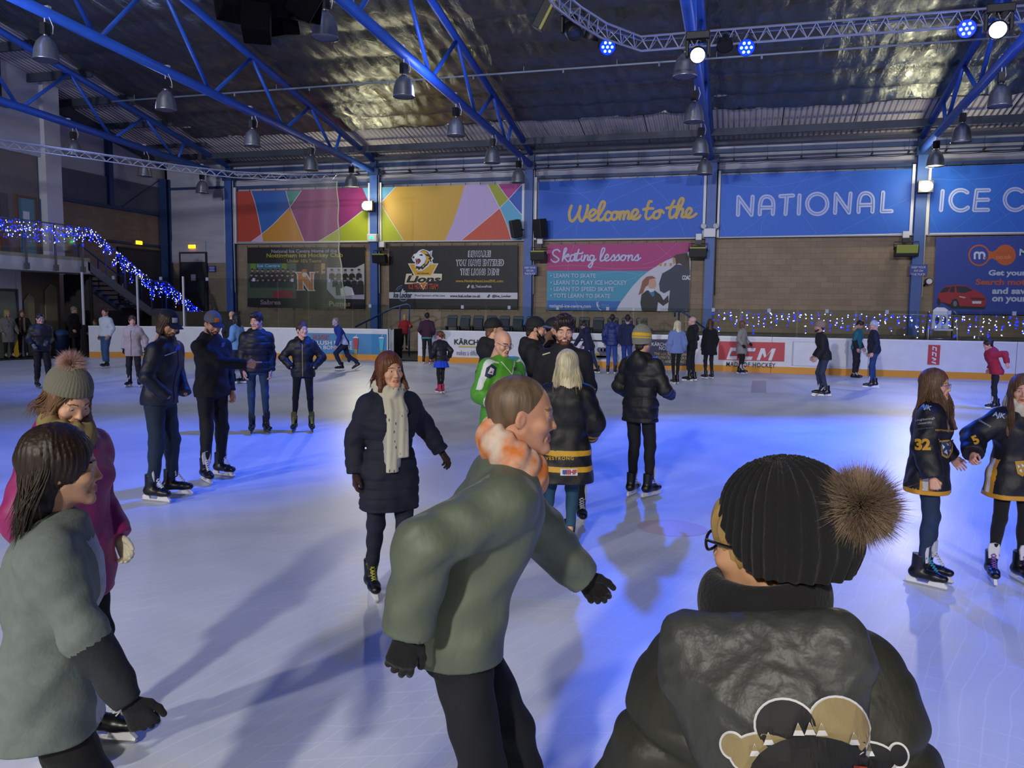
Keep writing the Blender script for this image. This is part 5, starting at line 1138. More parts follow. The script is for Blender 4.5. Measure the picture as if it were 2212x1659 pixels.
# ---------------------------------------------------------------- heads (head space: face +Y, eyes at z 0, crown .115, chin -.115)
HEADS = {}
def ball_arrays(c, r, n=12):
    vs = []; fs = []; h = n//2
    for i in range(h+1):
        th = pi*i/h
        for j in range(n): vs.append((c[0]+r*sin(th)*cos(2*pi*j/n), c[1]+r*cos(th), c[2]+r*sin(th)*sin(2*pi*j/n)))
    for i in range(h):
        for j in range(n): fs.append((i*n+j, i*n+(j+1) % n, (i+1)*n+(j+1) % n, (i+1)*n+j))
    return np.array(vs), np.array(fs)
def head_arrays(var='m', v=.004, smile=False, down=False):
    """materials: 0 skin 1 lips 2 brows 3 eye white 4 iris 5 teeth"""
    key = (var, v, smile, down); gz = -.0045 if down else 0.; lid = -.0045 if down else 0.
    if key in HEADS: return HEADS[key]
    f = var == 'f'; q = Vol((-.1, -.125, -.235), (.1, .14, .13), v)
    q.ell((0, -.018, .03), (.073, .094, .085), .02); q.ell((0, .018, .0), (.062, .07, .088), .02)
    q.ell((0, .03, -.055), (.05 if f else .054, .056, .058), .02)
    jw = .046 if f else .053
    for s in (-1, 1):
        q.cap((s*jw, .0, -.045), (s*.018, .066, -.098), .02, .016, .022); q.ell((s*.043, .055, -.028), (.022, .024, .02), .02)
    q.cap((-.012, .076, -.1), (.012, .076, -.1), .014 if f else .017, None, .015)
    q.cap((0, -.02, -.07), (0, -.045, -.24), .052 if f else .06, .056 if f else .066, .02)
    for s in (-1, 1):
        q.cap((s*.012, .083, .018), (s*.042, .072, .02), .007, .005, .014)
        q.ell((s*.031, .094, .0005), (.0155, .0125, .0085), .008, op='sub')
        q.cap((s*.018, .0765, .0085+lid), (s*.043, .074, .0065+lid), .0048, .0042, .006); q.cap((s*.018, .076, -.0085), (s*.043, .073, -.0065), .0038, .0035, .006)
    q.cap((0, .083, .008), (0, .099, -.031), .0065, .0095, .01); q.ell((0, .098, -.034), (.0095, .010, .0085), .008)
    for s in (-1, 1): q.ell((s*.011, .089, -.037), (.007, .009, .007), .006); q.ell((s*.006, .098, -.0435), (.004, .005, .003), .003, op='sub')
    wd = .028 if smile else .0245; up = .004 if smile else 0
    for s in (-1, 1):
        q.cap((0, .0885, -.0625), (s*wd, .077, -.065+up), .0045, .0025, .007); q.cap((0, .0875, -.073), (s*wd, .077, -.0665+up), .0058, .0025, .007)
        q.cap((0, .0945, -.0672), (s*wd, .082, -.0655+up), .0016, .001, .003, op='sub')
        q.cap((s*.026, .078, -.04), (s*.034, .066, -.072), .003, .002, .012, op='sub')
        R = Matrix.Rotation(s*.35, 3, 'Z') @ Matrix.Rotation(-.2, 3, 'X')
        q.ell((s*.073, -.012, -.010), (.008, .017, .028), .006, R); q.ell((s*.081, -.007, -.009), (.005, .009, .017), .004, R, op='sub')
    Vt, F = q.mesh(); C = Vt[F].mean(1); m = np.zeros(len(F), int)
    x, y, z = np.abs(C[:, 0]), C[:, 1], C[:, 2]
    lipz = -.0672+up*(x/wd)**2
    m[(y > .078) & (x < wd+.001) & (np.abs(z-lipz) < (.0105 if f else .0085)*np.sqrt(np.clip(1-(x/(wd+.002))**2, 0, 1)))] = 1
    if smile: m[(y > .075) & (x < wd-.010) & (np.abs(z-lipz) < .0028)] = 5
    bz = .0215+.004*np.sin(np.clip((x-.012)/.036, 0, 1)*pi)
    m[(x > .012) & (x < .05) & (y > .05) & (np.abs(z-bz) < (.003 if f else .0042))] = 2
    parts = [(Vt, F, m)]
    for s in (-1, 1):
        e, ef = ball_arrays((s*.0302, .0708, .0005), .0122, 16); c = e[ef].mean(1); r = np.hypot(c[:, 0]-s*.0302, c[:, 2]-.0005-gz)
        parts.append((e, ef, np.where((r < .0058) & (c[:, 1] > .0722), 4, 3)))
    HEADS[key] = join_arrays(parts); return HEADS[key]

# ---------------------------------------------------------------- hands (wrist at the origin, fingers down -Z, thumb to +Y, palm faces -X; right hand)
HANDS = {}
def hand_arrays(pose='relax', v=.0035, fat=0.):
    key = (pose, v, fat)
    if key in HANDS: return HANDS[key]
    q = Vol((-.1, -.06, -.21), (.05, .085, .03), v); g = fat
    q.cap((0, 0, .02), (0, 0, -.02), .023+g, .024+g, .01, sc=(.8, 1.05, 1))
    ky = [.031, .0105, -.0105, -.030]; kz = [-.088, -.092, -.088, -.08]; fl = [.070, .079, .073, .056]
    for y, z in zip(ky, kz): q.cap((0, y*.6, -.02), (0, y, z), .0135+g, .0125+g, .012)
    curl = {'relax': (18, 30, 22), 'fist': (75, 95, 60), 'point': (75, 95, 60), 'flat': (4, 8, 6), 'hold': (45, 55, 35)}[pose]
    for i, (y, z, L) in enumerate(zip(ky, kz, fl)):
        c = (2, 4, 3) if pose == 'point' and i == 0 else tuple(a*(1+.13*i) for a in curl) if pose != 'fist' else curl
        p = V3(0, y, z); a = 0; r = .0088-.0006*(i == 3)+g
        spread = (.06, .01, -.04, -.10)[i]
        for j, fr in enumerate((.45, .31, .24)):
            a += radians(c[j]); n = p+V3(-sin(a), spread*cos(a), -cos(a))*L*fr; q.cap(p, n, r, r*.92, .0035); p = n; r *= .92
    if pose in ('fist', 'point'): T = [(-.004, .02, -.02), (-.022, .043, -.055), (-.04, .03, -.085), (-.046, .012, -.095)]
    else: T = [(0, .018, -.015), (-.012, .045, -.045), (-.02, .058, -.077), (-.024, .06, -.103)]
    for a, b, r in zip(T, T[1:], (.0155, .0115, .0098)): q.cap(a, b, r+g, r*.88+g, .006)
    Vt, F = q.mesh(); HANDS[key] = (Vt, F); return HANDS[key]

# ---------------------------------------------------------------- skates and shoes (foot space: ankle axis at the origin on the ground, toes +Y)
FEET = {}
def shoe_meshes(kind, v=.006):
    """kind skate / shoe -> mesh datablocks shared by every pair"""
    key = (kind, v)
    if key in FEET: return FEET[key]
    z0 = .068 if kind == 'skate' else .0
    q = Vol((-.08, -.14, z0-.01), (.08, .24, z0+.24), v)
    q.cap((0, -.055, z0+.04), (0, .10, z0+.037), .048, .047, .02, sc=(.95, 1, .9)); q.cap((0, .10, z0+.032), (.0, .165, z0+.03), .046, .04, .02, sc=(.98, 1, .8))
    top = .20 if kind == 'skate' else .11
    q.cap((0, -.03, z0+.05), (0, -.014, z0+top), .048, .058, .03, flat=True, sc=(.92, 1.08, 1)); q.cut((0, 0, z0), (0, 0, -1))
    r = {}
    Vt, F = q.mesh(); r['boot'] = (Vt, F)
    if kind == 'skate':
        b = MB(); pr = [(-.105, .07), (-.115, .06), (-.115, .03), (-.13, .024), (.2, .024), (.205, .035), (.18, .06), (.175, .07), (.07, .07), (.055, .036), (-.03, .036), (-.045, .07)]
        b.slab([(-.012, y, z) for y, z in pr[:1]+pr[1:]], (.024, 0, 0)); r['holder'] = (b.v, b.f)
        b = MB(); b.slab([(-.002, y, z) for y, z in [(-.135, .024), (-.14, .012), (-.125, .002), (-.09, 0), (.15, 0), (.19, .006), (.21, .024)]], (.004, 0, 0)); r['blade'] = (b.v, b.f)
    b = MB(); n = 7
    for i in range(n):
        t = i/(n-1); t2 = (i+1)/(n-1); y = .118-.075*t; z = z0+.08+.115*t**1.2; zz = z+.012; w = .02
        b.tube([(-w, y-.004, z), (0, y+.006, zz), (w, y-.02, z+.016)], .0042, 5); b.tube([(w, y-.004, z), (0, y+.008, zz+.002), (-w, y-.02, z+.016)], .0042, 5)
    if kind == 'skate':
        b.tube([(0, .03, z0+.2), (.03, .05, z0+.215), (.045, .045, z0+.18), (.02, .045, z0+.19), (0, .035, z0+.2)], .004, 5); b.tube([(0, .03, z0+.2), (-.03, .05, z0+.21), (-.045, .05, z0+.17), (-.02, .045, z0+.19)], .004, 5)
    r['laces'] = (b.v, b.f)
    if kind == 'skate':
        b = MB(); pts = [(-.036, .0), (.036, .0), (.046, .09), (.038, .13), (0, .145), (-.038, .13), (-.046, .09)]
        b.slab([(x, .046-.35*(z*.3)+.016*(z/.13)**2-abs(x)*.25, z0+.14+z) for x, z in pts], (0, .016, .004)); r['tongue'] = (b.v, b.f)
    FEET[key] = r; return r
def raw_mesh(name, arr, m, parent, label=None, cache={}):
    key = (id(arr), m.name)
    if key not in cache:
        v, f = arr
        if isinstance(f, np.ndarray): o = np_mesh(name, v, f, m, parent, label=label); cache[key] = o.data; return o
        me = bpy.data.meshes.new(name); me.from_pydata(v, [], f); me.materials.append(m); me.polygons.foreach_set('use_smooth', [name == 'laces']*len(f)); me.update()
        bm = bmesh.new(); bm.from_mesh(me); bmesh.ops.recalc_face_normals(bm, faces=bm.faces); bm.to_mesh(me); bm.free(); cache[key] = me
    return link_mesh(name, cache[key], parent, label)

def fabric(color, kind='cloth'):
    n = kind+'_'+color.strip('#')
    if kind == 'knit': return mat(n, color, .95, bump=(120, .5, .006), sheen=.08)
    if kind == 'puffer': return mat(n, color, .58, bump=(14, .5, .02), stretch=(1, 1, .45))
    if kind == 'denim': return mat(n, color, .85, bump=(60, .3, .004), noise=(5, .25))
    if kind == 'wool': return mat(n, color, .95, bump=(90, .4, .004), noise=(30, .15))
    if kind == 'hair': return mat(n, color, .5, bump=(50, .8, .006), noise=(26, .45), stretch=(1, 1, .12))
    if kind == 'skin': return mat(n, color, .5, bump=(180, .06, .002), noise=(25, .07))
    if kind == 'shell': return mat(n, color, .55, bump=(9, .45, .025), stretch=(1, 1, .6))
    return mat(n, color, .82, bump=(11, .45, .02), stretch=(1, 1, .6))
M_eye = mat('eye_white', '#b5aca6', .35); M_teeth = mat('teeth', '#e6e2da', .3); M_blade = mat('blade_steel', '#c9ccd2', .2, .9)
def ik(a, c, l1, l2, pole):
    """elbow or knee position between a and c"""
    d = c-a; L = np.linalg.norm(d); L2 = min(max(L, .05), (l1+l2)*.998); u = d/L; c = a+u*L2
    x = (l1*l1-l2*l2+L2*L2)/(2*L2); h = sqrt(max(l1*l1-x*x, 1e-8)); p = V3(*pole); p = p-u*(p@u); p = p/(np.linalg.norm(p)+1e-9)
    return a+u*x+p*h, c
def rotm(yaw=0, pitch=0, roll=0):
    return np.array(Euler((radians(-pitch), radians(roll), radians(yaw)), 'YXZ').to_matrix()) if False else np.array(Matrix.Rotation(radians(yaw), 3, 'Z')@Matrix.Rotation(radians(-pitch), 3, 'X')@Matrix.Rotation(radians(roll), 3, 'Y'))
def strand_ribbons(paths, r, n=4):
    """tapered tubes along many polylines -> arrays"""
    V, F = [], []; o = 0
    for P in paths:
        P = np.asarray(P); k = len(P)
        T = np.gradient(P, axis=0); T /= np.linalg.norm(T, axis=1)[:, None]+1e-9
        a = np.cross(T, V3(.3, .2, .93)); a /= np.linalg.norm(a, axis=1)[:, None]+1e-9; b = np.cross(T, a)
        w = r*np.minimum(1, 1.25*(1.02-np.linspace(0, 1, k)))[:, None]
        for j in range(n): t = 2*pi*j/n; V.append(P+a*w*cos(t)+b*w*sin(t))
        idx = np.arange(k)
        for j in range(n): j2 = (j+1) % n; F.append(np.stack([o+j*k+idx[:-1], o+j2*k+idx[:-1], o+j2*k+idx[1:], o+j*k+idx[1:]], 1))
        o += n*k
    return np.concatenate(V), np.concatenate(F)
def pompom_arrays(c, r, n, w, seed=1, squash=(1, 1, 1)):
    rr = np.random.RandomState(seed); P = []
    for i in range(n):
        d = rr.normal(size=3); d /= np.linalg.norm(d); L = r*rr.uniform(.82, 1.05); j = rr.normal(size=3)*.13*r
        sq = np.array(squash)
        P.append(np.stack([V3(*c)+d*sq*L*.15, V3(*c)+d*sq*L*.6+j*.3, V3(*c)+d*sq*L+j]))
    return strand_ribbons(P, w, 3)
HAIRC = {'buzz': '#75604c', 'black': '#17110e', 'dark': '#2a1c14', 'brown': '#4a3020', 'auburn': '#6a3a1e', 'lbrown': '#6f5034', 'blonde': '#b8975c', 'platinum': '#e2d6ae', 'grey': '#8f8a84', 'white': '#c9c9cc', 'ginger': '#9a5228'}
def fnoise(X, Y, Z, s, seed=0.):
    """cheap smooth fold noise"""
    return (np.sin(X*s*1.1+1.7*np.sin(Z*s*.7+seed)+seed)*np.sin(Y*s*.9+1.3*np.sin(X*s*.6+Z*s*.5)+2*seed)+.6*np.sin(Z*s*1.6+2*np.sin(Y*s*.8+X*s*.4+seed)+seed*3))/1.6

def person(px, py, H, face, label, top=None, bottom=None, hair=None, hat=None, skin='#c99a80', sex='m', v=.012, hv=.005, lean=0, side=0, twist=0, head=(0, 0, 0), feet=None, hands=None, poles=(None, None),
           shoes='skate', lace='#d8d8da', boot='#101013', handp=('relax', 'relax'), glove=None, glasses=None, beard=None, drop=0., pelvis=(0, 0), scarf=None, belly=0., build=1., extra=None, at=None, smile=False, tongue='#c8c8cc', holder='#dcdcdf', name='person', zoff=0., fat=0., hthumb=(None, None), brow=None, group=None):
    k = H/1.75; G = at if at is not None else on_z(px, py, zoff); G = Vector(G)
    vd = Vector((G.x, G.y, 0)).normalized(); rv = Vector((vd.y, -vd.x, 0)); fd = -vd*cos(radians(face))+rv*sin(radians(face))
    root = thing(name, label, 'person', (G.x, G.y, G.z), atan2(-fd.x, fd.y), group=group)
    B = build; lift = {'skate': .078, 'shoe': .02}[shoes]; A = {}
    feet = feet or [(-.11, 0, 0, 8, 0), (.11, 0, 0, -8, 0)]
    # --- skeleton
    ank = [V3(f[0]*k, f[1]*k, f[2]*k+.085*k+lift) for f in feet]; thigh, shin = .435*k, .41*k
    hipw = .088*k*B; pz = 1e9
    for i, a in enumerate(ank):
        hx = pelvis[0]*k+(-hipw if i == 0 else hipw); dx, dy = a[0]-hx, a[1]-pelvis[1]*k
        pz = min(pz, a[2]+sqrt(max((thigh+shin)**2*.992-dx*dx-dy*dy, .04)))
    pel = V3(pelvis[0]*k, pelvis[1]*k, pz-drop*k)
    hips = [pel+V3(-hipw, 0, 0), pel+V3(hipw, 0, 0)]; knees = []
    for i in range(2):
        fy = radians(feet[i][3]); kn, ak = ik(hips[i], ank[i], thigh, shin, (-sin(fy)*.6, 1, .0)); knees.append(kn)
    U = rotm(0, lean, side)@V3(0, 0, 1); U = U if lean == 0 and side == 0 else V3(sin(radians(side)), sin(radians(lean))*cos(radians(side)), cos(radians(lean))*cos(radians(side)))
    tw = radians(twist); RT = V3(cos(tw), sin(tw), 0); FT = V3(-sin(tw), cos(tw), 0)
    RT = RT-U*(RT@U); RT /= np.linalg.norm(RT); FT = np.cross(U, RT)
    shw = (.166 if sex == 'm' else .150)*k*B; sc_ = pel+U*.468*k; sh = [sc_-RT*shw, sc_+RT*shw]; nb = pel+U*.555*k
    hs = k**.55*(1.0 if sex == 'f' else 1.04)
    HR = np.array(Matrix(np.stack([RT, FT, U], 1).tolist())); upright = rotm(twist)
    Rh = upright@rotm(head[0], head[1], head[2]); hc = nb+(U*.6+V3(0, 0, 1)*.4)*(.085*k)+V3(0, 0, .064*hs)+upright[:, 1]*.022*k+Rh[:, 2]*.0
    HM = np.eye(4); HM[:3, :3] = Rh*hs; HM[:3, 3] = hc; A.update(HM=HM, Rh=Rh, hc=hc, hs=hs, pel=pel, U=U, RT=RT, FT=FT, k=k, nb=nb, sh=sh, root=root, hips=hips, knees=knees, ank=ank)
    el, wr = [], []
    for i in range(2):
        s = -1 if i == 0 else 1; h = hands[i] if hands else (.07, .05, -.50)
        tgt = sh[i]+(RT*s*h[0]+FT*h[1]+V3(0, 0, 1)*h[2])*k
        pl = poles[i] or (.5, -1, -.3); pole = RT*s*pl[0]+FT*pl[1]+V3(0, 0, 1)*pl[2]
        e, w = ik(sh[i], tgt, .28*k, .255*k, pole); el.append(e); wr.append(w)
    A.update(el=el, wr=wr)
    # --- body skin: one continuous mesh (slim torso and limbs under the clothes, head, hands)
    M_skin = fabric(skin, 'skin'); bc = brow or HAIRC.get((hair or {}).get('c', 'dark'), '#2a1c14')
    q = Vol(np.minimum(np.minimum(pel, sc_), np.minimum(wr[0], wr[1])).clip(-9, 9)-V3(.35, .35, 1.1)*1, np.maximum(np.maximum(pel, nb), np.maximum(wr[0], wr[1]))+.35, .022)
    q.cap(pel+V3(0, 0, .02*k), pel+U*.2*k, .085*k*B, .085*k*B, .03); q.cap(pel+U*.2*k, pel+U*.42*k, .085*k*B, .095*k*B, .03); q.cap(sh[0]-U*.01, sh[1]-U*.01, .042*k, .042*k, .03); q.cap(pel+U*.45*k, nb+U*.01, .06*k, .05*k, .03)
    for i in range(2):
        q.cap(sh[i], el[i], .036*k, .030*k, .02); q.cap(el[i], wr[i], .030*k, .024*k, .015); q.cap(hips[i], knees[i], .062*k, .044*k, .03); q.cap(knees[i], ank[i], .040*k, .032*k, .02)
    bv, bf = q.mesh(); hv_, hf_, hm_ = head_arrays(sex, hv, smile, head[1] > 10)
    parts = [(bv, bf, 0), (xf(HM, hv_), hf_, hm_)]; hand_parts = []
    for i in range(2):
        if handp[i] is None: continue
        va, fa = hand_arrays(handp[i], .0035 if hv < .0055 else .005, .0025 if glove else fat)
        va = va.copy(); fa = fa.copy()
        if i == 0: va[:, 0] *= -1; fa = fa[:, ::-1]
        z = -(wr[i]-el[i]); z /= np.linalg.norm(z); th = V3(*hthumb[i]) if hthumb[i] else FT*1.0+V3(0, 0, .5)
        y = th-z*(th@z); y /= np.linalg.norm(y); x = np.cross(y, z); sh_ = k**.7*(.93 if sex == 'f' else 1.02)
        M4 = np.eye(4); M4[:3, :3] = np.stack([x, y, z], 1)*sh_; M4[:3, 3] = wr[i]; hand_parts.append((xf(M4, va), fa, 0))
    if not glove: parts += hand_parts
    Vt, F, m = join_arrays(parts)
    np_mesh('body', Vt, F, [M_skin, mat('lips_'+skin.strip('#'), tuple(min(1, c*w) for c, w in zip([int(skin[1+2*j:3+2*j], 16)/255 for j in range(3)], (.82, .62, .62))), .45), fabric(bc, 'hair'), M_eye, mat('iris_dark', '#2c2018', .2), M_teeth], root, m)
    if glove:
        for a, f, _ in hand_parts: np_mesh('glove', a, f, fabric(glove, 'knit'), root)
    # --- trousers
    bt = dict(c='#1c2536', w=.0, kind='denim', flare=0., end=.10); bt.update(bottom or {}); w = bt['w']
    lo = np.minimum(np.minimum(ank[0], ank[1]), pel)-V3(.2, .22, .05); hi = np.maximum(np.maximum(knees[0], knees[1]), np.maximum(pel+V3(0, 0, .12*k), np.maximum(ank[0], ank[1])))+V3(.2, .22, .05)
    q = Vol(lo, hi, v); sg = (sum(map(ord, label)) % 97)*.13
    fold = (lambda X, Y, Z, t: .006*fnoise(X, Y, Z, 26/k, sg)) if bt['kind'] != 'knit' else None
    q.loft([(pel[2]-.10*k, pel[0], pel[1], .155*k*B+w*.4, .105*k*B+w*.4), (pel[2]-.02*k, pel[0], pel[1], .170*k*B+w*.4, .118*k*B+w*.4), (pel[2]+.10*k, pel[0]+U[0]*.1*k, pel[1]+U[1]*.1*k, (.150+belly*.4)*k*B+w*.3, (.108+belly)*k*B+w*.3)], .02)
    for i in range(2):
        q.cap(hips[i]+V3(0, 0, -.03*k), knees[i], (.083*B)*k+w, .060*k*B+w, .03, mod=fold); e = ank[i]+(knees[i]-ank[i])*bt['end']
        q.cap(knees[i], e, .058*k*B+w, .042*k*B+w+bt['flare'], .025, mod=fold, flat=True)
        q.ell(knees[i]+V3(0, -.035*k, -.11*k), (.045*k*B+w*.6, .045*k*B+w*.6, .1*k), .03)
    Vt, F = q.mesh(); pm_ = bt.get('paint'); mats = [fabric(bt['c'], bt['kind'])]+[fabric(c, bt['kind']) for c in bt.get('mats', [])]
    np_mesh(bt.get('name', 'trousers'), Vt, F, mats, root, pm_(Vt[F].mean(1), A) if pm_ else None)
    if bt.get('skirt'):
        sk = bt['skirt']; q = Vol(pel-V3(.4, .4, .5), pel+V3(.4, .4, .2), v)
        q.loft([(pel[2]-sk['l']*k, pel[0], pel[1], (.2+sk.get('fl', .05))*k, (.16+sk.get('fl', .05))*k), (pel[2], pel[0], pel[1], .175*k, .13*k), (pel[2]+.12*k, pel[0], pel[1], .15*k, .11*k)], mod=lambda X, Y, Z, t: .008*np.sin(np.arctan2(X-pel[0], Y-pel[1])*11))
        Vt, F = q.mesh(); np_mesh('skirt', Vt, F, fabric(sk['c'], 'cloth'), root)
    # --- top
    tp = dict(c='#15161c', th=.018, hem=.06, kind='cloth', quilt=None, aw=0., flare=0., collar=.03, name='jacket', sleeve=1.0, vneck=0, hood=None); tp.update(top or {})
    th = tp['th']; hem = tp['hem']; qd = tp['quilt']
    allp = np.stack([pel, nb, *el, *wr]); lo = allp.min(0)-.24; hi = allp.max(0)+.24; lo[2] = min(lo[2], pel[2]-hem*k-.05)
    q = Vol(lo, hi, v)
    def torso_mod(X, Y, Z, t):
        e = .008*fnoise(X, Y, Z, 24/k, sg+2)
        if qd: g = np.abs(np.sin(pi*(Z-pel[2])/qd[0])); e = e+qd[1]*(1-g)**2.5
        return e
    def sec(t, a, b, ex=0.):
        p = pel+U*t*k if t >= 0 else pel+V3(0, 0, t*k)
        return (p[2], p[0]+FT[0]*ex, p[1]+FT[1]*ex, a*k*B+th, b*k*B+th)
    fem = sex == 'f'; fl = tp['flare']
    S = [sec(-hem, .168+fl, .118+fl)] if hem > .03 else [sec(-.03, .165, .115)]
    if hem > .2: S.append(sec(-hem*.5, .174+fl*.5, .124+fl*.5))
    S += [sec(.0, .172+fl*.2, .122+fl*.1+belly*.6), sec(.18, .138 if fem else .150, .104+belly, belly*.35*k), sec(.34, .160 if fem else .172, .122 if fem else .120, .01), sec(.44, .150, .104), sec(.50, .115, .082), sec(.545, .066, .060)]
    q.loft(S, .02, 2.35, torso_mod, tw)
    def arm_mod(L0):
        def f(X, Y, Z, t):
            e = .007*fnoise(X, Y, Z, 34/k, sg+4)
            if qd: g = np.abs(np.sin(pi*(t+L0)/qd[0])); e = e+qd[1]*.8*(1-g)**2.5
            return e
        return f
    aw = th+tp['aw']
    for i in range(2):
        q.cap(sh[i]-U*.012*k, sh[i]-U*.03*k+(el[i]-sh[i])*.15, .056*k*B+th*.7, .056*k*B+th*.8, .04)
        q.cap(nb-U*.035*k, sh[i]-U*.005*k, .045*k*B+th*.6, .045*k*B+th*.7, .05)
        if tp['sleeve'] < .6: q.cap(sh[i], sh[i]+(el[i]-sh[i])*tp['sleeve']*2, .056*k*B+aw, .050*k*B+aw, .03, flat=True); continue
        q.cap(sh[i]-U*.01*k, el[i], .050*k*B+aw*.9, .043*k*B+aw, .035, mod=arm_mod(0)); q.cap(el[i], wr[i]+(wr[i]-el[i])*.0, .044*k*B+aw, .034*k*B+aw*tp.get('cuff', .9), .02, flat=True, mod=arm_mod(.28*k))
    if tp['collar']: q.cap(nb-U*.04*k, nb+U*tp['collar']*k+FT*.008, (.068)*k+th*.5, .066*k+th*.5, .02, flat=True)
    if tp['vneck']: q.cap(nb+U*.03+FT*.07*k, nb-U*tp['vneck']*k+FT*.15*k, .05*k, .012, .008, op='sub')
    if tp['hood']:
        hd = tp['hood']; hb = nb-FT*(.075*k+th)-U*.02*k
        q.ell(hb-U*.05*k, (.125*k, .06*k+hd, .10*k), .03, HR.tolist()); q.cap(nb+RT*.085*k-FT*.01, nb-FT*.10*k+U*.01*k, .036*k+hd*.3, .045*k+hd*.4, .03); q.cap(nb-RT*.085*k-FT*.01, nb-FT*.10*k+U*.01*k, .036*k+hd*.3, .045*k+hd*.4, .03)
    if tp.get('shape'): tp['shape'](q, A)
    Vt, F = q.mesh(); mats = [fabric(tp['c'], tp['kind'])]+[fabric(c, tp['kind']) for c in tp.get('mats', [])]
    jk = np_mesh(tp['name'], Vt, F, mats, root, tp['paint'](Vt[F].mean(1), A) if tp.get('paint') else None); A['jacket'] = jk; A['jv'] = (Vt, F)
    if tp.get('zip'):
        onbody(A, 'zip', [strip_pts(A, [(0, .0+z) for z in np.linspace(-hem+.02, .47, 24)], .006)], fabric(tp['zip'], 'cloth'))
    # --- footwear
    sm = shoe_meshes(shoes); M_boot = mat('boot_'+boot.strip('#'), boot, .35, noise=(20, .2))
    for i in range(2):
        f = feet[i]; Rf = Matrix.Rotation(radians(f[3]), 4, 'Z')@Matrix.Rotation(radians(-f[4]), 4, 'X'); s = k**.8
        o = raw_mesh('skate' if shoes == 'skate' else 'shoe', sm['boot'], M_boot, root)
        o.matrix_local = Matrix.Translation((f[0]*k, f[1]*k, f[2]*k))@Rf@Matrix.Scale(s, 4)
        for nm in sm:
            if nm == 'boot': continue
            c = lace if not isinstance(lace, tuple) else lace[i]
            raw_mesh(nm, sm[nm], {'holder': mat('holder_'+holder.strip('#'), holder, .4), 'blade': M_blade, 'laces': mat('lace_'+c.strip('#'), c, .8), 'tongue': mat('tongue_'+tongue.strip('#'), tongue, .6)}[nm], o)
    # --- hair, hats, glasses, beard
    A['hatted'] = bool(hat)
    if hair: make_hair(A, hair, sex, hv, v)
    if hat: make_hat(A, hat, hv)
    if beard:
        q = Vol((-.1, -.08, -.17), (.1, .14, .02), hv); Lb = beard.get('l', .0); r = .022 if Lb else .0195
        for s in (-1, 1): q.cap((s*(.062 if Lb else .055), .004, -.02 if Lb else -.045), (s*.05, .03, -.068), .012, .0175, .012); q.cap((s*.05, .03, -.066), (s*.018, .070, -.1-Lb*.3), .0205, r, .015); q.cap((s*.003, .0895, -.0545), (s*.030, .0775, -.070), .0065, .006, .006)
        q.cap((-.014, .079, -.1-Lb*.3), (.014, .079, -.1-Lb*.3), r, None, .015)
        if Lb: q.cap((0, .062, -.1), (0, .066, -.105-Lb), .038, .02, .03)
        q.ell((0, .1, -.066), (.024, .03, .011), .004, op='sub')
        Vt, F = q.mesh(); np_mesh('beard', xf(HM, Vt), F, fabric(HAIRC[beard['c']], 'hair'), root)
    if glasses:
        b = MB()
        for s in (-1, 1):
            pts = [(s*.032+.0235*cos(t)*(1 if abs(cos(t)) < .7 else .98), .0985-.004*abs(cos(t)), -.001+.0175*sin(t)) for t in [2*pi*j/16 for j in range(17)]]
            b.tube(pts, .0018 if glasses == 'thin' else .003, 5, caps=False); b.tube([(s*.056, .094, .006), (s*.072, .05, .007), (s*.078, -.01, .004), (s*.078, -.03, -.012)], .0018 if glasses == 'thin' else .003, 5)
        b.tube([(-.009, .099, .003), (0, .102, .006), (.009, .099, .003)], .0018, 5)
        o = b.build('glasses', mat('glasses_frame', '#15151a', .3) if glasses != 'thin' else mat('glasses_metal', '#7a7c8a', .3, .8), root); o.matrix_local = Matrix(HM.tolist())
    if scarf:
        q = Vol(nb-V3(.3, .3, .75), nb+V3(.3, .3, .2), v); rc = scarf.get('r', .03); P = spline3([nb+RT*.085*k+U*.02*k, nb+FT*.09*k-U*.02*k, nb-RT*.085*k+U*.02*k, nb-FT*.08*k+U*.05*k], 8, True)
        rid = lambda X, Y, Z, t: .004*np.sin(np.arctan2(X-nb[0], Y-nb[1])*9+Z*60)
        for a_, b_ in zip(P, P[1:]+P[:1]): q.cap(a_, b_, rc*1.1, None, .015, sc=(1, 1, 1.5), mod=rid)
        if scarf.get('tail'):
            for s, L in zip((-.03, .035), scarf['tail']):
                y0 = .13*k+th; T = [nb+FT*.09*k+RT*s-U*.02, nb+FT*(y0)+RT*s-U*.14*k, nb+FT*(y0+.01)+RT*(s*1.1)-U*L*k]
                for a_, b_ in zip(T, T[1:]): q.cap(a_, b_, .036*k, .042*k, .012, sc=(1.2, .55, 1), mod=lambda X, Y, Z, t: .004*np.sin(X*150+Z*8), flat=True)
        Vt, F = q.mesh(); pf = scarf.get('paint'); np_mesh('scarf', Vt, F, [scarf.get('mat') or fabric(scarf['c'], 'wool')]+[fabric(c, 'wool') for c in scarf.get('mats', [])], root, pf(Vt[F].mean(1), A) if pf else None)
    if extra: extra(A)
    return A
def spline3(pts, sub=6, closed=False): return [np.array(p) for p in spline([tuple(p) for p in pts], sub, closed)]

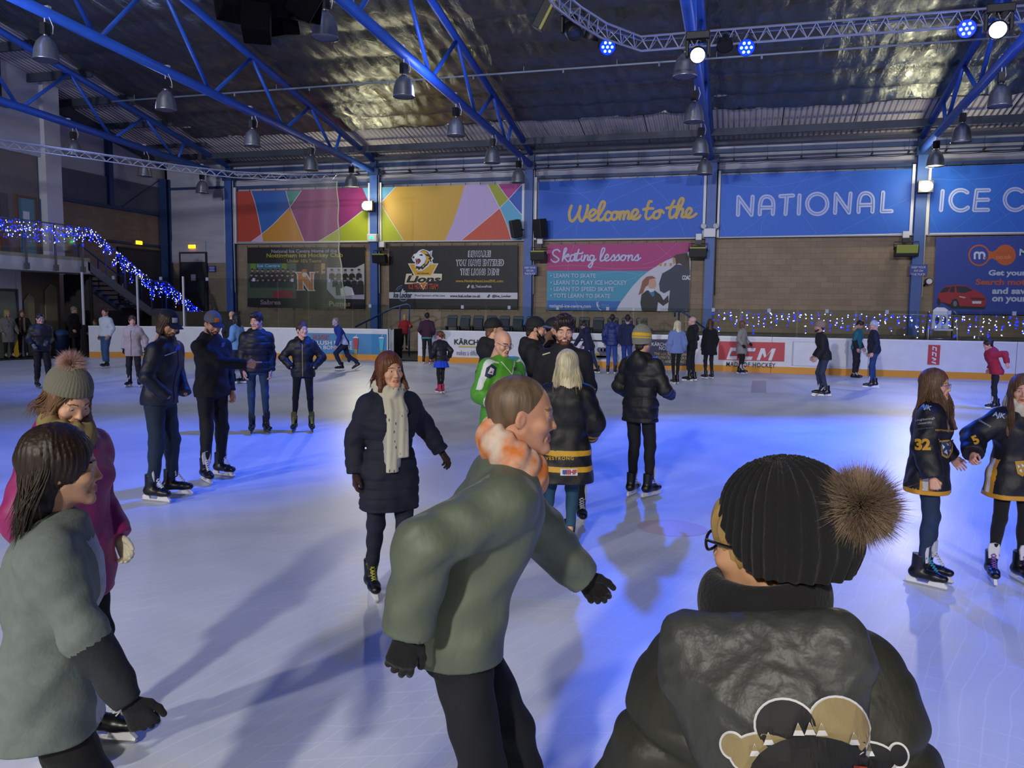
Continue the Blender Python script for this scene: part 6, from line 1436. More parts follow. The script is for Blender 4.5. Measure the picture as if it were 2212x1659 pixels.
def make_hair(A, h, sex, hv, v):
    h = dict(h)
    if A.get('hatted') and not h.get('keep'): h['l'] = min(h.get('l', .012), .004); h['quiff'] = 0
    HM, root = A['HM'], A['root']; M_h = fabric(HAIRC[h['c']], 'hair'); kind = h['kind']; l = h.get('l', .012)
    q = Vol((-.16, -.2, -.5 if kind == 'long' else -.2), (.16, .16, .2), hv if kind != 'long' else max(hv, .006))
    rid = lambda X, Y, Z, t: -.0025*np.sin(np.arctan2(X, Y+.02)*34+np.sin(Z*40)*1.5)-.003*fnoise(X, Y, Z, 55, 1.)
    if kind == 'buzz':
        q.ell((0, -.019, .031), (.076, .0965, .0875), .004); q.cap((0, -.05, -.01), (0, -.06, -.05), .052, .045, .01); q.ell((0, .115, -.045), (.085, .10, .105), .01, op='sub'); q.cut((0, 0, -.065), (0, .2, -1))
        for s in (-1, 1): q.ell((s*.083, -.004, -.02), (.02, .026, .036), .004, op='sub')
    elif kind == 'short':
        q.ell((0, -.02, .032), (.0765+l*.6, .0965+l*.7, .0875+l), .01, mod=rid)
        if h.get('puff'):
            rr = random.Random(8)
            for i in range(60):
                d = V3(rr.uniform(-.075, .075), rr.uniform(-.12, -.02), rr.uniform(-.05, .035)); q.ell(d*V3(1, 1, 1), (.016, .016, .014), .006)
        if h.get('quiff'): q.cap((-.03, .07, .095), (.03, .07, .095), .024+h['quiff'], None, .03, mod=rid)
        if h.get('curly'):
            rr = random.Random(5)
            for i in range(90):
                a, e = rr.uniform(0, 2*pi), rr.uniform(.05, 1.5); d = V3(cos(a)*cos(e)*.085, -.02+sin(a)*cos(e)*.103, .035+sin(e)*.097)
                if d[1] > .02 and d[2] < .092: continue
                q.ell(d, (.013, .013, .012), .004)
        q.cap((0, -.055, 0), (0, -.062, -.055), .052+l*.5, .045, .012, mod=rid); q.ell((0, .125, -.05), (.088, .105, .112), .008, op='sub'); q.cut((0, 0, -.085), (0, .25, -1))
        for s in (-1, 1): q.ell((s*.09, -.002, -.022), (.026, .028, .036), .004, op='sub')
    else:
        L = h.get('len', .3)
        q.ell((0, -.022, .034), (.082+l*.6, .101+l*.5, .091+l), .012, mod=rid)
        fr = h.get('open', 1.); q.ell((0, .135, -.045), (.07*fr, .105, .118), .008, op='sub')
        if kind == 'long':
            q.cap((0, -.05, .0), (0, -.075, -L*.5), .072, .075, .03, sc=(1.08, .75, 1), mod=rid); q.cap((0, -.075, -L*.5), (0, -.07-.04*L, -L), .075, .045, .02, sc=(1.15, .6, 1), mod=rid)
            for s in (-1, 1):
                f = h.get('sides', 1.)
                if f: q.cap((s*.07, -.005, .02), (s*.082, .012, -.09), .021, .024, .02, sc=(1, 1.5, 1), mod=rid); q.cap((s*.082, .012, -.09), (s*(.085+.02*f), .045*f+h.get('fwd', 0), -L*.85*f), .024, .013, .02, sc=(1, 1.5, 1), mod=rid)
        elif kind == 'bob':
            for s in (-1, 1): q.cap((s*.07, -.005, .02), (s*.08, .005, -.075), .026, .028, .02, sc=(1, 1.6, 1), mod=rid)
            q.cap((0, -.05, .0), (0, -.07, -.085), .074, .066, .02, mod=rid)
        elif kind == 'up':
            q.cap((0, -.05, 0), (0, -.06, -.05), .054, .046, .015); q.ell((0, .125, -.05), (.09, .10, .112), .008, op='sub')
            if h.get('tail'):
                for a, b, r in (((0, -.115, .05), (0, -.15, .0), .024), ((0, -.15, .0), (0, -.14, -.14), .026)): q.cap(a, b, r, r*.8, .015, mod=rid)
            else: q.ell((0, -.115, .05), (.034, .032, .034), .01, mod=rid)
            q.cut((0, 0, -.08), (0, .25, -1))
            for s in (-1, 1): q.ell((s*.09, .0, -.022), (.026, .028, .036), .004, op='sub')
    if h.get('bangs'): q.cap((-.05, .066, .035), (-.02, .083, .035), .013, None, .02, mod=rid, sc=(1, 1, 2.2)); q.cap((-.02, .083, .035), (.02, .083, .035), .013, None, .02, mod=rid, sc=(1, 1, 2.2)); q.cap((.05, .066, .035), (.02, .083, .035), .013, None, .02, mod=rid, sc=(1, 1, 2.2)); q.cut((0, 0, -.055), (0, .05, -1))
    if A.get('hatted'): q.cut((0, 0, .05+.04*bool(h.get('keep'))), (0, -.1, 1))
    Vt, F = q.mesh(); parts = [(xf(HM, Vt), F, 0)]
    if h.get('n'):
        rr = np.random.RandomState(3); P = []; L = h.get('len', .3)
        for i in range(h['n']):
            a = rr.uniform(-pi, pi) if h.get('sides', 1.) else rr.uniform(1.75, 2*pi-1.75); a = a if a <= pi else a-2*pi; e = rr.uniform(.1, 1.25)
            if abs(a) < .75 and kind in ('long', 'bob'): a = np.sign(a+1e-6)*rr.uniform(.62, 1.1)
            d0 = V3(sin(a)*cos(e)*.088, -.022+cos(a)*cos(e)*.105, .034+sin(e)*.102); a1 = a if abs(a) > .9 else np.sign(a)*.95
            d1 = V3(sin(a1)*.094, -.022+cos(a1)*.100, .0+rr.uniform(-.02, .02)); Lx = L*rr.uniform(.75, 1.04)*(1 if abs(a) > 1.5 else h.get('sides', 1.)*.95); x2 = sin(a1)*.10+rr.normal()*.012; y2 = -.03+cos(a1)*.07+rr.normal()*.012
            if abs(a) < 1.5: y2 += h.get('fwd', 0)
            if cos(a1) < 0: y2 = -.085-.02*abs(cos(a1))+rr.normal()*.008
            P.append(spline3([d0, d1, V3(x2, y2, -Lx*.5), V3(x2*1.02+rr.normal()*.014, y2*1.0+.01*rr.normal()-.02, -Lx)], 4))
        sv, sf = strand_ribbons(P, h.get('w', .004)); parts.append((xf(HM, sv), sf, 0))
    Vt, F, m = join_arrays(parts); np_mesh('hair', Vt, F, M_h, root)

def make_hat(A, h, hv):
    HM, root = A['HM'], A['root']; kind = h['kind']; c = h['c']
    if kind == 'beanie':
        tall = h.get('tall', .0); tilt = h.get('tilt', .35); rib = h.get('rib', .0025); z0 = h.get('z0', .012); fold = h.get('fold', True)
        q = Vol((-.16, -.2, -.12), (.16, .17, .26), hv)
        rm = lambda X, Y, Z, t: -rib*np.cos(np.arctan2(X, Y+.02)*h.get('nr', 40))
        bg = h.get('big', 1.); q.ell((0, -.028-tall*.3-.16*(bg-1), .04+tall*.35), (.090*(1+(bg-1)*.5), .110*bg, .098+tall*.7), .02, mod=rm)
        n = V3(0, tilt, -1); n /= np.linalg.norm(n)
        q.cap((0, -.02-.1*(bg-1), .0), (0, -.025-.1*(bg-1), .07), .087*bg, .087*bg, .02, sc=(1.0, 1.2, 1), mod=rm); q.cut((0, .08, z0), n)
        if 'zmin' in h: q.cut((0, 0, h['zmin']), (0, 0, -1))
        if fold:
            q2 = Vol((-.16, -.2, -.12), (.16, .17, .26), hv); q2.cap((0, -.02, -.08), (0, -.025, .16), .093, .094, .01, sc=(1.0, 1.2, 1), mod=rm); q2.cut((0, .08, z0-.002), n); q2.cut((0, .08, z0+.05), -n)
            q.d = np.minimum(q.d, q2.d)
        Vt, F = q.mesh(); C = Vt[F].mean(1); idx = np.zeros(len(F), int)
        for (za, zb_, ci) in h.get('bands', []): idx[(C[:, 2] > za) & (C[:, 2] < zb_)] = ci
        o = np_mesh('beanie', xf(HM, Vt), F, [fabric(c, 'knit')]+[fabric(x, 'knit') for x in h.get('mats', [])], root, idx)
        if h.get('pom'):
            pv, pf = pompom_arrays(h.get('pc', (0, -.06-tall*.4, .155+tall)), h.get('pr', .055), h.get('pn', 900), h.get('pw', .0022)); np_mesh('pompom', xf(HM, pv), pf, fabric(h['pom'], 'wool'), o)
    elif kind == 'cap':
        q = Vol((-.12, -.14, -.06), (.12, .24, .17), hv); s = -1 if h.get('back') else 1
        q.ell((0, -.018, .036), (.084, .105, .096), .01); q.ell((0, -.018, .03), (.0775, .098, .087), .004, op='sub'); q.cut((0, .09, .032), V3(0, .12, -1))
        Vt, F = q.mesh(); o = np_mesh('cap', xf(HM, Vt), F, fabric(c, 'cloth'), root)
        q = Vol((-.11, -.24, -.02), (.11, .24, .1), hv*.7); q.cap((0, s*.075, .046), (0, s*.128, .036), .07, .062, .01, sc=(1, 1, .075)); q.ell((0, -.018, .03), (.0775, .098, .087), .004, op='sub')
        Vt, F = q.mesh(); Vt[:, 2] -= (Vt[:, 0]/.07)**2*.018; np_mesh('brim', xf(HM, Vt), F, fabric(h.get('brim', c), 'cloth'), o)
        if h.get('logo'):
            q = Vol((-.05, .03, .04), (.05, .12, .12), .003); q.ell((0, -.018, .036), (.0865, .1075, .0985), .004); q.cut((0, .05, 0), V3(0, -1, 0)); q.cut((.026, 0, 0), V3(1, 0, 0)); q.cut((-.026, 0, 0), V3(-1, 0, 0)); q.cut((0, 0, .052), V3(0, 0, -1)); q.cut((0, 0, .094), V3(0, 0, 1))
            Vt, F = q.mesh()
            if len(F): np_mesh('emblem', xf(HM, Vt), F, fabric(h['logo'], 'cloth'), o)

# ---------------------------------------------------------------- prints, stripes and zips that lie on the clothes
def bvh_of(A):
    if 'bvh' not in A: Vt, F = A['jv']; A['bvh'] = BVHTree.FromPolygons([tuple(x) for x in Vt], [tuple(int(i) for i in f) for f in F])
    return A['bvh']
def front(A, x, t, side=1):
    """point and direction to cast onto the chest (side 1) or back (-1): x to the right, t up the spine from the pelvis"""
    k = A['k']; U = A['U'] if t > 0 else V3(0, 0, 1); p = A['pel']+U*t*k+A['RT']*x*k
    return p+A['FT']*side*.6, -A['FT']*side
def strip_pts(A, pts, w, side=1):
    L = [(x-w, t) for x, t in pts]; R = [(x+w, t) for x, t in pts]
    return [[(L[i], side), (R[i], side), (R[i+1], side), (L[i+1], side)] for i in range(len(pts)-1)]
def onbody(A, name, polys, m, off=.004, label=None):
    bv = bvh_of(A); b = MB()
    for grp in polys:
        for quad in grp:
            pts = []
            for (xt, side) in quad:
                o, d = front(A, xt[0], xt[1], side); h = bv.ray_cast(Vector(o), Vector(d))
                if h[0] is None: break
                pts.append(h[0]-Vector(d)*off)
            if len(pts) == len(quad): b.poly(pts)
    if b.v: return b.build(name, m, A['root'], label)
def print_on(A, name, arrays, origin, direction, xdir, m, size, off=.006, label=None, fine=.016):
    """lay flat artwork (verts 2d, faces) on the clothing: cast from origin along direction; xdir is the reading direction"""
    bv = bvh_of(A); d = Vector(direction).normalized(); x = Vector(xdir); x = (x-d*x.dot(d)).normalized(); y = x.cross(d)*1.0
    if y.z < 0: y = -y
    bm = bmesh.new()
    for f in arrays[1]:
        try: bm.faces.new([bm.verts.new((arrays[0][i][0]*size, arrays[0][i][1]*size, 0)) for i in f])
        except ValueError: pass
    bmesh.ops.triangulate(bm, faces=bm.faces)
    for _ in range(5):
        e = [e for e in bm.edges if e.calc_length() > fine]
        if not e or len(bm.faces) > 20000: break
        bmesh.ops.subdivide_edges(bm, edges=e, cuts=1); bmesh.ops.triangulate(bm, faces=[f for f in bm.faces if len(f.verts) > 3])
    bm.verts.index_update(); b = MB(); P = []
    for p in bm.verts:
        o = Vector(origin)+x*p.co.x+y*p.co.y-d*.35; h = bv.ray_cast(o, d)
        P.append((h[0] if h[0] is not None else Vector(origin)+x*p.co.x+y*p.co.y)-d*off)
    b.add(P, [tuple(v.index for v in f.verts) for f in bm.faces]); bm.free(); return b.build(name, m, A['root'], label)

def tx(s, **k):
    """text normalised to unit width, centred"""
    v, f = text_mesh(s, 1.0, **k); xs = [p[0] for p in v]; ys = [p[1] for p in v]; w = max(xs)-min(xs); cx, cy = (max(xs)+min(xs))/2, (max(ys)+min(ys))/2
    return [((p[0]-cx)/w, (p[1]-cy)/w) for p in v], f
def shp(*polys):
    v, f = [], []
    for p in polys: f.append(tuple(range(len(v), len(v)+len(p)))); v += list(p)
    return v, f
def print_px(A, name, arrays, px, py, w, m, rot=0., off=.006, label=None):
    """lay flat artwork on the garment where the photograph shows it, w pixels wide"""
    iv = root_matrix(A['root']).inverted(); d = ray(px, py); o = iv@CAM; dl = (iv.to_3x3()@d).normalized(); h = bvh_of(A).ray_cast(o, dl)
    if h[0] is None: return
    dist = (h[0]-o).length; size = w*dist/(F_PX*d.length); xr = iv.to_3x3()@(_r*cos(rot)-_u*sin(rot))
    return print_on(A, name, arrays, h[0], dl, xr, m, size, off, label)
def near(px, depth):
    d = ray(px, 830); return Vector((d.x*depth, d.y*depth, 0))
def band(C, a, b):
    """position 0..1 of points along a limb and their distance from its axis"""
    d = b-a; t = (C-a)@d/(d@d); return t, np.linalg.norm(C-a-np.outer(t, d), axis=1)
# ================================================================ THE SKATERS
BLK, NVY = '#15161b', '#141a2b'
JEAN, JEAN_L, JEAN_D, BLKT = '#1e3048', '#31588a', '#172233', '#121318'
def pw(name): return mat('print_'+name.strip('#'), name, .7)
K_RELAX = dict(hv=.005)

# ---- nearest: woman in black padded coat seen from behind
def near_extra(A):
    root, nb, F, U, R, k = A['root'], A['nb'], A['FT'], A['U'], A['RT'], A['k']
    q = Vol(nb-V3(.2, .2, .1), nb+V3(.2, .2, .2), .005); P = spline3([nb+R*.088+U*.05, nb+F*.088+U*.055, nb-R*.088+U*.05, nb-F*.098+U*.045], 8, True)
    for a, b in zip(P, P[1:]+P[:1]): q.cap(a, b, .024, None, .01, sc=(1, 1, 1.9))
    Vt, f = q.mesh(); np_mesh('collar', Vt, f, fabric('#0f1014', 'knit'), root, label='black knitted collar')
    wr = lambda X, Y, Z, t: .010*np.abs(np.sin(18*(Z+.5*X)+2.2*np.sin(9*X+4*Z)))*np.abs(np.sin(11*X-5*Z+1))+.004*np.abs(fnoise(X, Y, Z, 70, 2.))-.006
    q = Vol(nb-V3(.34, .34, .42), nb+V3(.34, .2, .12), .005)
    q.ell(nb-F*.125-U*.09, (.155, .085, .11), .03, mod=wr); q.ell(nb-F*.14-U*.165, (.12, .078, .10), .05, mod=wr); q.ell(nb-F*.15-U*.225, (.075, .065, .08), .05, mod=wr)
    for s in (-1, 1): q.cap(nb+R*s*.115+F*.05-U*.025, nb+R*s*.115-F*.11-U*.035, .032, .052, .04, mod=wr)
    q.cap(nb+R*.12-F*.115+U*.02, nb-R*.12-F*.115+U*.02, .042, .042, .04, mod=wr)
    Vt, f = q.mesh(); np_mesh('hood', Vt, f, mat('hood_nylon', '#3b3d3c', .5, bump=(16, .5, .02)), root, label='grey nylon hood lying on the back'); cv, cf = A['jv']; A['jv'] = (np.concatenate([cv, Vt]), np.concatenate([cf, f+len(cv)]))
    # printed picture on the back: round shapes with pale outlines (generic stand-in)
    def disc(cx, cy, rx, ry, n=28, a0=0, a1=2*pi): return [(cx+rx*cos(a0+(a1-a0)*j/n), cy+ry*sin(a0+(a1-a0)*j/n)) for j in range(n+(a1-a0 < 6))]
    def put(items, off, m):
        v, f = shp(*items); print_px(A, 'back_print', (v, f), 1757, 1632, 395, pw(m), 0, off)
    def strips(poly):  # fill as thin quads so that it follows the cloth
        return poly
    W = '#cfd0d6'
    put([disc(-.42, .05, .075, .075), disc(.46, .0, .06, .07), disc(-.12, .14, .17, .15), disc(.16, .14, .17, .16), disc(-.25, .0, .2, .12), disc(.28, -.02, .17, .1), disc(0, -.14, .37, .25)], .009, W)
    put([disc(-.42, .05, .062, .062), disc(-.25, .0, .187, .107), disc(.16, .14, .157, .147)], .013, '#8f7f5c'); put([disc(.46, .0, .047, .057), disc(-.12, .14, .157, .137), disc(.28, -.02, .157, .087)], .013, '#131317')
    z = []
    for x in (-.3, -.22, -.06, 0., .06, .22, .3): y = -.14+.25*sqrt(max(0, 1-(x/.37)**2)); z.append([(x-.03, y-.01), (x+.03, y-.01), (x+.005, y+.055)])
    [put([q_], .017, W) for q_ in z]; [put([q_], .021, '#8f7f5c') for q_ in [[(a[0]*.6+c[0]*.4, a[1]*.6+c[1]*.4), (b_[0]*.6+c[0]*.4, b_[1]*.6+c[1]*.4), (c[0]*.9+a[0]*.05+b_[0]*.05, c[1]*.9+a[1]*.1)] for a, b_, c in z]]
    put([disc(0, -.14, .355, .235)], .025, '#101013'); put([[(.2, -.05), (.28, -.06), (.28, -.12), (.2, -.12)]], .029, '#a82c20')
NEARP = near(1762, 1.31)
person(0, 0, 1.622, 180, 'nearest woman, seen from behind in black padded coat and black hat with brown fur pompom', at=NEARP, sex='f', v=.0055, hv=.0033, head=(66, 2, 0), skin='#d3a07c', name='person',
       hair=dict(kind='short', c='blonde', l=.018, bangs=True, keep=True), hat=dict(kind='beanie', c='#0d0e12', pom='#97826f', pc=(0, -.168, .100), pr=.070, pn=9000, pw=.0009, tall=-.04, tilt=1.0, nr=30, rib=.0045, z0=.07, zmin=-.032, fold=False, big=1.16), glasses='thick',
       build=.94, top=dict(name='padded_coat', c='#2b2c26', th=.048, hem=.2, kind='puffer', quilt=(.115, .026), aw=.012, collar=.02), bottom=dict(c=BLKT), hands=[(.09, .12, -.46), (.09, .12, -.46)], glove='#111216', extra=near_extra, lean=4, side=-7)

# ---- man in olive jacket striding to the right
person(0, 0, 1.79, 92, 'man striding right in an olive green jacket with orange neck scarf and black gloves', at=near(990, 2.52), v=.007, hv=.0036, lean=17, head=(0, 4, 0), skin='#c69176', hair=dict(kind='buzz', c='buzz'),
       top=dict(c='#5b6558', th=.034, hem=.07, kind='shell', aw=.010, collar=.04), bottom=dict(c='#141821', w=.012), hands=[(.16, .38, -.34), (.10, -.30, -.44)], poles=((.6, -1, -.3), (.5, -1, -.2)), handp=('hold', 'relax'), glove='#0d0d11',
       scarf=dict(c='#c9783e', r=.036, mat=mat('orange_white_snood', '#cf7434', .9, bump=(60, .4, .004), noise=(13, 1, '#d6c6ba'))), feet=[(-.1, .30, 0, 4, 0), (.1, -.12, 0, -4, 0)], lace='#c8c8ca')
# ---- woman at the left edge in grey cardigan
def p3_paint(C, A):
    i = (((C-A['pel'])@A['FT'] > .055) & (np.abs((C-A['pel'])@A['RT']) < .085) & ((C-A['pel'])@A['U'] < .44) & (C[:, 2] > A['pel'][2]-.13)).astype(int)
    t, d = band(C, A['el'][1], A['wr'][1]); i[(t > .12) & (d < .09)] = 2; return i
person(0, 0, 1.57, 82, 'woman striding right at the left edge with long dark hair and grey cardigan', at=near(72, 2.3), sex='f', v=.008, hv=.0036, lean=5, head=(8, 2, 0), skin='#c8997f', hair=dict(kind='long', c='dark', len=.22, l=.02, n=420, w=.004, sides=0, open=1.2),
       top=dict(name='cardigan', c='#6f7a78', th=.024, hem=.16, kind='wool', aw=.0, cuff=.45, flare=.025, collar=0, mats=['#a9b0c2', '#2a2e36'], paint=p3_paint), bottom=dict(c='#0f0f14', w=.01, kind='cloth'), hands=[(.10, -.14, -.48), (.10, .22, -.46)], poles=((.5, -1, -.3), (.4, -1, -.5)), handp=('relax', 'hold'), glove='#15161c',
       feet=[(-.1, -.1, 0, 4, 0), (.1, .22, 0, -4, 0)])
# ---- woman in magenta coat behind her
person(0, 0, 1.62, 48, 'woman looking down in a magenta coat with grey bobble hat and cream gloves', at=near(140, 3.4), sex='f', v=.009, hv=.004, head=(-18, 27, 0), skin='#d3a286', hair=dict(kind='long', c='lbrown', len=.16, l=.016, n=160, w=.004),
       hat=dict(kind='beanie', c='#6b6a60', pom='#d9b7ae', pc=(0, -.05, .155), pr=.062, pn=3500, pw=.0014, tall=.0, tilt=.25, nr=40, rib=.0012, z0=.055, fold=False), top=dict(name='coat', c='#8a1d62', th=.03, hem=.22, kind='shell', aw=.008, collar=.03, hood=.02),
       scarf=dict(c='#8a7a4c', r=.032), bottom=dict(c='#121216', w=.005), glove='#d6d0b8', handp=('relax', 'flat'), hands=[(.04, .10, -.46), (.04, .06, -.48)])
# ---- woman with long pale scarf
def _scarf(nt, p, N, L):
    tc = N('TexCoord'); v = N('TexVoronoi'); v.inputs['Scale'].default_value = 22; mp = N('Mapping'); mp.inputs['Scale'].default_value = (1.6, 1, .7); L(tc.outputs['Object'], mp.inputs[0]); L(mp.outputs[0], v.inputs['Vector'])
    r = N('ValToRGB'); r.color_ramp.elements[0].position = .12; r.color_ramp.elements[1].position = .2; r.color_ramp.elements[0].color = lin('#4a4d58')+(1,); r.color_ramp.elements[1].color = lin('#bdb9a8')+(1,)
    L(v.outputs[0], r.inputs[0]); L(r.outputs[0], p.inputs['Base Color']); p.inputs['Roughness'].default_value = .9
SCARF = node_mat('cream_scarf_print', _scarf) if 'node_mat' in globals() else None
def open_front(A):
    q = Vol(A['pel']-V3(.3, .3, .1), A['nb']+V3(.3, .3, .1), .009); p = A['pel']; k = A['k']
    q.loft([(p[2]+.02, p[0]+.02, p[1]+.06, .07*k, .115*k), (p[2]+.12, p[0]+.02, p[1]+.06, .075*k, .12*k), (p[2]+.38*k, p[0]+.02, p[1]+.06, .07*k, .115*k)])
    Vt, F = q.mesh(); np_mesh('sweater', Vt, F, fabric('#a9a6a8', 'wool'), A['root'], label='pale grey sweater')
person(845, 1298, 1.62, 20, 'woman in a long navy padded coat with auburn hair and a long cream patterned scarf', sex='f', v=.009, hv=.003, head=(6, 0, 3), skin='#d5a283', hair=dict(kind='long', c='auburn', len=.15, l=.014, n=220, w=.004, open=1.05),
       top=dict(name='padded_coat', c='#12172a', th=.03, hem=.30, kind='cloth', quilt=(.065, .007), flare=.02, hood=.02, collar=.0), scarf=dict(c='#bdb9a8', r=.03, tail=(.46, .56), mat=SCARF), bottom=dict(c='#141c30', w=.004), glove='#2a1414', hands=[(.30, -.10, -.40), (.10, -.02, -.50)], handp=('relax', 'relax'),
       boot='#121214', lace='#a0a030', tongue='#3a3a20', extra=open_front, feet=[(-.07, .0, 0, 8, 0), (.09, -.18, 0, -8, 0)], pelvis=(0, -.03))
# ---- pair of men with caps
def p6x(A):
    print_px(A, 'shoulder_stripe', shp([(-.5, -.04), (.5, -.04), (.5, .04), (-.5, .04)]), 368, 764, 24, pw('#9fb0e0'), -.35); print_px(A, 'chest_print', shp([(-.5, -.5), (.3, -.3), (.5, .5), (-.3, .4)]), 384, 752, 11, pw('#2a50c8'))
person(352, 1078, 1.86, 58, 'man in navy jacket and black cap standing with hands in pockets looking down', v=.010, hv=.0045, lean=9, head=(-28, 26, 0), skin='#c58f72', hair=dict(kind='bob', c='brown', l=.01, keep=True, puff=True), hat=dict(kind='cap', c='#10131c', logo='#b8bcc8'), beard=dict(c='brown'),
       top=dict(c='#10172a', th=.026, hem=.07, kind='shell', collar=.04, zip='#2c3350'), bottom=dict(c=JEAN, w=.012), hands=[(-.01, .10, -.43), (-.02, .10, -.43)], poles=((1, -1, 0), (1, -1, 0)), handp=(None, None), lace='#d8d8dc', feet=[(-.13, .02, 0, 14, 0), (.13, -.02, 0, -10, 0)], extra=p6x)
def p7x(A):
    print_px(A, 'chest_print', shp([(-.5, -.6), (.2, -.5), (.5, .6), (-.3, .5)]), 482, 745, 9, pw('#44547e'))
person(462, 1036, 1.84, 40, 'man in black hoodie and grey cap with orange emblem pointing right', v=.010, hv=.0035, lean=2, head=(-14, 24, 0), skin='#cc9678', hair=dict(kind='short', c='dark'), hat=dict(kind='cap', c='#5c5f66', brim='#23263a', logo='#c8782c'), beard=dict(c='dark'),
       top=dict(name='hoodie', c='#0c0d12', th=.024, hem=.08, collar=.03, hood=.012), bottom=dict(c=BLKT, w=.01, kind='cloth', end=.12), hands=[(.04, .05, -.50), (-.36, .30, -.19)], poles=((.5, -1, -.3), (.6, -.2, -1)), handp=('relax', 'point'), hthumb=((None), (0, .2, 1)), lace='#d8d8dc', feet=[(-.15, -.06, 0, 4, 0), (.15, .05, 0, -22, 0)], extra=p7x)
# ---- teenage couple
person(558, 936, 1.80, 6, 'young man in black padded jacket and jeans beside girl with hands in pockets', v=.011, hv=.0048, head=(-38, 8, 0), skin='#d09c84', hair=dict(kind='short', c='dark', l=.014, quiff=.006), top=dict(c='#111319', th=.032, hem=.06, kind='puffer', quilt=(.10, .012), hood=.02, collar=.02), bottom=dict(c='#2a4258', w=-.006), hands=[(.03, .05, -.51), (.03, .05, -.51)],
       boot='#131419', lace='#26262c', tongue='#1c1c22', holder='#3c4048', feet=[(-.12, 0, 0, 10, 0), (.09, .0, 0, -10, 0)])
person(656, 933, 1.66, -2, 'girl in black zipped jacket and leggings with hands in her pockets', sex='f', v=.011, hv=.0048, head=(32, -2, 0), skin='#d8a68e', hair=dict(kind='up', c='brown', l=.008), top=dict(c='#0f1014', th=.024, hem=.08, kind='puffer', quilt=(.08, .006), zip='#a08c50', vneck=.12, hood=.02, collar=0), bottom=dict(c='#0f1013', w=-.008, kind='knit'),
       hands=[(.03, .13, -.38), (.03, .13, -.38)], poles=((1, -.6, 0), (1, -.6, 0)), handp=(None, None), boot='#15160f', lace='#b8b02c', tongue='#56521c', holder='#4a4c54', feet=[(-.13, 0, 0, 6, 0), (.15, .0, 0, -6, 0)])
# ---- group in the middle
def stripes(zs, sl, col=1):
    def f(C, A):
        idx = np.zeros(len(C), int); core = np.abs((C-A['pel'])@A['RT']) < .25*A['k']
        for a, b in zs: idx[(C[:, 2] > a) & (C[:, 2] < b) & core] = col
        for i in range(2):
            for (p, q_) in ((A['el'][i], A['wr'][i]),):
                t, d = band(C, p, q_)
                for a, b in sl: idx[(t > a) & (t < b) & (d < .12)] = col
        return idx
    return f
def p10x(A):
    print_px(A, 'lettering', tx('LIVESTRONG', bold=.02, spacing=1.25), 1204, 990, 70, pw('#c8a02a')); print_px(A, 'patch', shp([(-.5, -.2), (.5, -.2), (.5, .2), (-.5, .2)]), 1229, 1020, 37, pw('#d4d4da')); print_px(A, 'patch_lettering', tx('IIHF', bold=.04), 1235, 1020, 23, pw('#a82838'), 0, .009)
    print_px(A, 'patch_emblem', shp([(-.5, -.5), (0, -.7), (.5, -.5), (.5, .6), (-.5, .6)]), 1219, 1020, 8, pw('#3a5a9a'), 0, .009)
person(1218, 1196, 1.62, 184, 'blonde woman seen from behind in a black hockey jersey with yellow stripes', sex='f', v=.0085, hv=.0042, head=(0, -2, 0), hair=dict(kind='long', c='platinum', len=.33, l=.022, n=1000, w=.0042), skin='#d4a58a',
       top=dict(name='jersey', c='#101115', th=.034, hem=.30, kind='shell', aw=.012, flare=.045, collar=0, mats=['#c89a1c'], paint=stripes([(.708, .75), (.838, .878)], [(.42, .56), (.66, .80)])), bottom=dict(c='#27526e', w=.0), hands=[(.06, .24, -.40), (.08, .22, -.40)], feet=[(-.16, .28, 0, 8, 0), (.05, -.0, .03, -4, 22)], boot='#1a1b20', lace='#22232a', tongue='#c8c8d0', extra=p10x)
def p11x(A):
    print_px(A, 'shoulder_stripe', shp([(-.5, -.07), (.5, -.07), (.5, .07), (-.5, .07)]), 1180, 764, 17, pw('#b8bca4'), -.3); print_px(A, 'chest_print', shp([(-.4, -.5), (.4, -.5), (.5, .5), (-.5, .5)]), 1243, 800, 13, pw('#6a6e76')); print_px(A, 'sleeve_lettering', tx('BAUER', bold=.03), 1278, 854, 34, pw('#c4c6cc'), -1.25)
person(1212, 1126, 1.86, -6, 'smiling bearded young man in black jacket behind the blonde woman', v=.009, hv=.0026, head=(10, 14, 0), smile=True, skin='#cf9d82', hair=dict(kind='short', c='dark', l=.012, curly=True, quiff=.004), beard=dict(c='auburn'), top=dict(c='#101113', th=.026, hem=.08, collar=.035), bottom=dict(c='#101116', w=.012, kind='cloth'),
       feet=[(-.17, -.02, 0, 12, 0), (.19, .02, 0, -14, 0)], hands=[(.04, .02, -.51), (.0, .2, -.40)], extra=p11x)
def green_paint(C, A):
    k = A['k']; x = (C-A['pel'])@A['RT']; z = ((C-A['pel'])@A['U'])/k; y = (C-A['pel'])@A['FT']; idx = np.zeros(len(C), int)
    for i in range(2):
        t, d = band(C, A['sh'][i], A['el'][i]); idx[(t > -.25) & (t < .95) & ((C-A['sh'][i])@A['FT'] > .035) & ((C-A['sh'][i])@A['FT'] < .085) & (d < .14)] = 1
        t, d = band(C, A['el'][i], A['wr'][i]); idx[(t > .5) & (t < .56) & (d < .12)] = 1
    return idx
